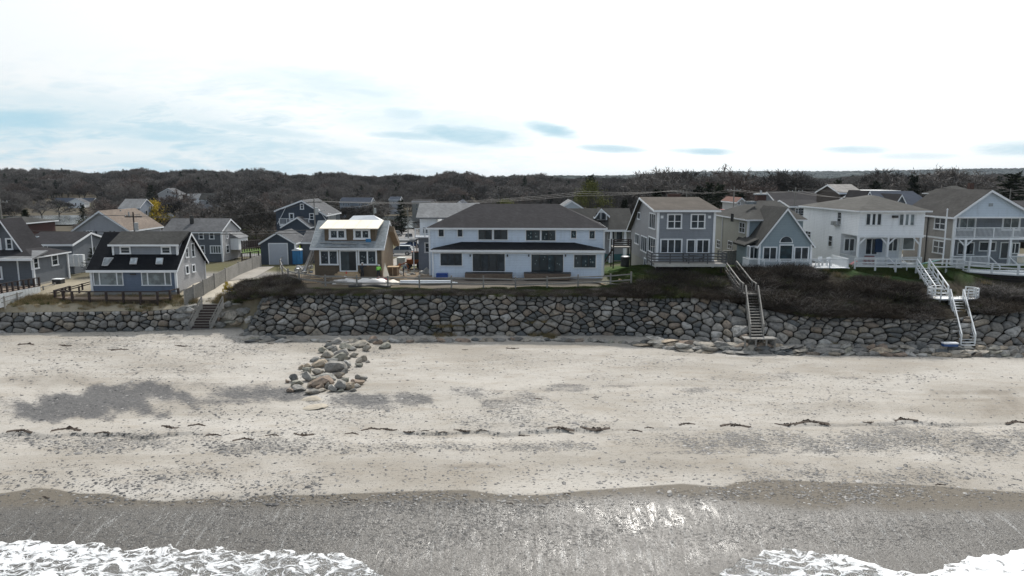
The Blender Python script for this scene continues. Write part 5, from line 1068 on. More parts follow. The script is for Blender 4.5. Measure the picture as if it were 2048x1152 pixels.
# side landing with barrel
so = Vector(onZ(1247, 531, 6.3)); so = onY(1247, 531, 88); lt = thing('side_porch', 'small raised wooden landing with stairs on the left of the grey house', 'porch', so)
MB().box(-1.4, 1.0, 0, 2.2, 2.2, 2.35).build('floor', woodg, lt); [MB().box(x-.07, x+.07, y-.07, y+.07, -.4, 3.2).build('post', woodd, lt) for x in (-1.3, .9) for y in (.1, 2.1)]
railing(lt, [Vector((-1.3, .05, 2.3)), Vector((.9, .05, 2.3))], .95, woodd, rails=(1., .75, .5, .25), step=2.2, rw=.14)
for i in range(7): MB().box(-2.6+i*.2, -2.35+i*.2, .2, 1.2, i*.3, i*.3+.05).build('tread', woodd, lt)
MB().beam((-2.7, .2, .0), (-1.3, .2, 2.2), .06, .2).build('stringer', woodd, lt)
bt = onY(1250, 533, 86.5); tk = thing('fuel_tank', 'dark cylindrical tank under the side landing of the grey house', 'tank', bt); MB().tube((0, 0, 0), (0, 0, 1.25), .55, n=14).build('tank_body', darkm, tk); MB().tube((0, 0, 1.25), (0, 0, 1.35), .57, .4, 14).build('tank_lid', metal, tk)
# ---------------------------------------------------------------- pale blue house with steep front gable and arched window
h = House('steep_gabled_house', 'pale blue house with a steep front gable, an arched window and a brick chimney', 1494, 82.5, 7.6)
x1 = h.F(1606, 450).x; dp = 14.5; ze = h.F(1494, 439, 0).z; pk = h.F(1519, 401, 6.5)
h.box('wall', 0, x1, 0, dp, -.3, ze-.1, sage_sid); h.box('side_overlay', -.033, -.003, 0, dp, -.3, ze-.12, M('lit_pale_blue_siding', (.34, .335, .29), .7, .08, kind='siding'))  # warmer light on the side wall painted in as a cream tone
h.hip(0, x1, 0, dp, ze, pk.z, pk.x, pk.x+2.2, 6.8, rf_dgrey, oh=.4)
for (a, b_, c, d, cl) in ((1480, 446, 1489.5, 464.5, 2), (1434.5, 481, 1440, 495, 2), (1457, 483, 1464, 497, 2)): h.winS(a, b_, c, d, -.033, -1, cols=cl, rows=2, fw=.09, bw=.04)
h.corners([(0, 0)], -.3, ze-.15, .12); p = h.S(1444, 470, -.1); h.part('downspout', MB().tube((-.12, p.y, 0), (-.12, p.y, ze-.2), .06), white)
c0, c1 = h.F(1512, 400, 8), h.F(1531, 385, 8); h.box('chimney', c0.x, c1.x, 7.6, 8.5, pk.z-1.5, c1.z-.3, brick); h.box('chimney_cap', c0.x-.15, c1.x+.15, 7.45, 8.65, c1.z-.3, c1.z-.1, metal); h.part('chimney_pot', MB().tube(((c0.x+c1.x)/2, 8, c1.z-.1), ((c0.x+c1.x)/2, 8, c1.z+.25), .14), metal)
sl = (pk.z-ze)/7.2; sp_ = h.F(1505, 404.5, 4.0); h.box('skylight', sp_.x-.6, sp_.x+.5, 4.0, 4.9, sp_.z-.25, sp_.z+.12, sky_gl)
p = h.F(1458, 430, 3.0); h.part('roof_vent', MB().tube((p.x+.4, 3, p.z-.8), (p.x+.4, 3, p.z+.2), .18), darkm)
yw = -4.2; w0, w1 = h.F(1519, 500, yw).x, h.F(1622, 500, yw).x; pk = h.F(1575.8, 419, yw-.25); ew = h.F(1519, 487, yw).z
h.gable_y(w0, w1, yw, 3, -.3, ew, pk.z, sage_sid, rf_dgrey, xr=pk.x, oh=.35, rake=.25, wallname='wing_wall', roofname='wing_roof')
h.box('sun_room', w0-1.2, w0-.003, yw+.9, 0, -.3, ew-.4, sage_sid); h.winF(1501, 494, 1514, 516, yw+.9, cols=2, fw=.12); h.winS(1496, 493, 1499, 514, w0-1.2, -1, cols=2, fw=.1); h.part('sun_room_roof', MB().prism([(w0-1.5, yw+.7, ew-.45), (w0+.1, yw+.7, ew+.25), (w0+.1, yw+.7, ew+.45), (w0-1.5, yw+.7, ew-.25)], (0, 4.2, 0)), rf_dgrey)
h.corners([(w0, yw), (w1, yw)], -.3, ew-.1, .1)
a, b_ = h.F(1560.5, 484.5, yw), h.F(1583.5, 484.5, yw); rr_ = (b_.x-a.x)/2; cxx = (a.x+b_.x)/2; seg = 12
arc = [(cxx+(rr_+.12)*math.cos(math.pi*i/seg), yw-.06, a.z-.1+(rr_+.12)*math.sin(math.pi*i/seg)) for i in range(seg+1)]; aw = h.part('arched_window', MB().prism(arc, (0, .06, 0)), white)
arc = [(cxx+rr_*math.cos(math.pi*i/seg), yw-.075, a.z+rr_*math.sin(math.pi*i/seg)) for i in range(seg+1)]; h.part('pane', MB().prism(arc, (0, .014, 0)), gl, aw)
h.winF(1560.5, 491, 1583, 521, yw, cols=1, fw=.13, pm=glt, name='picture_window'); h.winF(1528, 495.5, 1551, 520.5, yw, cols=2, fw=.13, name='sliding_door'); h.winF(1590.5, 495.5, 1614.5, 520.5, yw, cols=2, fw=.13, name='sliding_door')
O_ = onZ(1495, 538, 8.35); O_ = Vector((onY(1495, 538, 76.4).x, 76.4, onY(1495, 538, 76.4).z)); e_ = onY(1700, 538, 76.4).x-O_.x; dk = thing('deck', 'white railed deck in front of the arched window gable', 'deck', O_)
MB().prism([(0, 0, 0), (e_, 0, 0), (e_, 4.5, 0), (w1+h.O.x-O_.x, 4.5, 0), (w1+h.O.x-O_.x, 1.8, 0), (0, 1.8, 0)], (0, 0, .12)).build('floor', wpaint, dk)
railing(dk, [Vector((.1, 1.9, .1)), Vector((.1, .05, .1)), Vector((e_*.62, .05, .1)), Vector((e_-.1, .35, .1)), Vector((e_-.1, 4.3, .1))], .98, wpaint, step=1.9, balu=.13)
MB().box(-.1, e_, .0, .1, -.5, 0).build('rim_board', wpaint, dk)
for i in range(6): MB().box(i*e_/5.2+.1, i*e_/5.2+.3, .2, .4, -1.6, 0).build('post', woodd, dk)
tb = thing('patio_set', 'white patio chairs and table on the white railed deck', 'patio furniture', O_+Vector((e_*.75, 2.2, .12)))
for x, y in ((-1.6, 0), (-.7, .3), (.6, .2), (1.4, -.1)): MB().box(x-.25, x+.25, y-.25, y+.25, .38, .44).box(x-.25, x+.25, y+.2, y+.25, .44, .95).box(x-.25, x-.2, y-.25, y+.25, 0, .62).box(x+.2, x+.25, y-.25, y+.25, 0, .62).build('chair', wpaint, tb)
MB().box(-.4, .3, -.5, .3, .68, .73).box(-.07, .0, -.1, .0, 0, .68).build('table', wpaint, tb)
g0 = G(1468, 533); 
fence('privacy_fence', 'grey board fence between the grey house and the arched window house', [onY(1447, 533, 84), onY(1487, 533, 83)], 1.9, woodg, .35, (.2, .9), .3)
# ---------------------------------------------------------------- white two storey house with porch
h = House('white_house', 'white two storey house with grey hip roof and a recessed porch with bracketed posts', 1713.7, 79.5, 7.9)
x1 = h.F(1848.6, 450).x; dp = h.S(1606.5, 430, 0).y; ze = h.F(1780, 421.5, -.4).z; zl = h.F(1780, 472, 0).z; p1 = h.F(1750, 391, 6.5)
yb = h.S(1680, 500, 0).y
h.box('upper_wall', 0, x1, 0, dp, zl, ze-.1, white_sid); h.box('lower_wall', 0, x1, yb, dp, -.3, zl-.003, white_sid); h.box('porch_wall', 1.3, x1-1.4, 2.2, yb-.003, -.2, zl-.003, M('porch_white_siding', (.60, .63, .66), .65, .05, kind='siding'))
h.hip(0, x1, 0, dp, ze, p1.z, p1.x, p1.x+.9, 6.5, rf_dgrey if 0 else M('grey_brown_shingles', (.085, .083, .078), .9, .2, kind='shingle'), yrb=dp-5.5, oh=.5)
h.box('porch_beam', -.05, x1+.05, -.06, .12, zl-.18, zl+.05, white); h.box('porch_floor', 0, x1, -.3, yb, .25, .45, wpaint)
h.winF(1733, 428, 1762, 449.5, 0, cols=3, fw=.06, bw=.13); h.winF(1799.5, 429, 1828, 450, 0, cols=3, fw=.06, bw=.13, pm=gl2)
p = h.F(1789, 433.5, 0); h.box('flood_lamp', p.x-.3, p.x+.3, -.28, 0, p.z-.12, p.z+.14, darkm)
for (a, b_, c, d, cl) in ((1676.5, 425, 1682, 448, 1), (1658.5, 472, 1664, 492.5, 1), (1612, 463, 1621, 474, 2)): h.winS(a, b_, c, d, 0, -1, cols=cl, rows=2, fw=.06, bw=.04)
for a in (1671, 1677): p = h.S(a, 446, 0); h.box('air_conditioner', -.45, 0, p.y-.45, p.y+.3, p.z-.25, p.z+.22, metal)
pxs_ = (1711.5, 1775, 1839.5)
for i, px_ in enumerate(pxs_):
    p = h.F(px_, 500, 0); X_ = min(max(p.x, .12), x1-.12); po = h.box('porch_post', X_-.11, X_+.11, -.05, .17, -.3, zl-.18, white)
    for s_ in (-1, 1):
        if (i == 0 and s_ < 0) or (i == 2 and s_ > 0): continue
        h.part('post_bracket', MB().beam((X_, .06, zl-1.05), (X_+s_*.8, .06, zl-.2), .12, .14), white, po)
for a, b_, nm in ((1690, 1707, 'window'), (1733, 1753, 'door'), (1778, 1793, 'window')):
    h.winF(a, 478, b_, 501 if nm == 'window' else 508, 2.2, cols=2, fw=.08, name=nm)
h.winF(1807, 476, 1826, 498, 2.2, cols=1, fw=.12, pm=gl2)
p = h.F(1754, 478, 1.9); q_ = h.F(1766, 505, 1.9); h.box('blue_curtain', p.x, q_.x, 2.12, 2.18, q_.z, p.z, M('blue_cloth', (.02, .05, .12), .8))
P1, P2_, P3 = h.F(1711.5, 516, -.2), h.F(1775, 516, -.2), h.F(1840, 516, -.2)
railing(h.r, [Vector((0.1, -.15, .45)), Vector((P2_.x, -.15, .45))], .95, wpaint, step=2.3, balu=.15); railing(h.r, [Vector((P2_.x+1.6, -.15, .45)), Vector((x1-.1, -.15, .45))], .95, wpaint, step=2, balu=.15)
railing(h.r, [Vector((.05, yb-.1, .45)), Vector((.05, 0, .45))], .95, wpaint, step=2.3, balu=.15)
for x_ in (P2_.x+.1, P2_.x+1.5): h.part('stair_rail', MB().beam((x_, -.2, 1.4), (x_, -1.6, .75), .08, .1).box(x_-.05, x_+.05, -1.65, -1.55, -.3, .8), wpaint)
for i in range(3): h.box('step', P2_.x+.1, P2_.x+1.5, -.65-.3*i, -.3-.3*i, -.3, .3-.2*i, wpaint)
rt = thing('grill', 'covered dark red grill on the porch of the white house', 'grill', h.O+Vector((P2_.x-1.5, .9, .45))); MB().box(-.6, .6, -.25, .25, 0, .75).tube((-.5, 0, .75), (.5, 0, .75), .27, n=10).build('grill_cover', M('dark_red_cover', (.16, .02, .02), .6), rt)
ch = thing('lawn_chair', 'folding chair with pink striped cloth beside the white fence', 'chair', h.O+Vector((h.F(1713, 520, -1.5).x, -1.2, .2))); MB().beam((-.5, 0, .5), (.2, .1, .9), .5, .04).build('seat_cloth', M('pink_cloth', (.5, .22, .22), .7), ch); MB().beam((-.4, 0, .1), (.2, .1, .9), .04).beam((.2, 0, .1), (-.5, .1, .6), .04).build('chair_frame', metal, ch)
# ---------------------------------------------------------------- right house with balcony and wide gable
h = House('balcony_house', 'grey house at the right edge with a wide pale gable and a white balcony', 1904, 79.5, 7.9)
x1 = h.F(2066, 450).x; dp = h.S(1848, 440, 0).y+4; pk = h.F(1984, 383, -.3); ze = h.F(1904, 432, -.3).z; zc = h.F(1980, 435.5, 0).z; zb = h.F(1980, 476, -.1).z; rec = 1.9
h.part('gable_wall', MB().prism([(0, 0, zc), (x1, 0, zc), (x1, 0, ze), (pk.x, 0, pk.z-.03), (0, 0, ze)], (0, dp, 0)), M('pale_blue_gable', (.50, .58, .66), .6, .05, kind='siding'))
h.box('wall', 0.03, x1, rec, dp, -.3, zc-.003, grey_sid); h.box('side_overlay', -.003, .027, .25, dp-.1, -.3, ze-.05, M('lit_warm_grey_siding', (.30, .285, .265), .7, .1, kind='siding'))  # overlay's warmer, paler grey carries the brighter light on this side
m_ = (pk.z-ze)/pk.x
for (xa, za) in ((-.4, ze-.4*m_), (x1+.4, ze-.4*m_)): h.part('roof' if xa < 0 else 'roof_slope', MB().prism([(xa, -.35, za), (pk.x, -.35, pk.z), (pk.x, -.35, pk.z+.2), (xa, -.35, za+.18)], (0, dp+.7, 0)), M('brown_grey_shingles', (.046, .045, .044), .9, .25, kind='shingle'))
m = MB()
for (xa, za) in ((-.4, ze-.4*m_), (x1+.4, ze-.4*m_)): m.prism([(xa, -.39, za-.1), (pk.x, -.39, pk.z-.1), (pk.x, -.39, pk.z+.17), (xa, -.39, za+.16)], (0, .035, 0))
m.box(-.43, -.4, -.35, dp, ze-.4*m_-.05, ze-.4*m_+.15); h.part('fascia', m, white)
h.box('corner_board', -.03, .22, -.03, .22, -.3, ze-.15, white); h.box('balcony_floor', 0, x1, -.1, rec, zb-.2, zb, white); h.box('band_board', 0, x1, -.04, 0, zc-.05, zc+.12, white)
railing(h.r, [Vector((.15, -.02, zb)), Vector((x1, -.02, zb))], 1.15, wpaint, step=2.1, balu=.14, pw=.13)
zf = .5; h.box('porch_floor', 0, x1, -.1, rec, zf-.2, zf, wpaint); gx = [h.F(px_, 500, 0).x for px_ in (1930, 1979, 2019.6, 2062)]
for i, X_ in enumerate(gx):
    po = h.box('porch_post', X_-.11, X_+.11, -.07, .15, zf, zb-.2, white)
    if i == 0: [h.part('post_bracket', MB().beam((X_, .05, zb-1.0), (X_+s_*.75, .05, zb-.25), .12, .13), white, po) for s_ in (-1, 1)]
railing(h.r, [Vector((.15, -.02, zf)), Vector((gx[1], -.02, zf))], 1.0, wpaint, step=2.2, balu=.14); railing(h.r, [Vector((gx[2], -.02, zf)), Vector((x1, -.02, zf))], 1.0, wpaint, step=2.2, balu=.14)
for x_ in (gx[1]+.05, gx[2]-.05): h.part('stair_rail', MB().beam((x_, -.1, zf+.95), (x_+.3, -1.5, .5), .08, .1).box(x_+.25, x_+.35, -1.55, -1.45, -.3, .5), wpaint)
h.winF(1921, 437, 1947.5, 458, rec, cols=2, fw=.2, pm=gl2, name='sliding_door'); h.winF(2008, 437, 2035.5, 458, rec, cols=2, fw=.2, pm=gl2, name='sliding_door')
h.winF(1917, 486, 1945, 508, rec, cols=2, fw=.12, name='sliding_door'); h.winF(1960, 485, 1989, 500.5, rec, cols_w=(2.4, 1), fw=.12); h.winF(2003, 486, 2020, 516, rec, cols=1, fw=.12, name='door'); h.winF(2023, 487, 2036, 506, rec, cols=2, fw=.1)
h.winS(1871.5, 437, 1890, 457.5, 0, -1, cols=2, rows=2, fw=.16, bw=.07); h.winS(1868.5, 483, 1887, 505, 0, -1, cols=2, rows=2, fw=.16, bw=.07)
p = h.F(1982, 410, -.05); h.box('gable_ornament', p.x-.22, p.x+.22, -.07, 0, p.z-.15, p.z+.2, M('pewter', (.25, .28, .3), .5))
p = h.S(1855, 470, 0); h.part('downspout', MB().tube((-.1, p.y, 0), (-.1, p.y, ze-.2), .06), darkm); h.box('band_trim', -.05, -.004, .3, dp-.2, zb-.3, zb-.1, white)
b_ = onY(1885, 525, 78.3); fp = thing('flagpole', 'bare white pole beside the balcony house', 'pole', b_); MB().tube((0, 0, -.3), (0, 0, 5.9), .09, .06).build('shaft', white, fp); MB().tube((0, 0, 5.9), (0, 0, 6.05), .1, .04).build('cap', white, fp)
# ---------------------------------------------------------------- fences and decks along the right-hand crest
fence('white_rail_fence', 'white three-rail fence along the lawn of the white house', [onY(1709, 540, 77.0), onY(1832, 541, 77.0)], 1.25, wpaint, 2.3, (1., .66, .33), .14, .12)
fence('white_rail_fence', 'white rail fence between the top of the white stairs and the round deck', [onY(1858, 541, 77.2), onY(1926, 541, 77.2)], 1.25, wpaint, 2.3, (1., .66, .33), .14, .12)
O_ = onY(1926, 545, 76.6); dk = thing('deck', 'white railed curved deck on top of the dark timber retaining wall at the right edge', 'deck', O_)
arc = [Vector((0, 1.2, 0)), Vector((.6, .0, 0)), Vector((2.4, -1.1, -.05)), Vector((4.6, -2.0, -.1)), Vector((7.2, -2.5, -.1)), Vector((10, -2.6, -.1))]
MB().prism([tuple(a) for a in arc]+[(10, 3, 0), (0, 3, 0)], (0, 0, .14)).build('floor', wpaint, dk); railing(dk, [a+Vector((0, 0, .12)) for a in arc], 1.05, wpaint, step=2.4, rails=(1., .62, .25), pw=.15, rw=.12)
rw_ = thing('retaining_wall', 'dark timber retaining wall under the curved white deck at the right edge', 'retaining wall', O_)
pts_ = [Vector((1.2, -.2, 0)), Vector((2.6, -.9, 0)), Vector((4.7, -1.8, 0)), Vector((10.5, -2.3, 0)), Vector((16, -2.3, 0))]
tm = M('creosoted_timber', (.03, .024, .02), .85, .4, 6, kind='wood')
for a, b_ in zip(pts_[:-1], pts_[1:]):
    for k in range(13): MB().beam(a+Vector((0, rd.uniform(-.03, .03), -.15-k*.27)), b_+Vector((0, rd.uniform(-.03, .03), -.15-k*.27)), .25, .25).build('timber', tm, rw_)
mb = MB(); mb.prism([tuple(p+Vector((0, .15, -3.7))) for p in pts_]+[(16, 3, -3.7), (1.2, 3, -3.7)], (0, 0, 3.6)); mb.build('backfill', coreM, rw_)
cv = thing('covered_furniture', 'teal cover over furniture on the curved white deck', 'furniture', O_+Vector((8.0, -.6, .1))); V, F_ = ico(2); MB().add([(v[0]*1.5, v[1]*.8, max(v[2], 0)*.85*(1+.15*math.sin(v[0]*5))) for v in V], [tuple(f) for f in F_]).build('cover', M('teal_cover', (.02, .28, .33), .6), cv, smooth=True)
tu = thing('paddle_board', 'long teal paddle board lying across the top of the white stairs', 'board', onY(1838, 529, 77.6)); MB().tube((0, 0, .0), (2.9, .4, .55), .10, .05, 8).build('hull', M('teal_board', (.18, .36, .33), .4), tu)
# ---------------------------------------------------------------- wooden stairs (middle)
wt, wb = onY(1450, 530, 76.2), onY(1480, 578, 71.2)
w2a, w2b = onY(1487, 585, 70.2), onY(1504, 668, 64.4)
def P_(a, z): return Vector((a.x, a.y, z))
s1 = stairs('beach_stairs', 'weathered wooden stairs in two offset flights through the dark brush', P_(wt, 8.2), P_(wb, 6.7), 1.25, 9, woodg, 1.0, 3, side=(1, .05, 0))
wa = P_(wb, 6.7)-s1.location; wc = Vector((w2a.x-.1, w2a.y, 6.6))-Vector(s1.location)
MB().prism([wa, wa+Vector((1.3, .05, 0)), wc+Vector((1.5, .4, 0)), wc+Vector((1.4, -.9, 0)), wc+Vector((-.1, -.9, 0))], (0, 0, .1)).build('landing', woodg, s1)
for off in (0, 1.3): MB().beam(wa+Vector((off, 0, 1.0)), wc+Vector((off+.1, 0, 1.0)), .1, .12).build('handrail', woodg, s1); MB().box((wc.x+off)-.06, wc.x+off+.06, wc.y-.06, wc.y+.06, wc.z-1.5, wc.z+1).build('post', woodg, s1)
stairs(s1, '', Vector((w2a.x, w2a.y-.6, 6.5)), Vector((w2b.x, 64.9, 3.5)), 1.25, 14, woodg, 1.0, 4, side=(1, .0, 0), foot=1.0)
bl_ = Vector((w2b.x+.3, 64.45, 3.35))-Vector(s1.location); MB().box(bl_.x-1.1, bl_.x+1.9, bl_.y-.5, bl_.y+.5, bl_.z-.1, bl_.z).build('foot_landing', woodg, s1)
for x_ in (-1, 0, 1.0, 1.8): MB().box(bl_.x+x_-.07, bl_.x+x_+.07, bl_.y-.4, bl_.y-.26, bl_.z-1.4, bl_.z).build('post', woodg, s1)
# ---------------------------------------------------------------- white stairs with octagonal landing
o1, o2 = onY(1833, 535, 77), onY(1870, 598, 70.2)
s1 = stairs('beach_stairs', 'white painted stairs with an octagonal mid landing at the right', P_(o1, 8.3), Vector((o2.x, 70.3, 6.3)), 1.35, 11, wpaint, 1.05, 4, side=(1, .05, 0)); L0 = Vector(s1.location)
cx_, cy_, cz_ = o2.x+1.3, 69.4, 6.2
for (ox, rr_) in ((-1.35, .95), (1.35, .9)):
    oc = [Vector((cx_+ox+rr_*1.15*math.cos(R(22.5+45*i)), cy_+rr_*math.sin(R(22.5+45*i)), cz_))-L0 for i in range(8)]
    MB().prism(oc, (0, 0, .14)).build('landing', wpaint, s1); rng_ = (3, 4, 5, 6, 7) if ox < 0 else (4, 5, 6, 7, 0)
    railing(s1, [oc[i % 8]+Vector((0, 0, .1)) for i in ((2, 3, 4, 5, 6) if ox < 0 else (5, 6, 7, 8, 9))], 1.0, wpaint, step=3, rails=(1., .66, .33), pw=.1)
    c_ = sum(oc, Vector())/8; MB().box(c_.x-.1, c_.x+.1, c_.y-.1, c_.y+.1, c_.z-(2.2 if ox < 0 else 1.6), c_.z).build('post', wpaint, s1)
MB().box(cx_-1.2-L0.x, cx_+1.2-L0.x, cy_-.9-L0.y, cy_+.9-L0.y, cz_-L0.z, cz_-L0.z+.13).build('landing', wpaint, s1)
w2b = onZ(1921, 692, 2.6)
stairs(s1, '', Vector((cx_-.75, 68.7, 6.2)), Vector((w2b.x, w2b.y, 2.7)), 1.3, 16, wpaint, 1.05, 4, side=(1, .0, 0))
MB().box(w2b.x-.5-L0.x, w2b.x+.0-L0.x, 66.8-L0.y, 66.95-L0.y, 2.5-L0.z, 4.4-L0.z).build('post', wpaint, s1)
cl = thing('cooler', 'blue and white cooler on the low rocks left of the white stairs', 'cooler', onZ(1894, 690, 2.75)+Vector((0, -.4, 0))); MB().box(-.65, .65, -.25, .25, 0, .24).build('cooler_body', M('cooler_blue', (.03, .08, .22), .5), cl); MB().box(-.68, .68, -.28, .28, .24, .34).build('cooler_lid', white, cl)
# ================================================================== VEGETATION
def vegmat(name, c, c2, rough=.9, sub=0.):
    m, N, b = newmat(name); oi = N.new('ShaderNodeObjectInfo'); g = N.new('ShaderNodeNewGeometry')
    f = N.m('ADD', N.m('MULTIPLY', oi.outputs['Random'], .6), N.m('MULTIPLY', N.noise(g.outputs['Position'], .6, 3, .6), .5))
    N.l.new(N.mix(N.ramp(f, .1, .9), c, c2), b.inputs['Base Color']); b.inputs['Roughness'].default_value = rough; b.inputs['Specular IOR Level'].default_value = .1
    MATS[name] = m; return m
bark = vegmat('grey_bark', (.06, .052, .045), (.11, .10, .09)); twig = vegmat('bare_twigs', (.048, .044, .042), (.185, .17, .158)); twigr = vegmat('reddish_twigs', (.10, .08, .072), (.17, .14, .125))
needle = vegmat('dark_needles', (.010, .016, .010), (.028, .038, .020)); leafy = vegmat('spring_leaves', (.10, .11, .03), (.17, .17, .05)); yell = vegmat('yellow_blossom', (.38, .28, .03), (.55, .42, .06))
brushm = vegmat('dark_brush', (.012, .010, .009), (.085, .070, .056)); brushg = vegmat('green_brush', (.035, .048, .016), (.08, .095, .03)); straw = vegmat('dry_grass', (.20, .155, .085), (.30, .24, .14)); grassm = vegmat('green_grass', (.025, .05, .012), (.055, .085, .025))
class Tri:
    def __init__(s): s.V = []; s.F = []
    def blade(s, p, q, w, rd_):
        d = q-p; a = Vector((rd_.gauss(0, 1), rd_.gauss(0, 1), rd_.gauss(0, 1))).cross(d)
        if a.length < 1e-6: return
        a = a.normalized()*w/2; k = len(s.V); s.V += [p-a, p+a, q]; s.F.append((k, k+1, k+2))
    def quad(s, p, q, w0, w1, rd_):
        d = q-p; a = Vector((rd_.gauss(0, 1), rd_.gauss(0, 1), rd_.gauss(0, .3))).cross(d).normalized(); k = len(s.V)
        s.V += [p-a*w0/2, p+a*w0/2, q+a*w1/2, q-a*w1/2]; s.F.append((k, k+1, k+2, k+3))
    def mesh(s, name, mat):
        me = bpy.data.meshes.new(name); me.from_pydata([tuple(v) for v in s.V], [], s.F); me.materials.append(mat); me.update(); return me
def bare_tree(seed, H=1., spread=.42, nt=9, mat=twig, fork=.3, tw=.0085, depth=4):
    """unit-height bare tree: tapered trunk and limbs, then a crown of fine twigs"""
    rd_ = random.Random(seed); tr = MB(); cr = Tri()
    def grow(p, d, L, r, k):
        q = p+d*L; mid = p.lerp(q, .5)+Vector((rd_.gauss(0, .05), rd_.gauss(0, .05), 0))*L
        if k >= depth-1: tr.tube(p, mid, r, r*.85, 5 if k == depth else 4, False); tr.tube(mid, q, r*.85, r*.65, 5 if k == depth else 4, False)
        else: cr.quad(p, mid, r*2, r*1.7, rd_); cr.quad(mid, q, r*1.7, r*1.2, rd_)
        if k == 0:
            for _ in range(nt):
                t = rd_.uniform(.1, 1); s0 = p.lerp(q, t); dd = (d+Vector((rd_.gauss(0, .7), rd_.gauss(0, .7), rd_.gauss(.15, .5)))).normalized(); e = s0+dd*rd_.uniform(.035, .085); cr.blade(s0, e, tw, rd_)
                for _ in range(2): s1 = s0.lerp(e, rd_.uniform(.3, .9)); cr.blade(s1, s1+(dd+Vector((rd_.gauss(0, .7), rd_.gauss(0, .7), rd_.gauss(0, .6)))).normalized()*rd_.uniform(.02, .05), tw*.8, rd_)
            return
        n = rd_.choice((3, 4)) if k < depth else rd_.choice((4, 5))
        for i in range(n):
            a = 2*math.pi*(i+rd_.uniform(-.3, .3))/n; tilt = rd_.uniform(.35, .95)*(1 if k < depth else spread/.42); side = d.orthogonal().normalized(); side.rotate(Matrix.Rotation(a, 3, d))
            nd = (d*math.cos(tilt)+side*math.sin(tilt)+Vector((0, 0, .18))).normalized(); s0 = p.lerp(q, rd_.uniform(.55, 1.) if i else 1.)
            grow(s0, nd, L*rd_.uniform(.58, .85) if k < depth else rd_.uniform(.17, .26), r*.55, k-1)
    grow(Vector((0, 0, -.02)), Vector((rd_.uniform(-.05, .05), rd_.uniform(-.05, .05), 1)).normalized(), fork, .020, depth)
    zt = max(v.z for v in cr.V); s_ = H/zt
    for i, v in enumerate(cr.V): cr.V[i] = v*s_
    tr.v = [(x*s_, y*s_, z*s_) for x, y, z in tr.v]
    return tr.mesh('trunk', bark, True), cr.mesh('crown', mat)
def conifer(seed, wide=.22, mat=needle, n=26, irregular=.3, bare=.1):
    rd_ = random.Random(seed); tr = MB().tube((0, 0, -.02), (0, 0, .97), .018, .003, 6); cr = Tri()
    for i in range(n):
        t = bare+(1-bare)*i/n; r = wide*(1-t)**.75*(1+rd_.uniform(-irregular, irregular))+.02
        for j in range(7):
            a = rd_.uniform(0, 6.28); L = r*rd_.uniform(.6, 1.1); o = Vector((0, 0, t)); e = o+Vector((math.cos(a)*L, math.sin(a)*L, rd_.uniform(-.05, .04)+.03*irregular)); tr.tube(o, e, .004, .002, 3, False)
            for _ in range(26):
                s0 = o.lerp(e, rd_.uniform(.25, 1)); dd = Vector((rd_.gauss(0, 1), rd_.gauss(0, 1), rd_.gauss(0, .6))).normalized(); cr.blade(s0, s0+dd*rd_.uniform(.015, .045), .016, rd_)
    return tr.mesh('trunk', bark, True), cr.mesh('crown', mat)
def leafy_tree(seed, mat, w=.5, n=5200, low=.1, ls=.03):
    rd_ = random.Random(seed); tr = MB().tube((0, 0, -.02), (0, 0, .45), .03, .02, 6); cr = Tri(); cl = []
    for _ in range(46):
        a = rd_.uniform(0, 6.28); u = rd_.random()**.5; z = rd_.uniform(low, 1); rr_ = w*math.sin(min(1, (1-z)*1.6+.12)*math.pi/2)*u; c = Vector((math.cos(a)*rr_, math.sin(a)*rr_, z*.93)); cl.append((c, rd_.uniform(.05, .12))); tr.tube((0, 0, .2), c, .008, .003, 3, False)
    for _ in range(n):
        c, r = rd_.choice(cl); p = c+Vector((rd_.gauss(0, 1), rd_.gauss(0, 1), rd_.gauss(0, .9)))*r*.6; d = Vector((rd_.gauss(0, 1), rd_.gauss(0, 1), rd_.gauss(-.3, .8))).normalized(); cr.blade(p, p+d*ls, ls*.6, rd_)
    return tr.mesh('trunk', bark, True), cr.mesh('crown', mat)
def bush(seed, mat, n=420, h=1., w=1., bw=.012, curl=.5):
    """tangle of thin stems springing from the ground"""
    rd_ = random.Random(seed); t = Tri()
    for _ in range(n):
        a = rd_.uniform(0, 6.28); r = w*.55*rd_.random()**.6; p = Vector((math.cos(a)*r, math.sin(a)*r, rd_.uniform(0, .35)*h)); d = Vector((math.cos(a)*rd_.uniform(0, .9)+rd_.gauss(0, .35), math.sin(a)*rd_.uniform(0, .9)+rd_.gauss(0, .35), rd_.uniform(.2, 1))).normalized()
        L = rd_.uniform(.2, .55)*h; q = p+d*L; t.quad(p, q, bw, bw*.8, rd_); q2 = q+(d+Vector((rd_.gauss(0, curl), rd_.gauss(0, curl), rd_.gauss(-.2, curl)))).normalized()*L*.7; t.blade(q, q2, bw, rd_)
    return t.mesh('bush', mat)
def tuft(seed, mat, n=70, h=.5, w=.35, bw=.02):
    rd_ = random.Random(seed); t = Tri()
    for _ in range(n):
        a = rd_.uniform(0, 6.28); r = w*rd_.random()**.7; p = Vector((math.cos(a)*r, math.sin(a)*r, -.02)); q = p+Vector((math.cos(a)*rd_.uniform(0, .5), math.sin(a)*rd_.uniform(0, .5), 1)).normalized()*h*rd_.uniform(.4, 1); t.blade(p, q, bw, rd_)
    return t.mesh('tuft', mat)
BT = [bare_tree(i, 1., rd_s, nt, mt, fk) for i, (rd_s, nt, mt, fk) in enumerate([(.42, 13, twig, .26), (.5, 12, twig, .2), (.38, 14, twig, .3), (.5, 13, twigr, .18), (.55, 12, twig, .16), (.35, 11, twig, .34)])]
CF = [conifer(1), conifer(2, .3, irregular=.6, n=20, bare=.2), conifer(3, .16, n=30)]
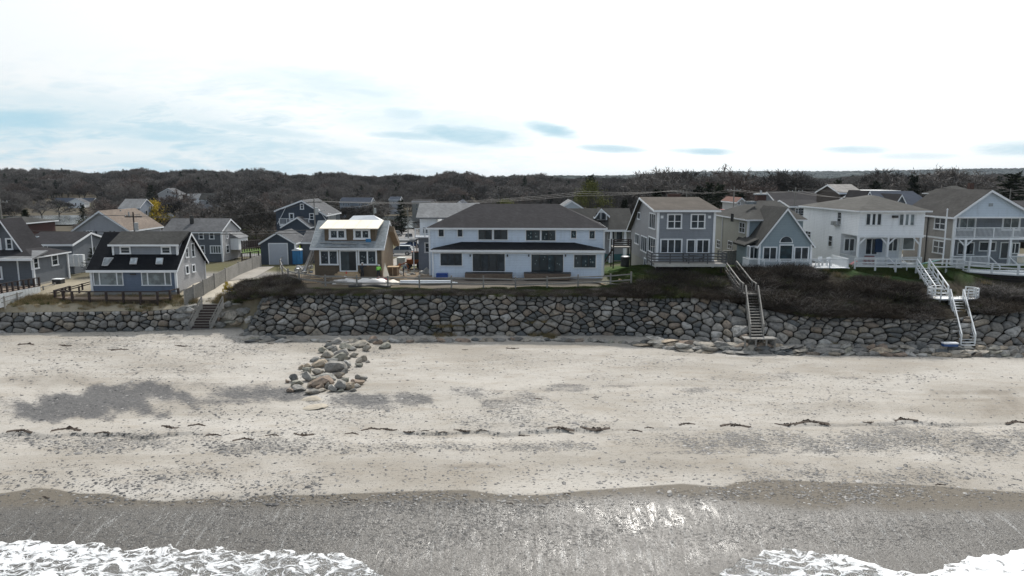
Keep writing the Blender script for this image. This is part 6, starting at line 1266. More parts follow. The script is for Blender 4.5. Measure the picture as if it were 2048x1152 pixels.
LT = {'green': leafy_tree(4, leafy, .42, 5200), 'yellow': leafy_tree(5, yell, .55, 4200, 0.02, .05)}
def joined(tm_, cm_, nm):
    me = bpy.data.meshes.new(nm); v = [tuple(x.co) for x in tm_.vertices]; k = len(v); v += [tuple(x.co) for x in cm_.vertices]
    f = [tuple(p.vertices) for p in tm_.polygons]; nf = len(f); f += [tuple(i+k for i in p.vertices) for p in cm_.polygons]; me.from_pydata(v, [], f); me.materials.append(tm_.materials[0]); me.materials.append(cm_.materials[0])
    me.polygons.foreach_set('material_index', [0]*nf+[1]*(len(f)-nf)); me.update(); return me
FT = [joined(*bare_tree(50+i, 1., s_, 12, mt, fk, tw=.0085), 'wood_tree') for i, (s_, mt, fk) in enumerate([(.5, twig, .2), (.45, twig, .26), (.55, twigr, .18), (.5, twig, .22)])]+[joined(*conifer(9, .3, irregular=.6, n=20, bare=.2), 'wood_pine')]
# far wood on the rising ground beyond the river
n = 6400; Yt = 352+rng.random(n)**1.25*750; azt = rng.uniform(-.86, .86, n); Xt = azt*Yt
keep = np.ones(n, bool)
CLEAR = [(60, 200, 352, 400), (90, 200, 380, 470), (300, 365, 352, 415), (375, 450, 352, 420), (930, 960, 352, 500), (670, 760, 300, 372)]
pxt, _ = proj(Xt, Yt, far_z(Xt, Yt))
for a, b_, c, d in CLEAR: keep &= ~((pxt > a) & (pxt < b_) & (Yt > c) & (Yt < d))
Xt, Yt = Xt[keep], Yt[keep]; n = len(Xt); hs = rng.uniform(8.5, 14.5, n)*np.interp(Yt, [352, 450, 800], [.72, 1, 1.05]); az_ = Xt/Yt
hs *= 1+.16*np.sin(az_*31+1)*np.sin(az_*13)+.10*np.sin(az_*67); hs *= rng.uniform(.75, 1.15, n); ix = rng.choice([0, 1, 2, 3, 4], n, p=[.3, .27, .12, .24, .07])
# GN sorts the kinds by name: wood trees 0-3, pine 4
scatter('woodland', 'grey-brown bare wood covering the rising ground on the horizon', FT, np.stack([Xt, Yt, far_z(Xt, Yt)-.2], -1), rng.uniform(0, 6.28, n), np.stack([hs*1.08, hs*1.08, hs], -1), ix)
# distant forest of the far ridge, right
n = 14000; azt = np.concatenate([rng.uniform(-.9, .95, 3000), rng.uniform(.05, .95, n-3000)]); Yt = rng.uniform(1150, 3700, n); Xt = azt*Yt; hs = rng.uniform(5, 11, n)
dgr = vegmat('hazed_evergreens', (.026, .034, .036), (.045, .056, .056))  # blue-grey of distance haze mixed into the crown colours
def puff(seed):
    V, F = ico(2); r_ = random.Random(seed); mb = MB().add([(v[0]*.75*(1+r_.uniform(-.2, .2)), v[1]*.75*(1+r_.uniform(-.2, .2)), max(-.1, .5+.55*v[2]*(1+r_.uniform(-.2, .2)))) for v in V], [tuple(f) for f in F]); return mb.mesh('far_crown', dgr)
scatter('ridge_forest', 'evergreen forest on the far ridge, tinted blue-grey for distance haze', [puff(1), puff(2), puff(3)], np.stack([Xt, Yt, far_z(Xt, Yt)+1], -1), rng.uniform(0, 6, n), np.stack([hs*1.5, hs*1.5, hs], -1))
# thickets on both banks of the river and behind the road
def region(n, x0, x1, y0, y1): return rng.uniform(x0, x1, n), rng.uniform(y0, y1, n)
BS = [bush(i, brushm if i < 2 else twig, 420, 1, 1, .02) for i in range(4)]
BSr = BS+[bush(8, twigr, 420, 1, 1, .02), bush(9, brushg, 420, 1, 1, .02)]
X_, Y_ = region(3600, -230, 230, 138, 268); pxx, pyy = proj(X_, Y_, zg(X_, np.minimum(Y_, 200)))
k = ~(((pxx > 55) & (pxx < 160) & (Y_ > 175)) | ((pxx > 780) & (pxx < 865)) | ((pxx > 640) & (pxx < 870) & (Y_ < 200)) | ((pxx > 330) & (pxx < 460) & (Y_ < 150)) | ((pxx > 1200) & (pxx < 1262) & (Y_ < 145)))
k &= ~((abs(X_+15-(-(Y_-121)*.22)) < 6) & (Y_ < 200)); k &= rng.random(len(X_)) < (.55+.45*np.sin(X_*.08)*np.sin(Y_*.11))
X_, Y_ = X_[k], Y_[k]; n = len(X_); s_ = rng.uniform(1.6, 4.2, n)*np.interp(Y_, [138, 200, 240], [.75, 1, 1.15]); s_ = np.where((pxx[k] > 50) & (pxx[k] < 170), s_*.5, s_)
scatter('thicket', 'brown leafless thicket between the houses and the river', BSr, np.stack([X_, Y_, ground_z(X_, Y_)-.1], -1), rng.uniform(0, 6, n), np.stack([s_*1.5, s_*1.5, s_], -1), rng.integers(0, 6, n))
# brush on the bluff
def bluff_pts(n, px0, px1, f0, f1):
    xs_ = rng.uniform(px0, px1, n); tt = rng.uniform(f0, f1, n); Xs = np.linspace(-80, 80, 3000); Yc, Zc = controls(Xs)
    q, _ = proj(Xs, Yc[8], Zc[8]); X = np.interp(xs_, q, Xs); Ys, _z = controls(X); Y = Ys[8]*(1-tt)+Ys[9]*tt; return X, Y, zg(X, Y), xs_, tt
BB = [bush(20+i, brushm, 520, .8, 1., .010, .8) for i in range(4)]+[bush(30, twig, 420, .9, 1., .009, .8), bush(31, brushg, 460, .6, 1., .014)]
X_, Y_, Z_, p_, t_ = bluff_pts(3600, 1200, 2300, .02, .98)
k = ~((p_ > 1882) & (p_ < 1962)) & ~((p_ > 1690) & (p_ < 1955) & (t_ > .72-.12*np.sin(p_*.03))) & ~((p_ > 1440) & (p_ < 1520) & (t_ > .25)) & ~((p_ > 1830) & (p_ < 1960) & (abs((p_-1835)/100-(1-t_)) < .32) & ~((p_ > 1835) & (p_ < 1950) & (t_ > .25) & (t_ < .72))) & ~((p_ < 1300) & (t_ > .55)) & ~((p_ > 1960) & (t_ > .62))
X_, Y_, Z_, p_, t_ = (a[k] for a in (X_, Y_, Z_, p_, t_)); n = len(X_); s_ = (.45+1.35*rng.random(n)**1.6)*(1+.35*np.sin(X_*1.1)*np.sin(Y_*1.7))*np.interp(p_, [1200, 1300, 1500], [.5, .85, 1.]); ix = rng.choice(6, n, p=[.22, .22, .2, .16, .12, .08]); ix = np.where((p_ > 1290) & (p_ < 1480) & (rng.random(n) < .25), 5, ix)
scatter('bluff_brush', 'dark tangled leafless brush covering the bluff above the seawall', BB, np.stack([X_, Y_, Z_-.05], -1), rng.uniform(0, 6, n), np.stack([s_*1.35, s_*1.35, s_*.85], -1), ix)
X_, Y_, Z_, p_, t_ = bluff_pts(1500, 470, 1300, .0, 1.0); k = (p_ > 630) | (rng.random(len(p_)) < .9); X_, Y_, Z_, p_, t_ = (a[k] for a in (X_, Y_, Z_, p_, t_)); n = len(X_)
s_ = rng.uniform(.3, .62, n); ix = rng.choice(6, n, p=[.12, .12, .12, .12, .12, .40])
scatter('wall_top_brush', 'low brush and weeds along the top of the tall seawall', BB, np.stack([X_, Y_, Z_-.03], -1), rng.uniform(0, 6, n), np.stack([s_*1.5, s_*1.5, s_], -1), ix)
X_, Y_ = region(420, -31, -20.5, 71.5, 80.5); px_, py_ = proj(X_, Y_, zg(X_, Y_)); k = (px_ > 462+(590-py_)*.1) & (px_ < 622-(600-py_)*.9) & (py_ > 548) & (py_ < 600); X_, Y_ = X_[k], Y_[k]; n = len(X_); s_ = rng.uniform(.6, 1.3, n)
scatter('corner_brush', 'dense dark shrubs at the bend of the split rail fence above the rounded seawall end', BB, np.stack([X_, Y_, zg(X_, Y_)-.05], -1), rng.uniform(0, 6, n), s_, rng.choice(6, n, p=[.2, .2, .15, .1, .1, .25]))
# dry dune grass, lawn grass
TG = [tuft(1, straw, 80, .45), tuft(2, straw, 60, .6), tuft(3, brushg, 70, .4)]
X_, Y_, Z_, p_, t_ = bluff_pts(1500, 1230, 2300, .05, 1.); k = (np.sin(X_*.9+2)*np.sin(Y_*1.3+X_*.3) > .1) & ((rng.random(len(X_)) < .45) | (t_ > .8)); X_, Y_, Z_, t_ = X_[k], Y_[k], Z_[k], t_[k]; n = len(X_)
scatter('bluff_grass', 'dry and green grass tufts growing between the brush on the bluff', TG, np.stack([X_, Y_, Z_+np.where(t_ < .8, .25, 0)], -1), rng.uniform(0, 6, n), rng.uniform(.7, 1.4, n), np.where(rng.random(n) < .6, 2, 0))
X_, Y_ = region(5200, -58, -28, 70, 78); px_, py_ = proj(X_, Y_, zg(X_, Y_)); k = (py_ > 592) & (py_ < 618+6*np.sin(px_*.05)) & (px_ < 372-(618-py_)*.3) & (px_ > -60) & (rng.random(len(X_)) < .35+.6*np.exp(-((py_-600)/8)**2)); X_, Y_ = X_[k], Y_[k]
P3 = [np.stack([X_, Y_, zg(X_, Y_)], -1)]
for (a, b_, w_, h_, m_) in [(890, 668, 34, 5, 90), (910, 661, 12, 4, 20), (1085, 670, 30, 4, 60), (1104, 674, 8, 4, 14), (1045, 664, 30, 3, 10), (1662, 692, 9, 4, 16), (437, 607, 14, 4, 40), (450, 598, 20, 8, 70), (385, 605, 12, 8, 30), (430, 560, 14, 8, 30)]:
    for _ in range(m_): g_ = G(a+rng.normal(0, w_*.5), b_+rng.normal(0, h_*.5)); P3.append(np.array([[g_.x, g_.y, g_.z]]))
P3 = np.vstack(P3); n = len(P3); scatter('dune_grass', 'dry straw-coloured dune grass in tufts', TG, P3, rng.uniform(0, 6, n), rng.uniform(.5, 1.1, n))
GT = [tuft(11, grassm, 90, .16, .4, .02), tuft(12, brushg, 90, .2, .4, .02)]
Q = []
for (x0, x1, y0, y1, m_) in [(-24, 14, 72.6, 75, 2600), (11, 18, 74, 84, 1100), (17, 60, 75.4, 78.5, 3800)]:
    X_, Y_ = region(m_, x0, x1, y0, y1); Q.append(np.stack([X_, Y_, zg(X_, Y_)], -1))
Q = np.vstack(Q); n = len(Q); scatter('lawn_grass', 'green lawn grass in front of the houses', GT, Q, rng.uniform(0, 6, n), rng.uniform(.5, 1.3, n))
# ------------------------------------------------ single trees
def tree(kind, px_, Y, ytop, label, i=0, wide=1., group=None, cat='tree'):
    X = onY(px_, 450, Y).x; z = float(ground_z([X], [Y])[0]); H_ = max(1.2, onY(px_, ytop, Y).z-z)
    tm_, cm_ = (BT[i] if kind == 'bare' else CF[i] if kind == 'pine' else LT[i])
    r = thing({'bare': 'bare_tree', 'pine': 'evergreen_tree'}.get(kind, 'leafy_tree'), label, cat, (X, Y, z-.1), rd.uniform(0, 6.28), group); r.scale = (H_*wide, H_*wide, H_)
    link('trunk', tm_, r); link('crown', cm_, r); return r
TA = [(395, 210, 400), (362, 235, 395), (420, 190, 408), (448, 172, 402), (476, 158, 392), (512, 150, 396), (540, 162, 404), (535, 205, 388), (575, 215, 385), (690, 205, 408), (725, 190, 412), (752, 215, 396), (862, 235, 402), (885, 250, 396), (30, 260, 405), (85, 300, 398), (215, 290, 395), (228, 255, 392), (120, 330, 392), (640, 260, 385), (905, 300, 388), (600, 300, 380), (352, 290, 375), (470, 240, 372)]
TB = [(1285, 230, 375), (1265, 170, 395), (1318, 210, 338), (1340, 190, 328), (1362, 200, 330), (1385, 215, 335), (1420, 220, 338), (1480, 210, 362), (1520, 240, 352), (1548, 215, 350), (1590, 200, 334), (1618, 205, 336), (1650, 230, 356), (1735, 190, 340), (1765, 205, 332), (1795, 210, 342), (1875, 200, 345), (1915, 190, 348), (1950, 200, 352), (1985, 210, 355), (1010, 330, 368), (1090, 320, 366), (1130, 310, 364), (1235, 260, 370), (1215, 280, 362), (1255, 290, 358)]
TLM = [(0, 150, 'behind the far left house'), (150, 335, 'behind the tan-roofed house'), (335, 480, 'behind the dark grey colonial house'), (480, 560, 'left of the gambrel house'), (560, 665, 'behind the dark blue gambrel house'), (665, 770, 'behind the cottage under construction'), (770, 950, 'behind the left end of the duplex'), (950, 1200, 'in the wood above the duplex roof'), (1200, 1300, 'between the bungalow and the grey house'), (1300, 1430, 'behind the grey house roof'), (1430, 1560, 'behind the chimney of the pale blue house'), (1560, 1700, 'left of the weathered roof'), (1700, 1860, 'behind the white house roof'), (1860, 2060, 'behind the balcony house roof')]
TLB = landmark_labels(TA+TB, lambda q: q[0], TLM, lambda ph, o: 'bare grey tree %s, %s' % (ph, o))
gl_, gr_ = 'bare trees between the river and the left-hand houses', 'bare trees behind the right-hand houses'
for j, (x, Y, yt) in enumerate(TA):
    tree('bare', x, Y, yt, TLB[x, Y, yt], [0, 1, 3, 4, 2][j % 5], 1.25, gl_)
for j, (x, Y, yt) in enumerate(TB):
    tree('bare', x, Y, yt, TLB[x, Y, yt], [1, 0, 2, 4][j % 4], 1.15, gr_)
tree('bare', 1893, 175, 322, 'tall fan-crowned bare tree on the skyline behind the balcony house', 1, 1.3); tree('bare', 1452, 195, 324, 'bare tree with reddish twigs rising above the skyline between the grey and pale blue houses', 3, 1.1)
for x, Y, yt, i, lab, w_ in [(1820, 165, 351, 0, 'dense dark conical evergreen behind the white house roof', 1.25), (2018, 150, 346, 1, 'broad dark ragged pine behind the balcony house at the right edge', 1.9), (1745, 175, 362, 1, 'small dark ragged pine behind the pale stone-like roof', 1.3), (1672, 185, 360, 1, 'dark pine left of the pale weathered roof', 1.3),
        (803, 205, 400, 0, 'dark spruce by the river behind the cottage under construction', 1.6), (52, 150, 418, 2, 'dark cedar left of the bright river water', 1.6), (40, 128, 432, 1, 'low dark evergreen beside the dark red house', 2.2), (168, 260, 409, 0, 'small dark evergreen on the far bank by the pale yellow ranch', 1.7), (307, 330, 370, 1, 'dark evergreen left of the white gambrel house on the far bank', 1.3),
        (1312, 150, 378, 2, 'narrow dark cedar left of the grey house roof', 1.5), (1395, 170, 372, 1, 'dark pine just above the ridge of the grey house', 1.4), (1438, 165, 368, 1, 'dark pine to the right of the grey house ridge', 1.5), (1476, 150, 385, 0, 'low dark evergreen behind the pale blue house', 2.), (1415, 180, 366, 0, 'dark spruce among the pines above the grey house', 1.5), (1180, 330, 350, 1, 'tall dark pine on the skyline above the yellow-green willow', 1.4),
        (652, 230, 398, 1, 'dark evergreen beside the gambrel house gable', 1.6), (1000, 330, 375, 0, 'dark evergreen in the wood above the duplex roof', 1.4), (1100, 320, 378, 2, 'narrow dark evergreen in the wood above the duplex roof', 1.6), (1248, 150, 398, 2, 'dark cedar right of the bungalow', 1.3)]:
    tree('pine', x, Y, yt, lab, i, w_)
tree('leaf', 1183, 215, 362, 'yellow-green willow behind the bungalow', 'green', .95); tree('leaf', 1160, 235, 385, 'small yellow-green tree left of the big willow', 'green', .9); tree('leaf', 1010, 260, 398, 'low yellowish budding tree just above the duplex ridge', 'green', 1.6)
tree('leaf', 318, 236, 401, 'bright yellow forsythia beside the blue-grey colonial across the river', 'yellow', 1.1, cat='shrub'); tree('leaf', 302, 250, 402, 'smaller yellow forsythia left of the bright one', 'yellow', .9, cat='shrub')
r = tree('pine', 181, 87.5, 494, 'small dark pine beside the blue cottage, behind a white pole', 1, 1.5)
tree('bare', 1268, 118, 420, 'pinkish budding bush left of the grey house gable', 3, .9)
tree('leaf', 447, 76.5, 597, 'small yellowish bush at the top of the short beach stairs', 'yellow', .8, cat='shrub')
# ================================================================== BACKGROUND HOUSES
gb = 'small houses beyond the river'
small_house('ranch_house', 'long low pale yellow ranch house with dark roof beyond the river at left', 112, 184, 400, 417, 405, 396.5, yel_sid, rf_blue, 'x', 8, [(124, 406, 128, 410), (147, 406, 151, 411), (158, 406, 162, 411), (172, 406, 175, 410)], fw=.05)
small_house('portico_house', 'white gabled wing in front of the pale yellow ranch house', 145, 169, 392, 415, 405, 397, white_sid, rf_grey, 'y', 5, [(150, 406, 153, 411), (160, 406, 163, 411)])
h_ = small_house('river_house', 'blue-grey two storey house with pale roof beside the yellow forsythia', 245, 281, 225, 440, 416, 399, M('mid_grey_siding', ()), rf_lgrey, 'x', 9, [(250, 420, 254, 425), (258, 419, 262, 425), (266, 419, 270, 425), (252, 430, 256, 436), (264, 429, 272, 437)])
h_.winS(291, 421, 295, 430, h_.F(281, 430).x, 1, cols=1); h_.winS(301, 412, 305, 420, h_.F(281, 430).x, 1, cols=1); h_.winS(300, 427, 307, 434, h_.F(281, 430).x, 1, cols=2)
small_house('white_gambrel_house', 'white gambrel-ended house with many small windows high on the far bank', 325, 358, 390, 404, 388, 377, M('off_white_siding', (.40, .40, .40), .7, .08, kind='siding'), rf_grey, 'y', 8, [(331, 390, 334, 394), (338, 390, 341, 394), (345, 390, 348, 394), (351, 390, 354, 394), (334, 382, 337, 386), (344, 382, 347, 386)])
small_house('pale_cottage', 'small white cottage with bright wall beyond the river, right of the gambrel-ended house', 379, 402, 380, 405, 396, 388, white_sid, rf_lgrey, 'x', 6, [(384, 397, 388, 401)], fw=.05)
small_house('brown_cottage', 'low house with grey-brown roof and dark garage beyond the river', 405, 441, 375, 412, 400, 387, greyl_sid, rf_dgrey, 'x', 8, [(411, 403, 417, 408)], fw=.05); 
small_house('long_house', 'long pale blue two storey house with dark blue roof across the river', 683, 742, 290, 431, 405, 396, M('faded_blue_siding', (.22, .25, .29), .7, .1, kind='siding'), rf_blue, 'x', 9, [(686, 407, 689, 411), (696, 407, 699, 411), (718, 407, 721, 411), (725, 407, 728, 411), (686, 416, 689, 420), (696, 416, 699, 420), (712, 417, 715, 421), (730, 417, 733, 421)], fw=.05)
small_house('narrow_house', 'narrow pale house behind the spruce across the river', 781, 800, 330, 418, 400, 394, greyl_sid, rf_blue, 'x', 8, [(786, 403, 789, 407), (793, 403, 796, 407)], fw=.05)
small_house('boxy_house', 'boxy tan-grey house with rows of small dark windows across the river', 826, 867, 280, 430, 404, 400, M('greige_siding', (.22, .215, .195), .7, .08, kind='siding'), rf_char, 'x', 8, [(832, 407, 835, 411), (837, 407, 840, 411), (844, 407, 846, 410), (857, 407, 860, 411), (861, 407, 864, 411), (832, 416, 835, 420), (837, 416, 840, 420), (856, 416, 864, 420)], fw=.03)
small_house('red_house', 'dark red brown house with grey hip roof at the far left edge', -30, 40, 98, 490, 447, 433, red_sid, rf_dgrey, 'h', 8, [(19, 448, 33, 457, 2)])
hh = small_house('low_house', 'low dark roofed house with one skylight behind the far left house', 46, 146, 90, 510, 490, 467, greyd_sid, rf_char, 'x', 8, [(80, 492, 95, 498, 2)]); p = hh.F(70, 475, 2.2); hh.box('skylight', p.x-.9, p.x+.5, 2.0, 3.0, p.z-.35, p.z+.15, sky_gl)
fence('vinyl_fence', 'white vinyl fence left of the blue cottage beside the dark pine', [onY(126, 528, 90), onY(165, 528, 90)], 1.2, wpaint, .6, (.15, .95), .5, .1)
small_house('red_roof_house', 'small white gabled house with a rusty red roof behind the pale blue house', 1470, 1490, 128, 420, 404, 397, M('off_white_siding', ()), M('rusty_roof', (.12, .05, .035), .9), 'y', 9, [(1476, 405, 1480, 409)], base=5)
small_house('wide_roof_house', 'wide dark grey roof stretching behind the pale blue and white houses', 1548, 1668, 135, 425, 406, 385, greyd_sid, rf_char, 'x', 10)
small_house('back_house', 'grey house with a row of white windows between the pale blue and white houses', 1575, 1640, 112, 470, 414, 402, greyd_sid, rf_char, 'x', 8, [(1592, 417, 1600, 431, 2, 3), (1602, 417, 1608, 431, 1, 3)])
small_house('stone_roof_house', 'house with a pale weathered roof above the white house roof', 1672, 1722, 118, 420, 387, 371, M('dark_brown_siding', (.05, .04, .035), .8), M('lichen_shingles', (.25, .24, .23), .9, .3, kind='shingle'), 'x', 9)
small_house('blue_roof_house', 'long dark blue roof with small white gables between the white house and the balcony house', 1738, 1862, 104, 450, 412, 385, greyd_sid, rf_blue, 'x', 12)
for a, b_, y_, t_, Y in ((1724, 1742, 396, 384, 101), (1786, 1808, 404, 391, 103)): small_house('gabled_dormer', 'small white-trimmed gable at x%s the dark blue roof' % '' if 0 else ('white-trimmed gable peak at the left end of the dark blue roof' if a < 1750 else 'white-trimmed gable peak in the middle of the dark blue roof'), a, b_, Y, y_+12, y_, t_, greyd_sid, rf_char, 'y', 6)
small_house('chimney_house', 'brown hipped roof with a chimney behind the balcony house ridge', 1905, 1962, 125, 420, 388, 372, greyd_sid, rf_dgrey, 'h', 10, chim=(1942, 366))
small_house('edge_house', 'dark roof at the right edge behind the balcony house', 2036, 2110, 105, 450, 420, 404, greyd_sid, rf_char, 'x', 9)
fr2 = thing('flat_roofed_building', 'bright white flat roof glimpsed behind the white house', 'building', onY(1765, 395, 130)); MB().box(-3.2, 3, 0, 8, -2, 1.1).build('wall', greyl_sid, fr2); MB().box(-3.4, 3.2, -.2, 8.2, 1.1, 1.3).build('roof', M('bright_roof', (.7, .7, .7), .5), fr2)
# ================================================================== POLES AND WIRES
def pole(px_, Y, ytop, label, arm=True, tf=False, mat=woodg, r=.14, lamp=False):
    X = onY(px_, 450, Y).x; z = float(ground_z([X], [Y])[0]); H_ = onY(px_, ytop, Y).z-z; p = thing('utility_pole', label, 'pole', (X, Y, z)); MB().tube((0, 0, -.3), (0, 0, H_), r, r*.65, 8).build('shaft', mat, p)
    if arm:
        MB().box(-1.2, 1.2, -.07, .07, H_-.75, H_-.6).build('crossarm', mat, p)
        for x in (-1.1, -.5, .5, 1.1): MB().tube((x, 0, H_-.6), (x, 0, H_-.4), .05, .03, 6).build('insulator', metal, p)
    if tf: MB().tube((.35, -.1, H_-2.6), (.35, -.1, H_-1.5), .28, n=12).build('transformer', metal, p)
    if lamp: MB().beam((0, 0, H_-2.4), (1.5, -.3, H_-1.9), .07).build('lamp_arm', metal, p); MB().box(1.3, 1.8, -.45, -.15, H_-2.0, H_-1.88).build('lamp_head', metal, p)
    return Vector((X, Y, z+H_-.55))
A0 = pole(5, 112, 396, 'dark utility pole at the far left edge behind the far left house'); A1 = pole(268, 99, 424, 'utility pole with transformer in front of the tan roof', tf=True, mat=woodd); A2 = pole(630, 110, 396, 'utility pole with crossarm and lamp in front of the gambrel house', lamp=True, tf=True)
A3 = pole(748, 150, 402, 'utility pole with transformer behind the cottage under construction', tf=True); A4 = pole(816, 160, 415, 'plain pole by the river right of the dark spruce', arm=False)
A5 = pole(1353, 130, 376, 'utility pole behind the ridge of the grey house'); A6 = pole(1465, 122, 373, 'utility pole between the grey house and the pale blue house'); A7 = pole(1587, 112, 375, 'utility pole rising behind the pale blue gable', tf=False); A8 = pole(2014, 118, 377, 'thin pole in front of the broad pine at the right edge', arm=False, r=.09)
pole(1371, 135, 380, 'short pole just right of the pole behind the grey house ridge', arm=False, r=.12)
b_ = G(188, 533); fp = thing('flagpole', 'bare white pole in front of the small pine beside the blue cottage', 'pole', onY(188, 530, 86)); MB().tube((0, 0, -1), (0, 0, 3.7), .07, .05).build('shaft', white, fp)
wirem = M('black_wire', (.02, .02, .02), .6, 0); gw = 'overhead wires'
WN = [0]; WL = ['span from the left edge pole to the transformer pole', 'span from the transformer pole to the lamp pole', 'upper span left of the transformer pole', 'first long span right of the lamp pole', 'continuation of it to the grey house pole', 'second long span right of the lamp pole', 'second continuation to the grey house pole', 'third long span right of the lamp pole', 'third continuation to the grey house pole', 'front span from the grey house to the next pole', 'front span to the pale blue house pole', 'front span sloping down right of the pale blue house', 'front high span to the right edge', 'back span from the grey house to the next pole', 'back span to the pale blue house pole', 'back span sloping down right of the pale blue house', 'back high span to the right edge', 'low slack span behind the grey house', 'thin span left of the right edge pole', 'thin span right of the right edge pole', 'span from the lamp pole to the river road', 'last span to the pole by the river']
def wire(p, q, sag, label=None, r=.028):
    if not label: label = 'thin overhead wire, '+WL[WN[0] % 22]; WN[0] += 1
    p = Vector(p); q = Vector(q); n = 14; pts = [p.lerp(q, i/n)-Vector((0, 0, sag*4*(i/n)*(1-i/n))) for i in range(n+1)]; o = MB().polyline([x-p for x in pts], r, 3).build('overhead_wire', wirem, loc=p); tag(o, label, 'wire', gw)
V_ = Vector
for dz, ya, yb_ in ((0, 458, 463), (0, 464, 468.5)): wire(onY(-120, ya, 97), onY(632, yb_-3, 99), .35, ('upper' if ya < 460 else 'lower')+' thick black cable crossing in front of the tan-roofed and colonial houses', .045)
wire(A0, A1, .6); wire(A1+V_((.5, 0, 0)), A2, 1.2); wire(A0+V_((1, 0, .2)), A1+V_((1, 0, .2)), .9)
for dx in (-1, 0, 1): wire(A2+V_((dx, 0, .1)), onY(1160+dx*8, 387, 128)+V_((0, 0, dx*.4)), .9); wire(onY(1160+dx*8, 387, 128)+V_((0, 0, dx*.4)), A5+V_((dx, 0, .1)), .3)
for dx in (-1, 1): wire(A5+V_((dx, 0, 0)), A6+V_((dx, 0, 0)), .5); wire(A6+V_((dx, 0, 0)), A7+V_((dx, 0, 0)), .4); wire(A7+V_((dx, 0, 0)), onY(1760, 394+dx, 95), .5); wire(A7+V_((dx, 0, .5)), onY(2100, 372, 130), 1.4)
wire(A5+V_((1, 0, -1)), A6+V_((-1, 0, -1)), 1.5); wire(A8, onY(1800, 365, 120), .4); wire(A8, onY(2100, 385, 118), .1); wire(A2, A3, .8); wire(A3, A4, .5)
# ================================================================== CONSTRUCTION SITE
ps_ = [G(x, y) for x, y in ((588, 523), (566, 529), (561, 538), (565, 551), (577, 561), (599, 566), (651, 573), (714, 574), (776, 575), (839, 576), (903, 576), (967, 578), (1031, 579), (1094, 577), (1156, 574), (1221, 571), (1262, 570))]
o = ps_[0]; fnc = thing('rail_fence', 'weathered split rail fence along the top of the tall seawall', 'fence', o)
for i, p in enumerate(ps_):
    p = p-o; MB().box(p.x-.08, p.x+.08, p.y-.06, p.y+.06, p.z-.3, p.z+1.3+rd.uniform(-.05, .1)).build('post', woodg, fnc)
    if i: q_ = ps_[i-1]-o; [MB().beam(q_+Vector((rd.uniform(-.1, .1), 0, z+rd.uniform(-.04, .04))), p+Vector((rd.uniform(-.1, .1), 0, z+rd.uniform(-.04, .04))), .07, .12).build('rail', woodg, fnc) for z in (.45, 1.05)]
def at(px_, py_): return G(px_, py_)
p = at(596, 529); t_ = thing('portable_toilet', 'blue portable toilet with white roof left of the cottage under construction', 'portable toilet', p); pb_ = M('toilet_blue', (.03, .16, .36), .45)
MB().box(-.58, .58, -.58, .58, .08, 2.05).build('cabin', pb_, t_); MB().box(-.45, .45, -.60, -.581, .15, 1.95).build('door', M('toilet_door', (.04, .20, .42), .4), t_); MB().prism([(-.62, -.62, 2.05), (.62, -.62, 2.05), (.62, -.62, 2.2), (0, -.62, 2.38), (-.62, -.62, 2.2)], (0, 1.24, 0)).build('roof', white, t_)
for x in (-.5, 0, .5): MB().box(x-.03, x+.03, -.6, -.585, .1, 2.0).build('ridge', pb_, t_)
MB().tube((.3, .3, 2.2), (.3, .3, 2.7), .06).build('vent_pipe', M('hi_vis_yellow', (.55, .7, .05), .6), t_)
def ladder(a, b_, w, label, mat=metal):
    a, b_ = Vector(a), Vector(b_); l = thing('ladder', label, 'ladder', a); d = b_-a; s_ = Vector((w, 0, 0))
    for k in (-.5, .5): MB().beam(s_*k, d+s_*k, .06, .08).build('side_rail', mat, l)
    n = int(d.length/.3)
    for i in range(1, n): MB().tube(d*i/n-s_*.5, d*i/n+s_*.5, .025, n=5).build('rung', mat, l)
p = at(608, 543); ladder(p, D_ if 0 else onY(627, 500, 80.2), .45, 'aluminium extension ladder leaning on the left corner of the cottage under construction'); p = at(614, 545); ladder(p, onY(629, 503, 80.6), .45, 'second ladder just right of it, leaning on the cottage corner', woodg)
for i in range(18):
    g_ = at(rd.uniform(590, 624), rd.uniform(534, 548)); m = MB(); s_ = rd.uniform(.2, .6); m.prism([(-s_, -.1, 0), (s_, -.15, 0), (s_*.8, .2, .0), (-s_*.6, .25, 0)], (0, 0, rd.uniform(.08, .4)))
    o_ = m.build('rubble_block', rd.choice([concrete, woodg, darkm, metal]), loc=g_); o_.rotation_euler = (rd.uniform(-.4, .4), rd.uniform(-.4, .4), rd.uniform(0, 3)); tag(o_, 'scrap block in the debris heap at the foot of the ladders', 'debris', 'debris at the foot of the ladders')
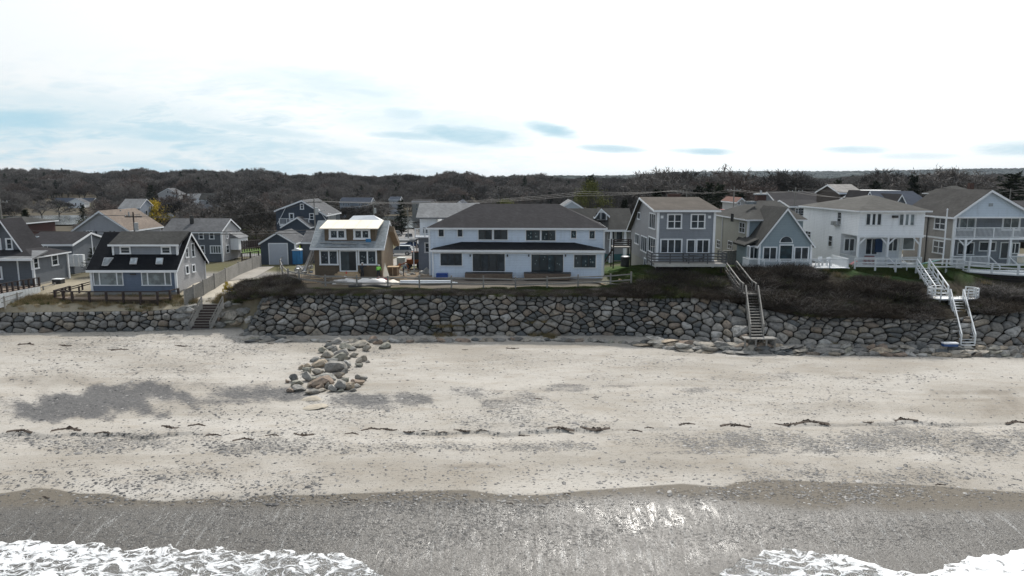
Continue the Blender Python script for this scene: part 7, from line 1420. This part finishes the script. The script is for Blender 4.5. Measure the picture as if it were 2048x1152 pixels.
def cloth(name, label, px_, py_, L, Wd, Hh, mat, seed, cat='tarp'):
    r_ = random.Random(seed); g_ = at(px_, py_); n, m_ = 14, 7; V = []; ph = [r_.uniform(0, 6) for _ in range(6)]
    for j in range(m_):
        for i in range(n):
            u, v = i/(n-1), j/(m_-1); e = math.sin(math.pi*u)**.5*math.sin(math.pi*v)**.5
            V.append(((u-.5)*L+.1*math.sin(v*7+ph[0]), (v-.5)*Wd+.1*math.sin(u*9+ph[1]), Hh*e*(.7+.3*math.sin(u*13+ph[2])*math.sin(v*6+ph[3]))+.03*r_.random()))
    F = [(j*n+i, j*n+i+1, (j+1)*n+i+1, (j+1)*n+i) for j in range(m_-1) for i in range(n-1)]; mb = MB(); mb.v = V+[(x, y, -.15) for x, y, z in V]; k = n*m_; mb.f = F+[tuple(q+k for q in f[::-1]) for f in F]
    ring = [i for i in range(n)]+[j*n+n-1 for j in range(1, m_)]+[(m_-1)*n+i for i in range(n-2, -1, -1)]+[j*n for j in range(m_-2, 0, -1)]
    mb.f += [(a, b__, b__+k, a+k) for a, b__ in zip(ring[1:]+ring[:1], ring)]
    o_ = mb.build(name, mat, loc=g_, smooth=True); tag(o_, label, cat); return o_
tarpm = M('white_tarp', (.62, .60, .58), .5, .12, 2.5); 
cloth('tarp', 'crumpled grey-white tarp behind the fence left of the red-marked bundle', 693, 566, 3.0, 1.4, .8, tarpm, 1); cloth('tarp', 'long white wrapped bundle behind the fence in front of the cottage', 742, 567, 4.2, 1.4, .75, tarpm, 2); cloth('tarp', 'dark folded tarp under the white wrapped bundle', 740, 571, 4.6, 1.2, .3, darkm, 3)
cloth('tarp', 'crumpled pale plastic at the right end of the white wrapped bundle', 781, 568, 2.0, 1.3, .5, M('cream_plastic', (.62, .56, .48), .6), 4); cloth('red_wrap', 'dark red wrapping on the white bundle', 762, 561, 1.3, .5, .5, M('red_plastic', (.25, .015, .03), .5), 5, 'wrapping')
pp = at(800, 569); qq = at(915, 569)
for i, (dz, dy) in enumerate(((.12, 0), (.12, .28), (.33, .14), (.12, .56))):
    a, b_ = pp+Vector((0, dy, dz)), qq+Vector((-i*.3, dy, dz)); o_ = MB().tube((0, 0, 0), b_-a, .12, n=8).build('pipe', white, loc=a); tag(o_, ['long white pipe nearest the rail fence, left of the duplex front', 'second long white pipe behind the one nearest the fence', 'white pipe lying on top of the other pipes behind the fence', 'shorter white pipe farthest from the fence behind the others'][i], 'pipe', 'white pipes behind the rail fence')
for i in range(15):
    a = at(rd.uniform(606, 700), rd.uniform(560, 572)); L_ = rd.uniform(1.2, 3.5); o_ = MB().box(-L_/2, L_/2, -.07, .07, 0, .06).build('board', rd.choice([lumber, woodg, tan_wall]), loc=a+Vector((0, 0, .06+.04*i))); o_.rotation_euler = (0, 0, rd.uniform(-.12, .12)); tag(o_, 'loose board on the dirt behind the rail fence', 'board', 'loose boards behind the rail fence')
p = at(766, 552); o_ = MB().beam((0, 0, 0), Vector((.9, -.4, 1.6))*-1+Vector((0, 0, 1.6)) if 0 else (-.7, .8, 1.7), .75, .03).build('plywood_sheet', ply, loc=at(773, 553)); tag(o_, 'plywood sheet leaning at the right corner of the cottage under construction', 'plywood')
for i in range(3): a = at(778+5*i, 556+i); o_ = MB().beam((0, 0, .05), (1.6, -.9, .12), .2, .05).build('board', lumber, loc=a); tag(o_, ['pale new board slanting out from the foot of the leaning plywood', 'middle one of the three pale boards right of the leaning plywood', 'pale board farthest right of the leaning plywood'][i], 'board', 'pale boards right of the leaning plywood')
p = at(787, 551); t_ = thing('wooden_crate', 'brown wooden crate right of the cottage under construction', 'crate', p); MB().box(-.6, .6, -.5, .5, .05, 1.0).build('crate_body', M('crate_wood', (.16, .10, .06), .8, kind='wood'), t_); MB().box(-.65, .65, -.55, .55, 1.0, 1.08).build('lid', lumber, t_); [MB().box(x-.04, x+.04, -.53, -.501, .05, 1.0).build('batten', lumber, t_) for x in (-.55, 0, .55)]
p = at(803, 531); t_ = thing('water_tank', 'white plastic tank in a wire cage beside the orange digger', 'tank', p+Vector((0, 0, 0))); MB().box(-.55, .55, -.5, .5, .15, 1.15).build('tank_body', M('tank_plastic', (.5, .52, .5), .5), t_)
for i in range(6): MB().box(-.57+i*.228-.015, -.57+i*.228+.015, -.54, -.51, .1, 1.18).build('cage_bar', metal, t_); 
for i in range(4): MB().box(-.58, .58, -.56, -.541, .12+i*.34, .15+i*.34).build('cage_bar', metal, t_)
MB().box(-.6, .6, -.55, .55, 0, .1).build('pallet', woodg, t_)
p = at(693, 549); t_ = thing('gas_can', 'red marker cone at the foot of the cottage steps', 'cone', at(693, 556)); MB().tube((0, 0, .04), (0, 0, .75), .2, .04, 12).build('cone_body', M('cone_red', (.55, .05, .03), .5), t_); MB().box(-.25, .25, -.25, .25, 0, .04).build('cone_base', M('cone_red', ()), t_)
t_.name = 'marker_cone'
# orange digger
og = M('rusty_orange_paint', (.30, .09, .02), .55, .3, 4); p = at(832, 538); t_ = thing('backhoe', 'rusty orange backhoe digger with folded arm beside the duplex', 'digger', p+Vector((-.2, 0, 0)), R(0))
MB().box(-1.0, 1.3, -.55, .55, .7, 1.35).build('body', og, t_)
for x, r_ in ((-.8, .42), (1.0, .6)):
    for y in (-.75, .75):
        w_ = MB().tube((x, y-.15, r_), (x, y+.15, r_), r_, n=14).build('wheel', darkm, t_); MB().tube((x, y-.17, r_), (x, y+.17, r_), r_*.5, n=10).build('rim', og, w_)
MB().prism([(-.3, -.5, 1.35), (.8, -.5, 1.35), (.7, -.5, 2.3), (-.2, -.5, 2.3)], (0, 1, 0)).build('cab', M('cab_glass', (.05, .07, .08), .15), t_); MB().box(-.35, .85, -.55, .55, 2.3, 2.38).build('cab_roof', og, t_)
MB().beam((.9, -.2, 1.1), (1.9, -.2, 2.4), .2, .28, up=(0, 1, 0)).build('boom', og, t_); MB().beam((1.9, -.2, 2.4), (2.3, -.2, .9), .16, .22, up=(0, 1, 0)).build('dipper', og, t_); MB().prism([(2.0, -.45, .3), (2.6, -.45, .35), (2.55, -.45, .9), (2.15, -.45, .95)], (0, .5, 0)).build('bucket', og, t_)
MB().beam((-.9, -.3, 1.0), (-2.0, -.3, .5), .12, .2, up=(0, 1, 0)).beam((-.9, .3, 1.0), (-2.0, .3, .5), .12, .2, up=(0, 1, 0)).build('loader_arm', og, t_); MB().prism([(-2.0, -.8, .1), (-2.5, -.8, .15), (-2.3, -.8, .5), (-2.0, -.8, .8)], (0, 1.6, 0)).build('loader_bucket', og, t_)
for i in range(22):
    g_ = at(rd.uniform(790, 858), rd.uniform(538, 552)); s_ = rd.uniform(.15, .5); o_ = link('spoil_lump', rd.choice(RK2), None, g_); o_.scale = (s_*1.4, s_, s_*rd.uniform(.5, 1.3)); o_.rotation_euler = (0, 0, rd.uniform(0, 3)); tag(o_, 'lump of spoil on the dirt between the cottage and the duplex', 'lump', 'spoil between the cottage and the duplex')
cloth('tarp', 'grey tarp heap left of the duplex corner', 852, 548, 1.6, 1.2, .8, M('grey_tarp', (.2, .2, .19), .6), 9)
# ------------------------------------------------ vehicles
tyre = M('tyre_rubber', (.015, .015, .015), .8); rimm = M('alloy_rim', (.4, .4, .42), .3, metal=.8); cgl = glass('car_glass', (.01, .014, .018), .05); lampm = M('headlight', (.7, .7, .68), .2); tail = M('tail_light', (.25, .01, .01), .3)
def car(name, label, cat, loc, rz, paint_, L=4.6, Wd=1.85, H_=1.5, kind='suv', group=None):
    t = thing(name, label, cat, loc, rz, group); w = Wd/2; sill = .38; belt = H_*.58
    prof = {'suv': [(-L/2, belt-.05), (-L/2+.15, belt+.02), (-L*.40, H_-.05), (-L*.3, H_), (L*.08, H_), (L*.24, belt+.05), (L*.46, belt-.1), (L/2, belt-.28)],
            'sedan': [(-L/2, belt), (-L*.36, belt+.04), (-L*.22, H_), (L*.04, H_), (L*.22, belt+.02), (L*.45, belt-.1), (L/2, belt-.25)],
            'pickup': [(-L/2, belt), (-L*.12, belt), (-L*.10, H_-.03), (L*.12, H_), (L*.24, belt+.06), (L*.46, belt-.05), (L/2, belt-.2)]}[kind]
    cab = [q for q in prof if q[1] > belt+.06]; x0c, x1c = cab[0][0], cab[-1][0]
    body = [(-L/2, sill), (-L/2, belt-.05)]+[(x, min(z, belt)) for x, z in prof[1:-1]]+[prof[-1], (L/2, sill)]
    m = MB(); bl = [(x, -w+.05, z) for x, z in body]; m.prism(bl, (0, Wd-.1, 0)); mid = [(x*.985, -w, sill+(z-sill)*.85+.02) for x, z in body]; m.prism(mid, (0, Wd, 0)); m.build('body', paint_, t)
    pi = [i for i, q in enumerate(prof) if q[1] > belt+.06]; a, b_ = prof[pi[0]-1], prof[pi[-1]+1] if pi[-1]+1 < len(prof) else prof[pi[-1]]
    cp = [(a[0], belt)]+[prof[i] for i in pi]+[(b_[0], belt)]; vs = []; k = len(cp)
    for s_ in (-1, 1): vs += [(x, s_*(w-.06-(.16 if z > belt+.05 else 0)), z-.03) for x, z in cp]
    MB().add(vs, [tuple(range(k)), tuple(range(k, 2*k))[::-1]]+[(i, i+k, (i+1) % k+k, (i+1) % k) for i in range(k)]).build('glazing', cgl, t)
    MB().box(cab[0][0]+.02, cab[-1][0]-.02, -w+.2, w-.2, H_-.05, H_+.02).build('roof_panel', paint_, t)
    for x in (-.02*L, cab[0][0]+.1): MB().beam((x, -w+.08, belt), (x+.02, -w+.22, H_-.02), .08, .05).beam((x, w-.08, belt), (x+.02, w-.22, H_-.02), .08, .05).build('pillar', paint_, t)
    for x in (-L*.3, L*.31):
        for s_ in (-1, 1):
            wh = MB().tube((x, s_*(w-.2), .34), (x, s_*(w+.01), .34), .34, n=16).build('wheel', tyre, t); MB().tube((x, s_*(w-.02), .34), (x, s_*(w+.025), .34), .2, n=10).build('rim', rimm, wh)
    for s_ in (-1, 1): MB().box(L/2-.08, L/2+.015, s_*w*.75-.16, s_*w*.75+.16, belt-.32, belt-.18).build('headlight', lampm, t); MB().box(-L/2-.015, -L/2+.06, s_*w*.78-.1, s_*w*.78+.1, belt-.3, belt-.08).build('tail_light', tail, t)
    MB().box(L/2-.02, L/2+.03, -w*.9, w*.9, sill-.02, sill+.16).build('bumper', darkm, t)
    if kind == 'pickup': MB().box(-L/2+.08, -L*.13, -w+.1, w-.1, belt-.02, belt+.012).build('truck_bed', darkm, t)
    return t
def gp(px_, py_): g_ = G(px_, py_, 0, 195); g_.z = zg1(g_.x, g_.y)+.08; return g_
silver = M('silver_paint', (.36, .37, .39), .3, .03, metal=.4, bmp=0); greyp = M('grey_paint', (.2, .21, .22), .3, .03, metal=.4, bmp=0); blackp = M('black_paint', (.015, .015, .017), .3, .03, bmp=0); whitep = M('white_paint', (.7, .7, .7), .3, .02, bmp=0); redp = M('red_paint', (.3, .02, .02), .3, .03, bmp=0); bluep = M('blue_paint', (.03, .06, .14), .3, .03, bmp=0)
car('parked_car', 'silver sport utility car parked behind the cottage under construction', 'car', gp(800, 511), R(178), silver, kind='suv', H_=1.6)
car('parked_car', 'grey pickup truck on the road seen past the cottage under construction', 'pickup', gp(818, 482), R(-80), greyp, L=5.2, H_=1.75, kind='pickup'); car('parked_car', 'black car on the road just right of the cottage roof edge', 'car', gp(794, 473), R(-70), blackp, H_=1.5)
car('parked_car', 'white pickup truck behind the right end of the duplex', 'pickup', gp(1216, 516), R(-90), whitep, L=5.2, H_=1.6, kind='pickup'); car('parked_car', 'dark blue sedan beside the carport left of the duplex', 'car', gp(822, 496), R(176), bluep, kind='sedan', H_=1.4)
car('parked_car', 'red car parked behind the grey house, left of its neighbour', 'car', onY(1447, 425, 118)-Vector((0, 0, .9)), R(0), redp, kind='sedan', H_=1.4)
car('parked_van', 'white van parked beside the garage behind the ladders', 'van', gp(612, 508), R(180), whitep, L=5.4, H_=2.0)
# boat under white cover
g_ = onY(731, 447, 118); t_ = thing('boat', 'covered boat with white shrink wrap behind the cottage under construction', 'boat', g_-Vector((0, 0, .6))); 
MB().prism([(-3, -1, .9), (-2.6, -1, 0), (2.4, -1, 0), (3.2, -1, .9)], (0, 2, 0)).build('hull', darkm, t_); MB().add([(-3, -1.1, .9), (3.2, -1.1, .9), (3.2, 1.1, .9), (-3, 1.1, .9), (-2.0, 0, 1.9), (1.4, 0, 2.0)], [(0, 1, 5, 4), (1, 2, 5), (2, 3, 4, 5), (3, 0, 4), (3, 2, 1, 0)]).build('cover', white, t_)
# ------------------------------------------------ workers
skinm = M('skin', (.35, .2, .13), .6, .05, bmp=0); pant = M('dark_trousers', (.02, .022, .03), .8, .1); shirt = M('dark_jacket', (.03, .035, .045), .8, .1); vest = M('hi_vis_vest', (.25, .65, .10), .6, .05)
def person(label, loc, rz, pose, jacket, hat=None, holds=None):
    """one continuous skinned body; joints in metres, facing -Y"""
    J = dict(pel=(0, 0, .95), ch=(0, .0, 1.32), nk=(0, .0, 1.5), hd=(0, -.02, 1.60), hd2=(0, -.03, 1.72), shL=(-.19, 0, 1.44), elL=(-.26, .03, 1.16), wrL=(-.27, -.08, .92), shR=(.19, 0, 1.44), elR=(.26, .03, 1.16), wrR=(.27, -.08, .92),
             hpL=(-.09, 0, .90), knL=(-.12, -.02, .50), anL=(-.12, .03, .09), toL=(-.13, -.15, .04), hpR=(.09, 0, .90), knR=(.12, -.02, .50), anR=(.12, .03, .09), toR=(.13, -.15, .04)); J.update(pose)
    rads = dict(pel=.145, ch=.155, nk=.06, hd=.085, hd2=.09, shL=.075, elL=.048, wrL=.034, shR=.075, elR=.048, wrR=.034, hpL=.095, knL=.065, anL=.045, toL=.04, hpR=.095, knR=.065, anR=.045, toR=.04)
    E = [('pel', 'ch'), ('ch', 'nk'), ('nk', 'hd'), ('hd', 'hd2'), ('ch', 'shL'), ('shL', 'elL'), ('elL', 'wrL'), ('ch', 'shR'), ('shR', 'elR'), ('elR', 'wrR'), ('pel', 'hpL'), ('hpL', 'knL'), ('knL', 'anL'), ('anL', 'toL'), ('pel', 'hpR'), ('hpR', 'knR'), ('knR', 'anR'), ('anR', 'toR')]
    names = list(J); V = [Vector(J[k]) for k in names]; Rr = [rads[k] for k in names]; ed = [(names.index(a), names.index(b__)) for a, b__ in E]
    for s_, w, e in ((-1, 'wrL', 'elL'), (1, 'wrR', 'elR')):
        wv_ = Vector(J[w]); d = (wv_-Vector(J[e])).normalized(); side = d.cross(Vector((1, 0, 0))).normalized(); pm_ = len(V); V.append(wv_+d*.07); Rr.append(.032); ed.append((names.index(w), pm_))
        for f in range(4): k = len(V); V += [V[pm_]+d*.045+side*(f-1.5)*.02, V[pm_]+d*(.085-.008*abs(f-1.3))+side*(f-1.5)*.022+Vector((0, -.012, 0))]; Rr += [.011, .009]; ed += [(pm_, k), (k, k+1)]
        k = len(V); V += [V[pm_]-side*.04-d*.01, V[pm_]-side*.06+d*.03]; Rr += [.012, .010]; ed += [(pm_, k), (k, k+1)]
    me = bpy.data.meshes.new('body'); me.from_pydata([tuple(v) for v in V], ed, []); o_ = bpy.data.objects.new('body', me); col.objects.link(o_); md = o_.modifiers.new('s', 'SKIN')
    for i, sv_ in enumerate(me.skin_vertices[0].data): sv_.radius = (Rr[i], Rr[i]); sv_.use_root = (i == 0)
    o_.modifiers.new('u', 'SUBSURF').levels = 1; dg = bpy.context.evaluated_depsgraph_get(); me2 = bpy.data.meshes.new_from_object(o_.evaluated_get(dg)); bpy.data.objects.remove(o_); me2.name = 'body'; me2.materials.clear()
    for m_ in (skinm, jacket, pant): me2.materials.append(m_)
    wl, wr = Vector(J['wrL']), Vector(J['wrR']); nkz = Vector(J['nk']); pz_ = Vector(J['pel'])
    for p in me2.polygons:
        c = p.center; isarm = min((c-wl).length, (c-wr).length) < .12; hd_ = (c-Vector(J['hd'])).length < .14 and (c-nkz).length > .06
        up = (c-nkz).length < (pz_-nkz).length*.98 or (c-Vector(J['elL'])).length < .25 or (c-Vector(J['elR'])).length < .25
        p.material_index = 0 if isarm or hd_ else (1 if up and (c-pz_).length > .1 or min((c-Vector(J['elL'])).length, (c-Vector(J['elR'])).length) < .22 else 2); p.use_smooth = True
    t = thing('person', label, 'person', loc, rz); b__ = link('body', me2, t); hd_ = Vector(J['hd2'])
    if hat:
        V2, F2 = ico(2); MB().add([(v[0]*.125, v[1]*.14, max(v[2], -.05)*.12) for v in V2], [tuple(f) for f in F2]).tube((0, 0, -.01), (0, 0, .008), .16, .15, 14).build('hard_hat', hat, t, smooth=True).location = hd_+Vector((0, 0, .03))
    else:
        V2, F2 = ico(2); MB().add([(v[0]*.10, v[1]*.11+.01, max(v[2], -.3)*.10) for v in V2], [tuple(f) for f in F2]).build('hair', M('dark_hair', (.02, .015, .01), .8), t, smooth=True).location = hd_+Vector((0, .015, .035))
    for x in (-.033, .033): MB().box(x-.012, x+.012, -.006, .006, -.006, .006).build('eye', darkm, b__).location = hd_+Vector((0, -.088, -.02))
    MB().prism([(-.012, 0, 0), (.012, 0, 0), (0, 0, .04)], (0, -.02, 0)).build('nose', skinm, b__).location = hd_+Vector((0, -.085, -.055)); MB().box(-.022, .022, -.004, .004, -.004, .004).build('mouth', M('lips', (.25, .08, .07)), b__).location = hd_+Vector((0, -.083, -.075))
    for s_ in (-1, 1): MB().box(-.01, .01, -.015, .015, -.025, .025).build('ear', skinm, b__).location = hd_+Vector((s_*.09, 0, -.03))
    return t
p = at(757, 558); person('worker in a bright green vest bending forward in front of the cottage', p, R(180), dict(ch=(0, -.16, 1.22), nk=(0, -.28, 1.34), hd=(0, -.36, 1.40), hd2=(0, -.42, 1.47), shL=(-.2, -.22, 1.3), elL=(-.27, -.3, 1.05), wrL=(-.2, -.42, .85), shR=(.2, -.22, 1.3), elR=(.27, -.3, 1.05), wrR=(.2, -.42, .85)), vest, whitep)
p = at(725, 557); person('worker in dark clothes and white hard hat reaching one arm towards the cottage door', p, R(150), dict(elL=(-.45, -.1, 1.42), wrL=(-.68, -.2, 1.45), hd2=(-.01, -.05, 1.71)), shirt, whitep)
p = at(807, 553); person('worker in a grey-blue shirt stooping beside the white tank', p, R(100), dict(ch=(0, -.18, 1.2), nk=(0, -.32, 1.3), hd=(0, -.42, 1.34), hd2=(0, -.5, 1.38), shL=(-.18, -.26, 1.26), elL=(-.24, -.38, 1.02), wrL=(-.22, -.5, .82), shR=(.18, -.26, 1.26), elR=(.24, -.38, 1.02), wrR=(.22, -.5, .82)), M('grey_blue_shirt', (.12, .15, .18), .8))
# lattice fence at the lawn behind the garage, chain fence
fence('rail_fence', 'dark picket fence on the lawn behind the plank fence, left of the garage', [onY(484, 500, 100), onY(521, 495, 112)], 1.3, woodd, 1.6, (.15, .95), .12, .1, balu=.25)
fence('rail_fence', 'dark low fence between the colonial house and the garage', [onY(484, 522, 97), onY(518, 517, 99)], 1.1, woodd, 1.6, (.15, .95), .12, .1, balu=.25)
# paving boards on the grass by the duplex
for i, (a, b_) in enumerate([((1188, 565), (1212, 572)), ((1238, 560), (1258, 570)), ((1185, 566), (1245, 571))]): A_, B_ = at(*a), at(*b_); o_ = MB().beam(Vector((0, 0, .08)), B_-A_+Vector((0, 0, .08)), .15, .06).build('board', lumber if i < 2 else woodg, loc=A_); tag(o_, ['pale edging board slanting at the right corner of the duplex', 'short pale edging board near the end of the rail fence', 'long grey edging board lying along the grass right of the duplex'][i], 'board', 'edging boards right of the duplex')
# ================================================================== AIR
hm = bpy.data.materials.new('thin_haze'); hm.use_nodes = True; N = NT(hm.node_tree); N.n.clear(); pv = N.new('ShaderNodeVolumePrincipled'); o_ = N.new('ShaderNodeOutputMaterial'); N.l.new(pv.outputs[0], o_.inputs['Volume'])
pv.inputs['Color'].default_value = (.80, .90, 1, 1); pv.inputs['Density'].default_value = .00004; pv.inputs['Anisotropy'].default_value = .1
MB().box(-13500, 13500, -1600, 12600, -6, 140).build('haze', hm, kind='stuff', label='thin pale haze in the air over the whole view')
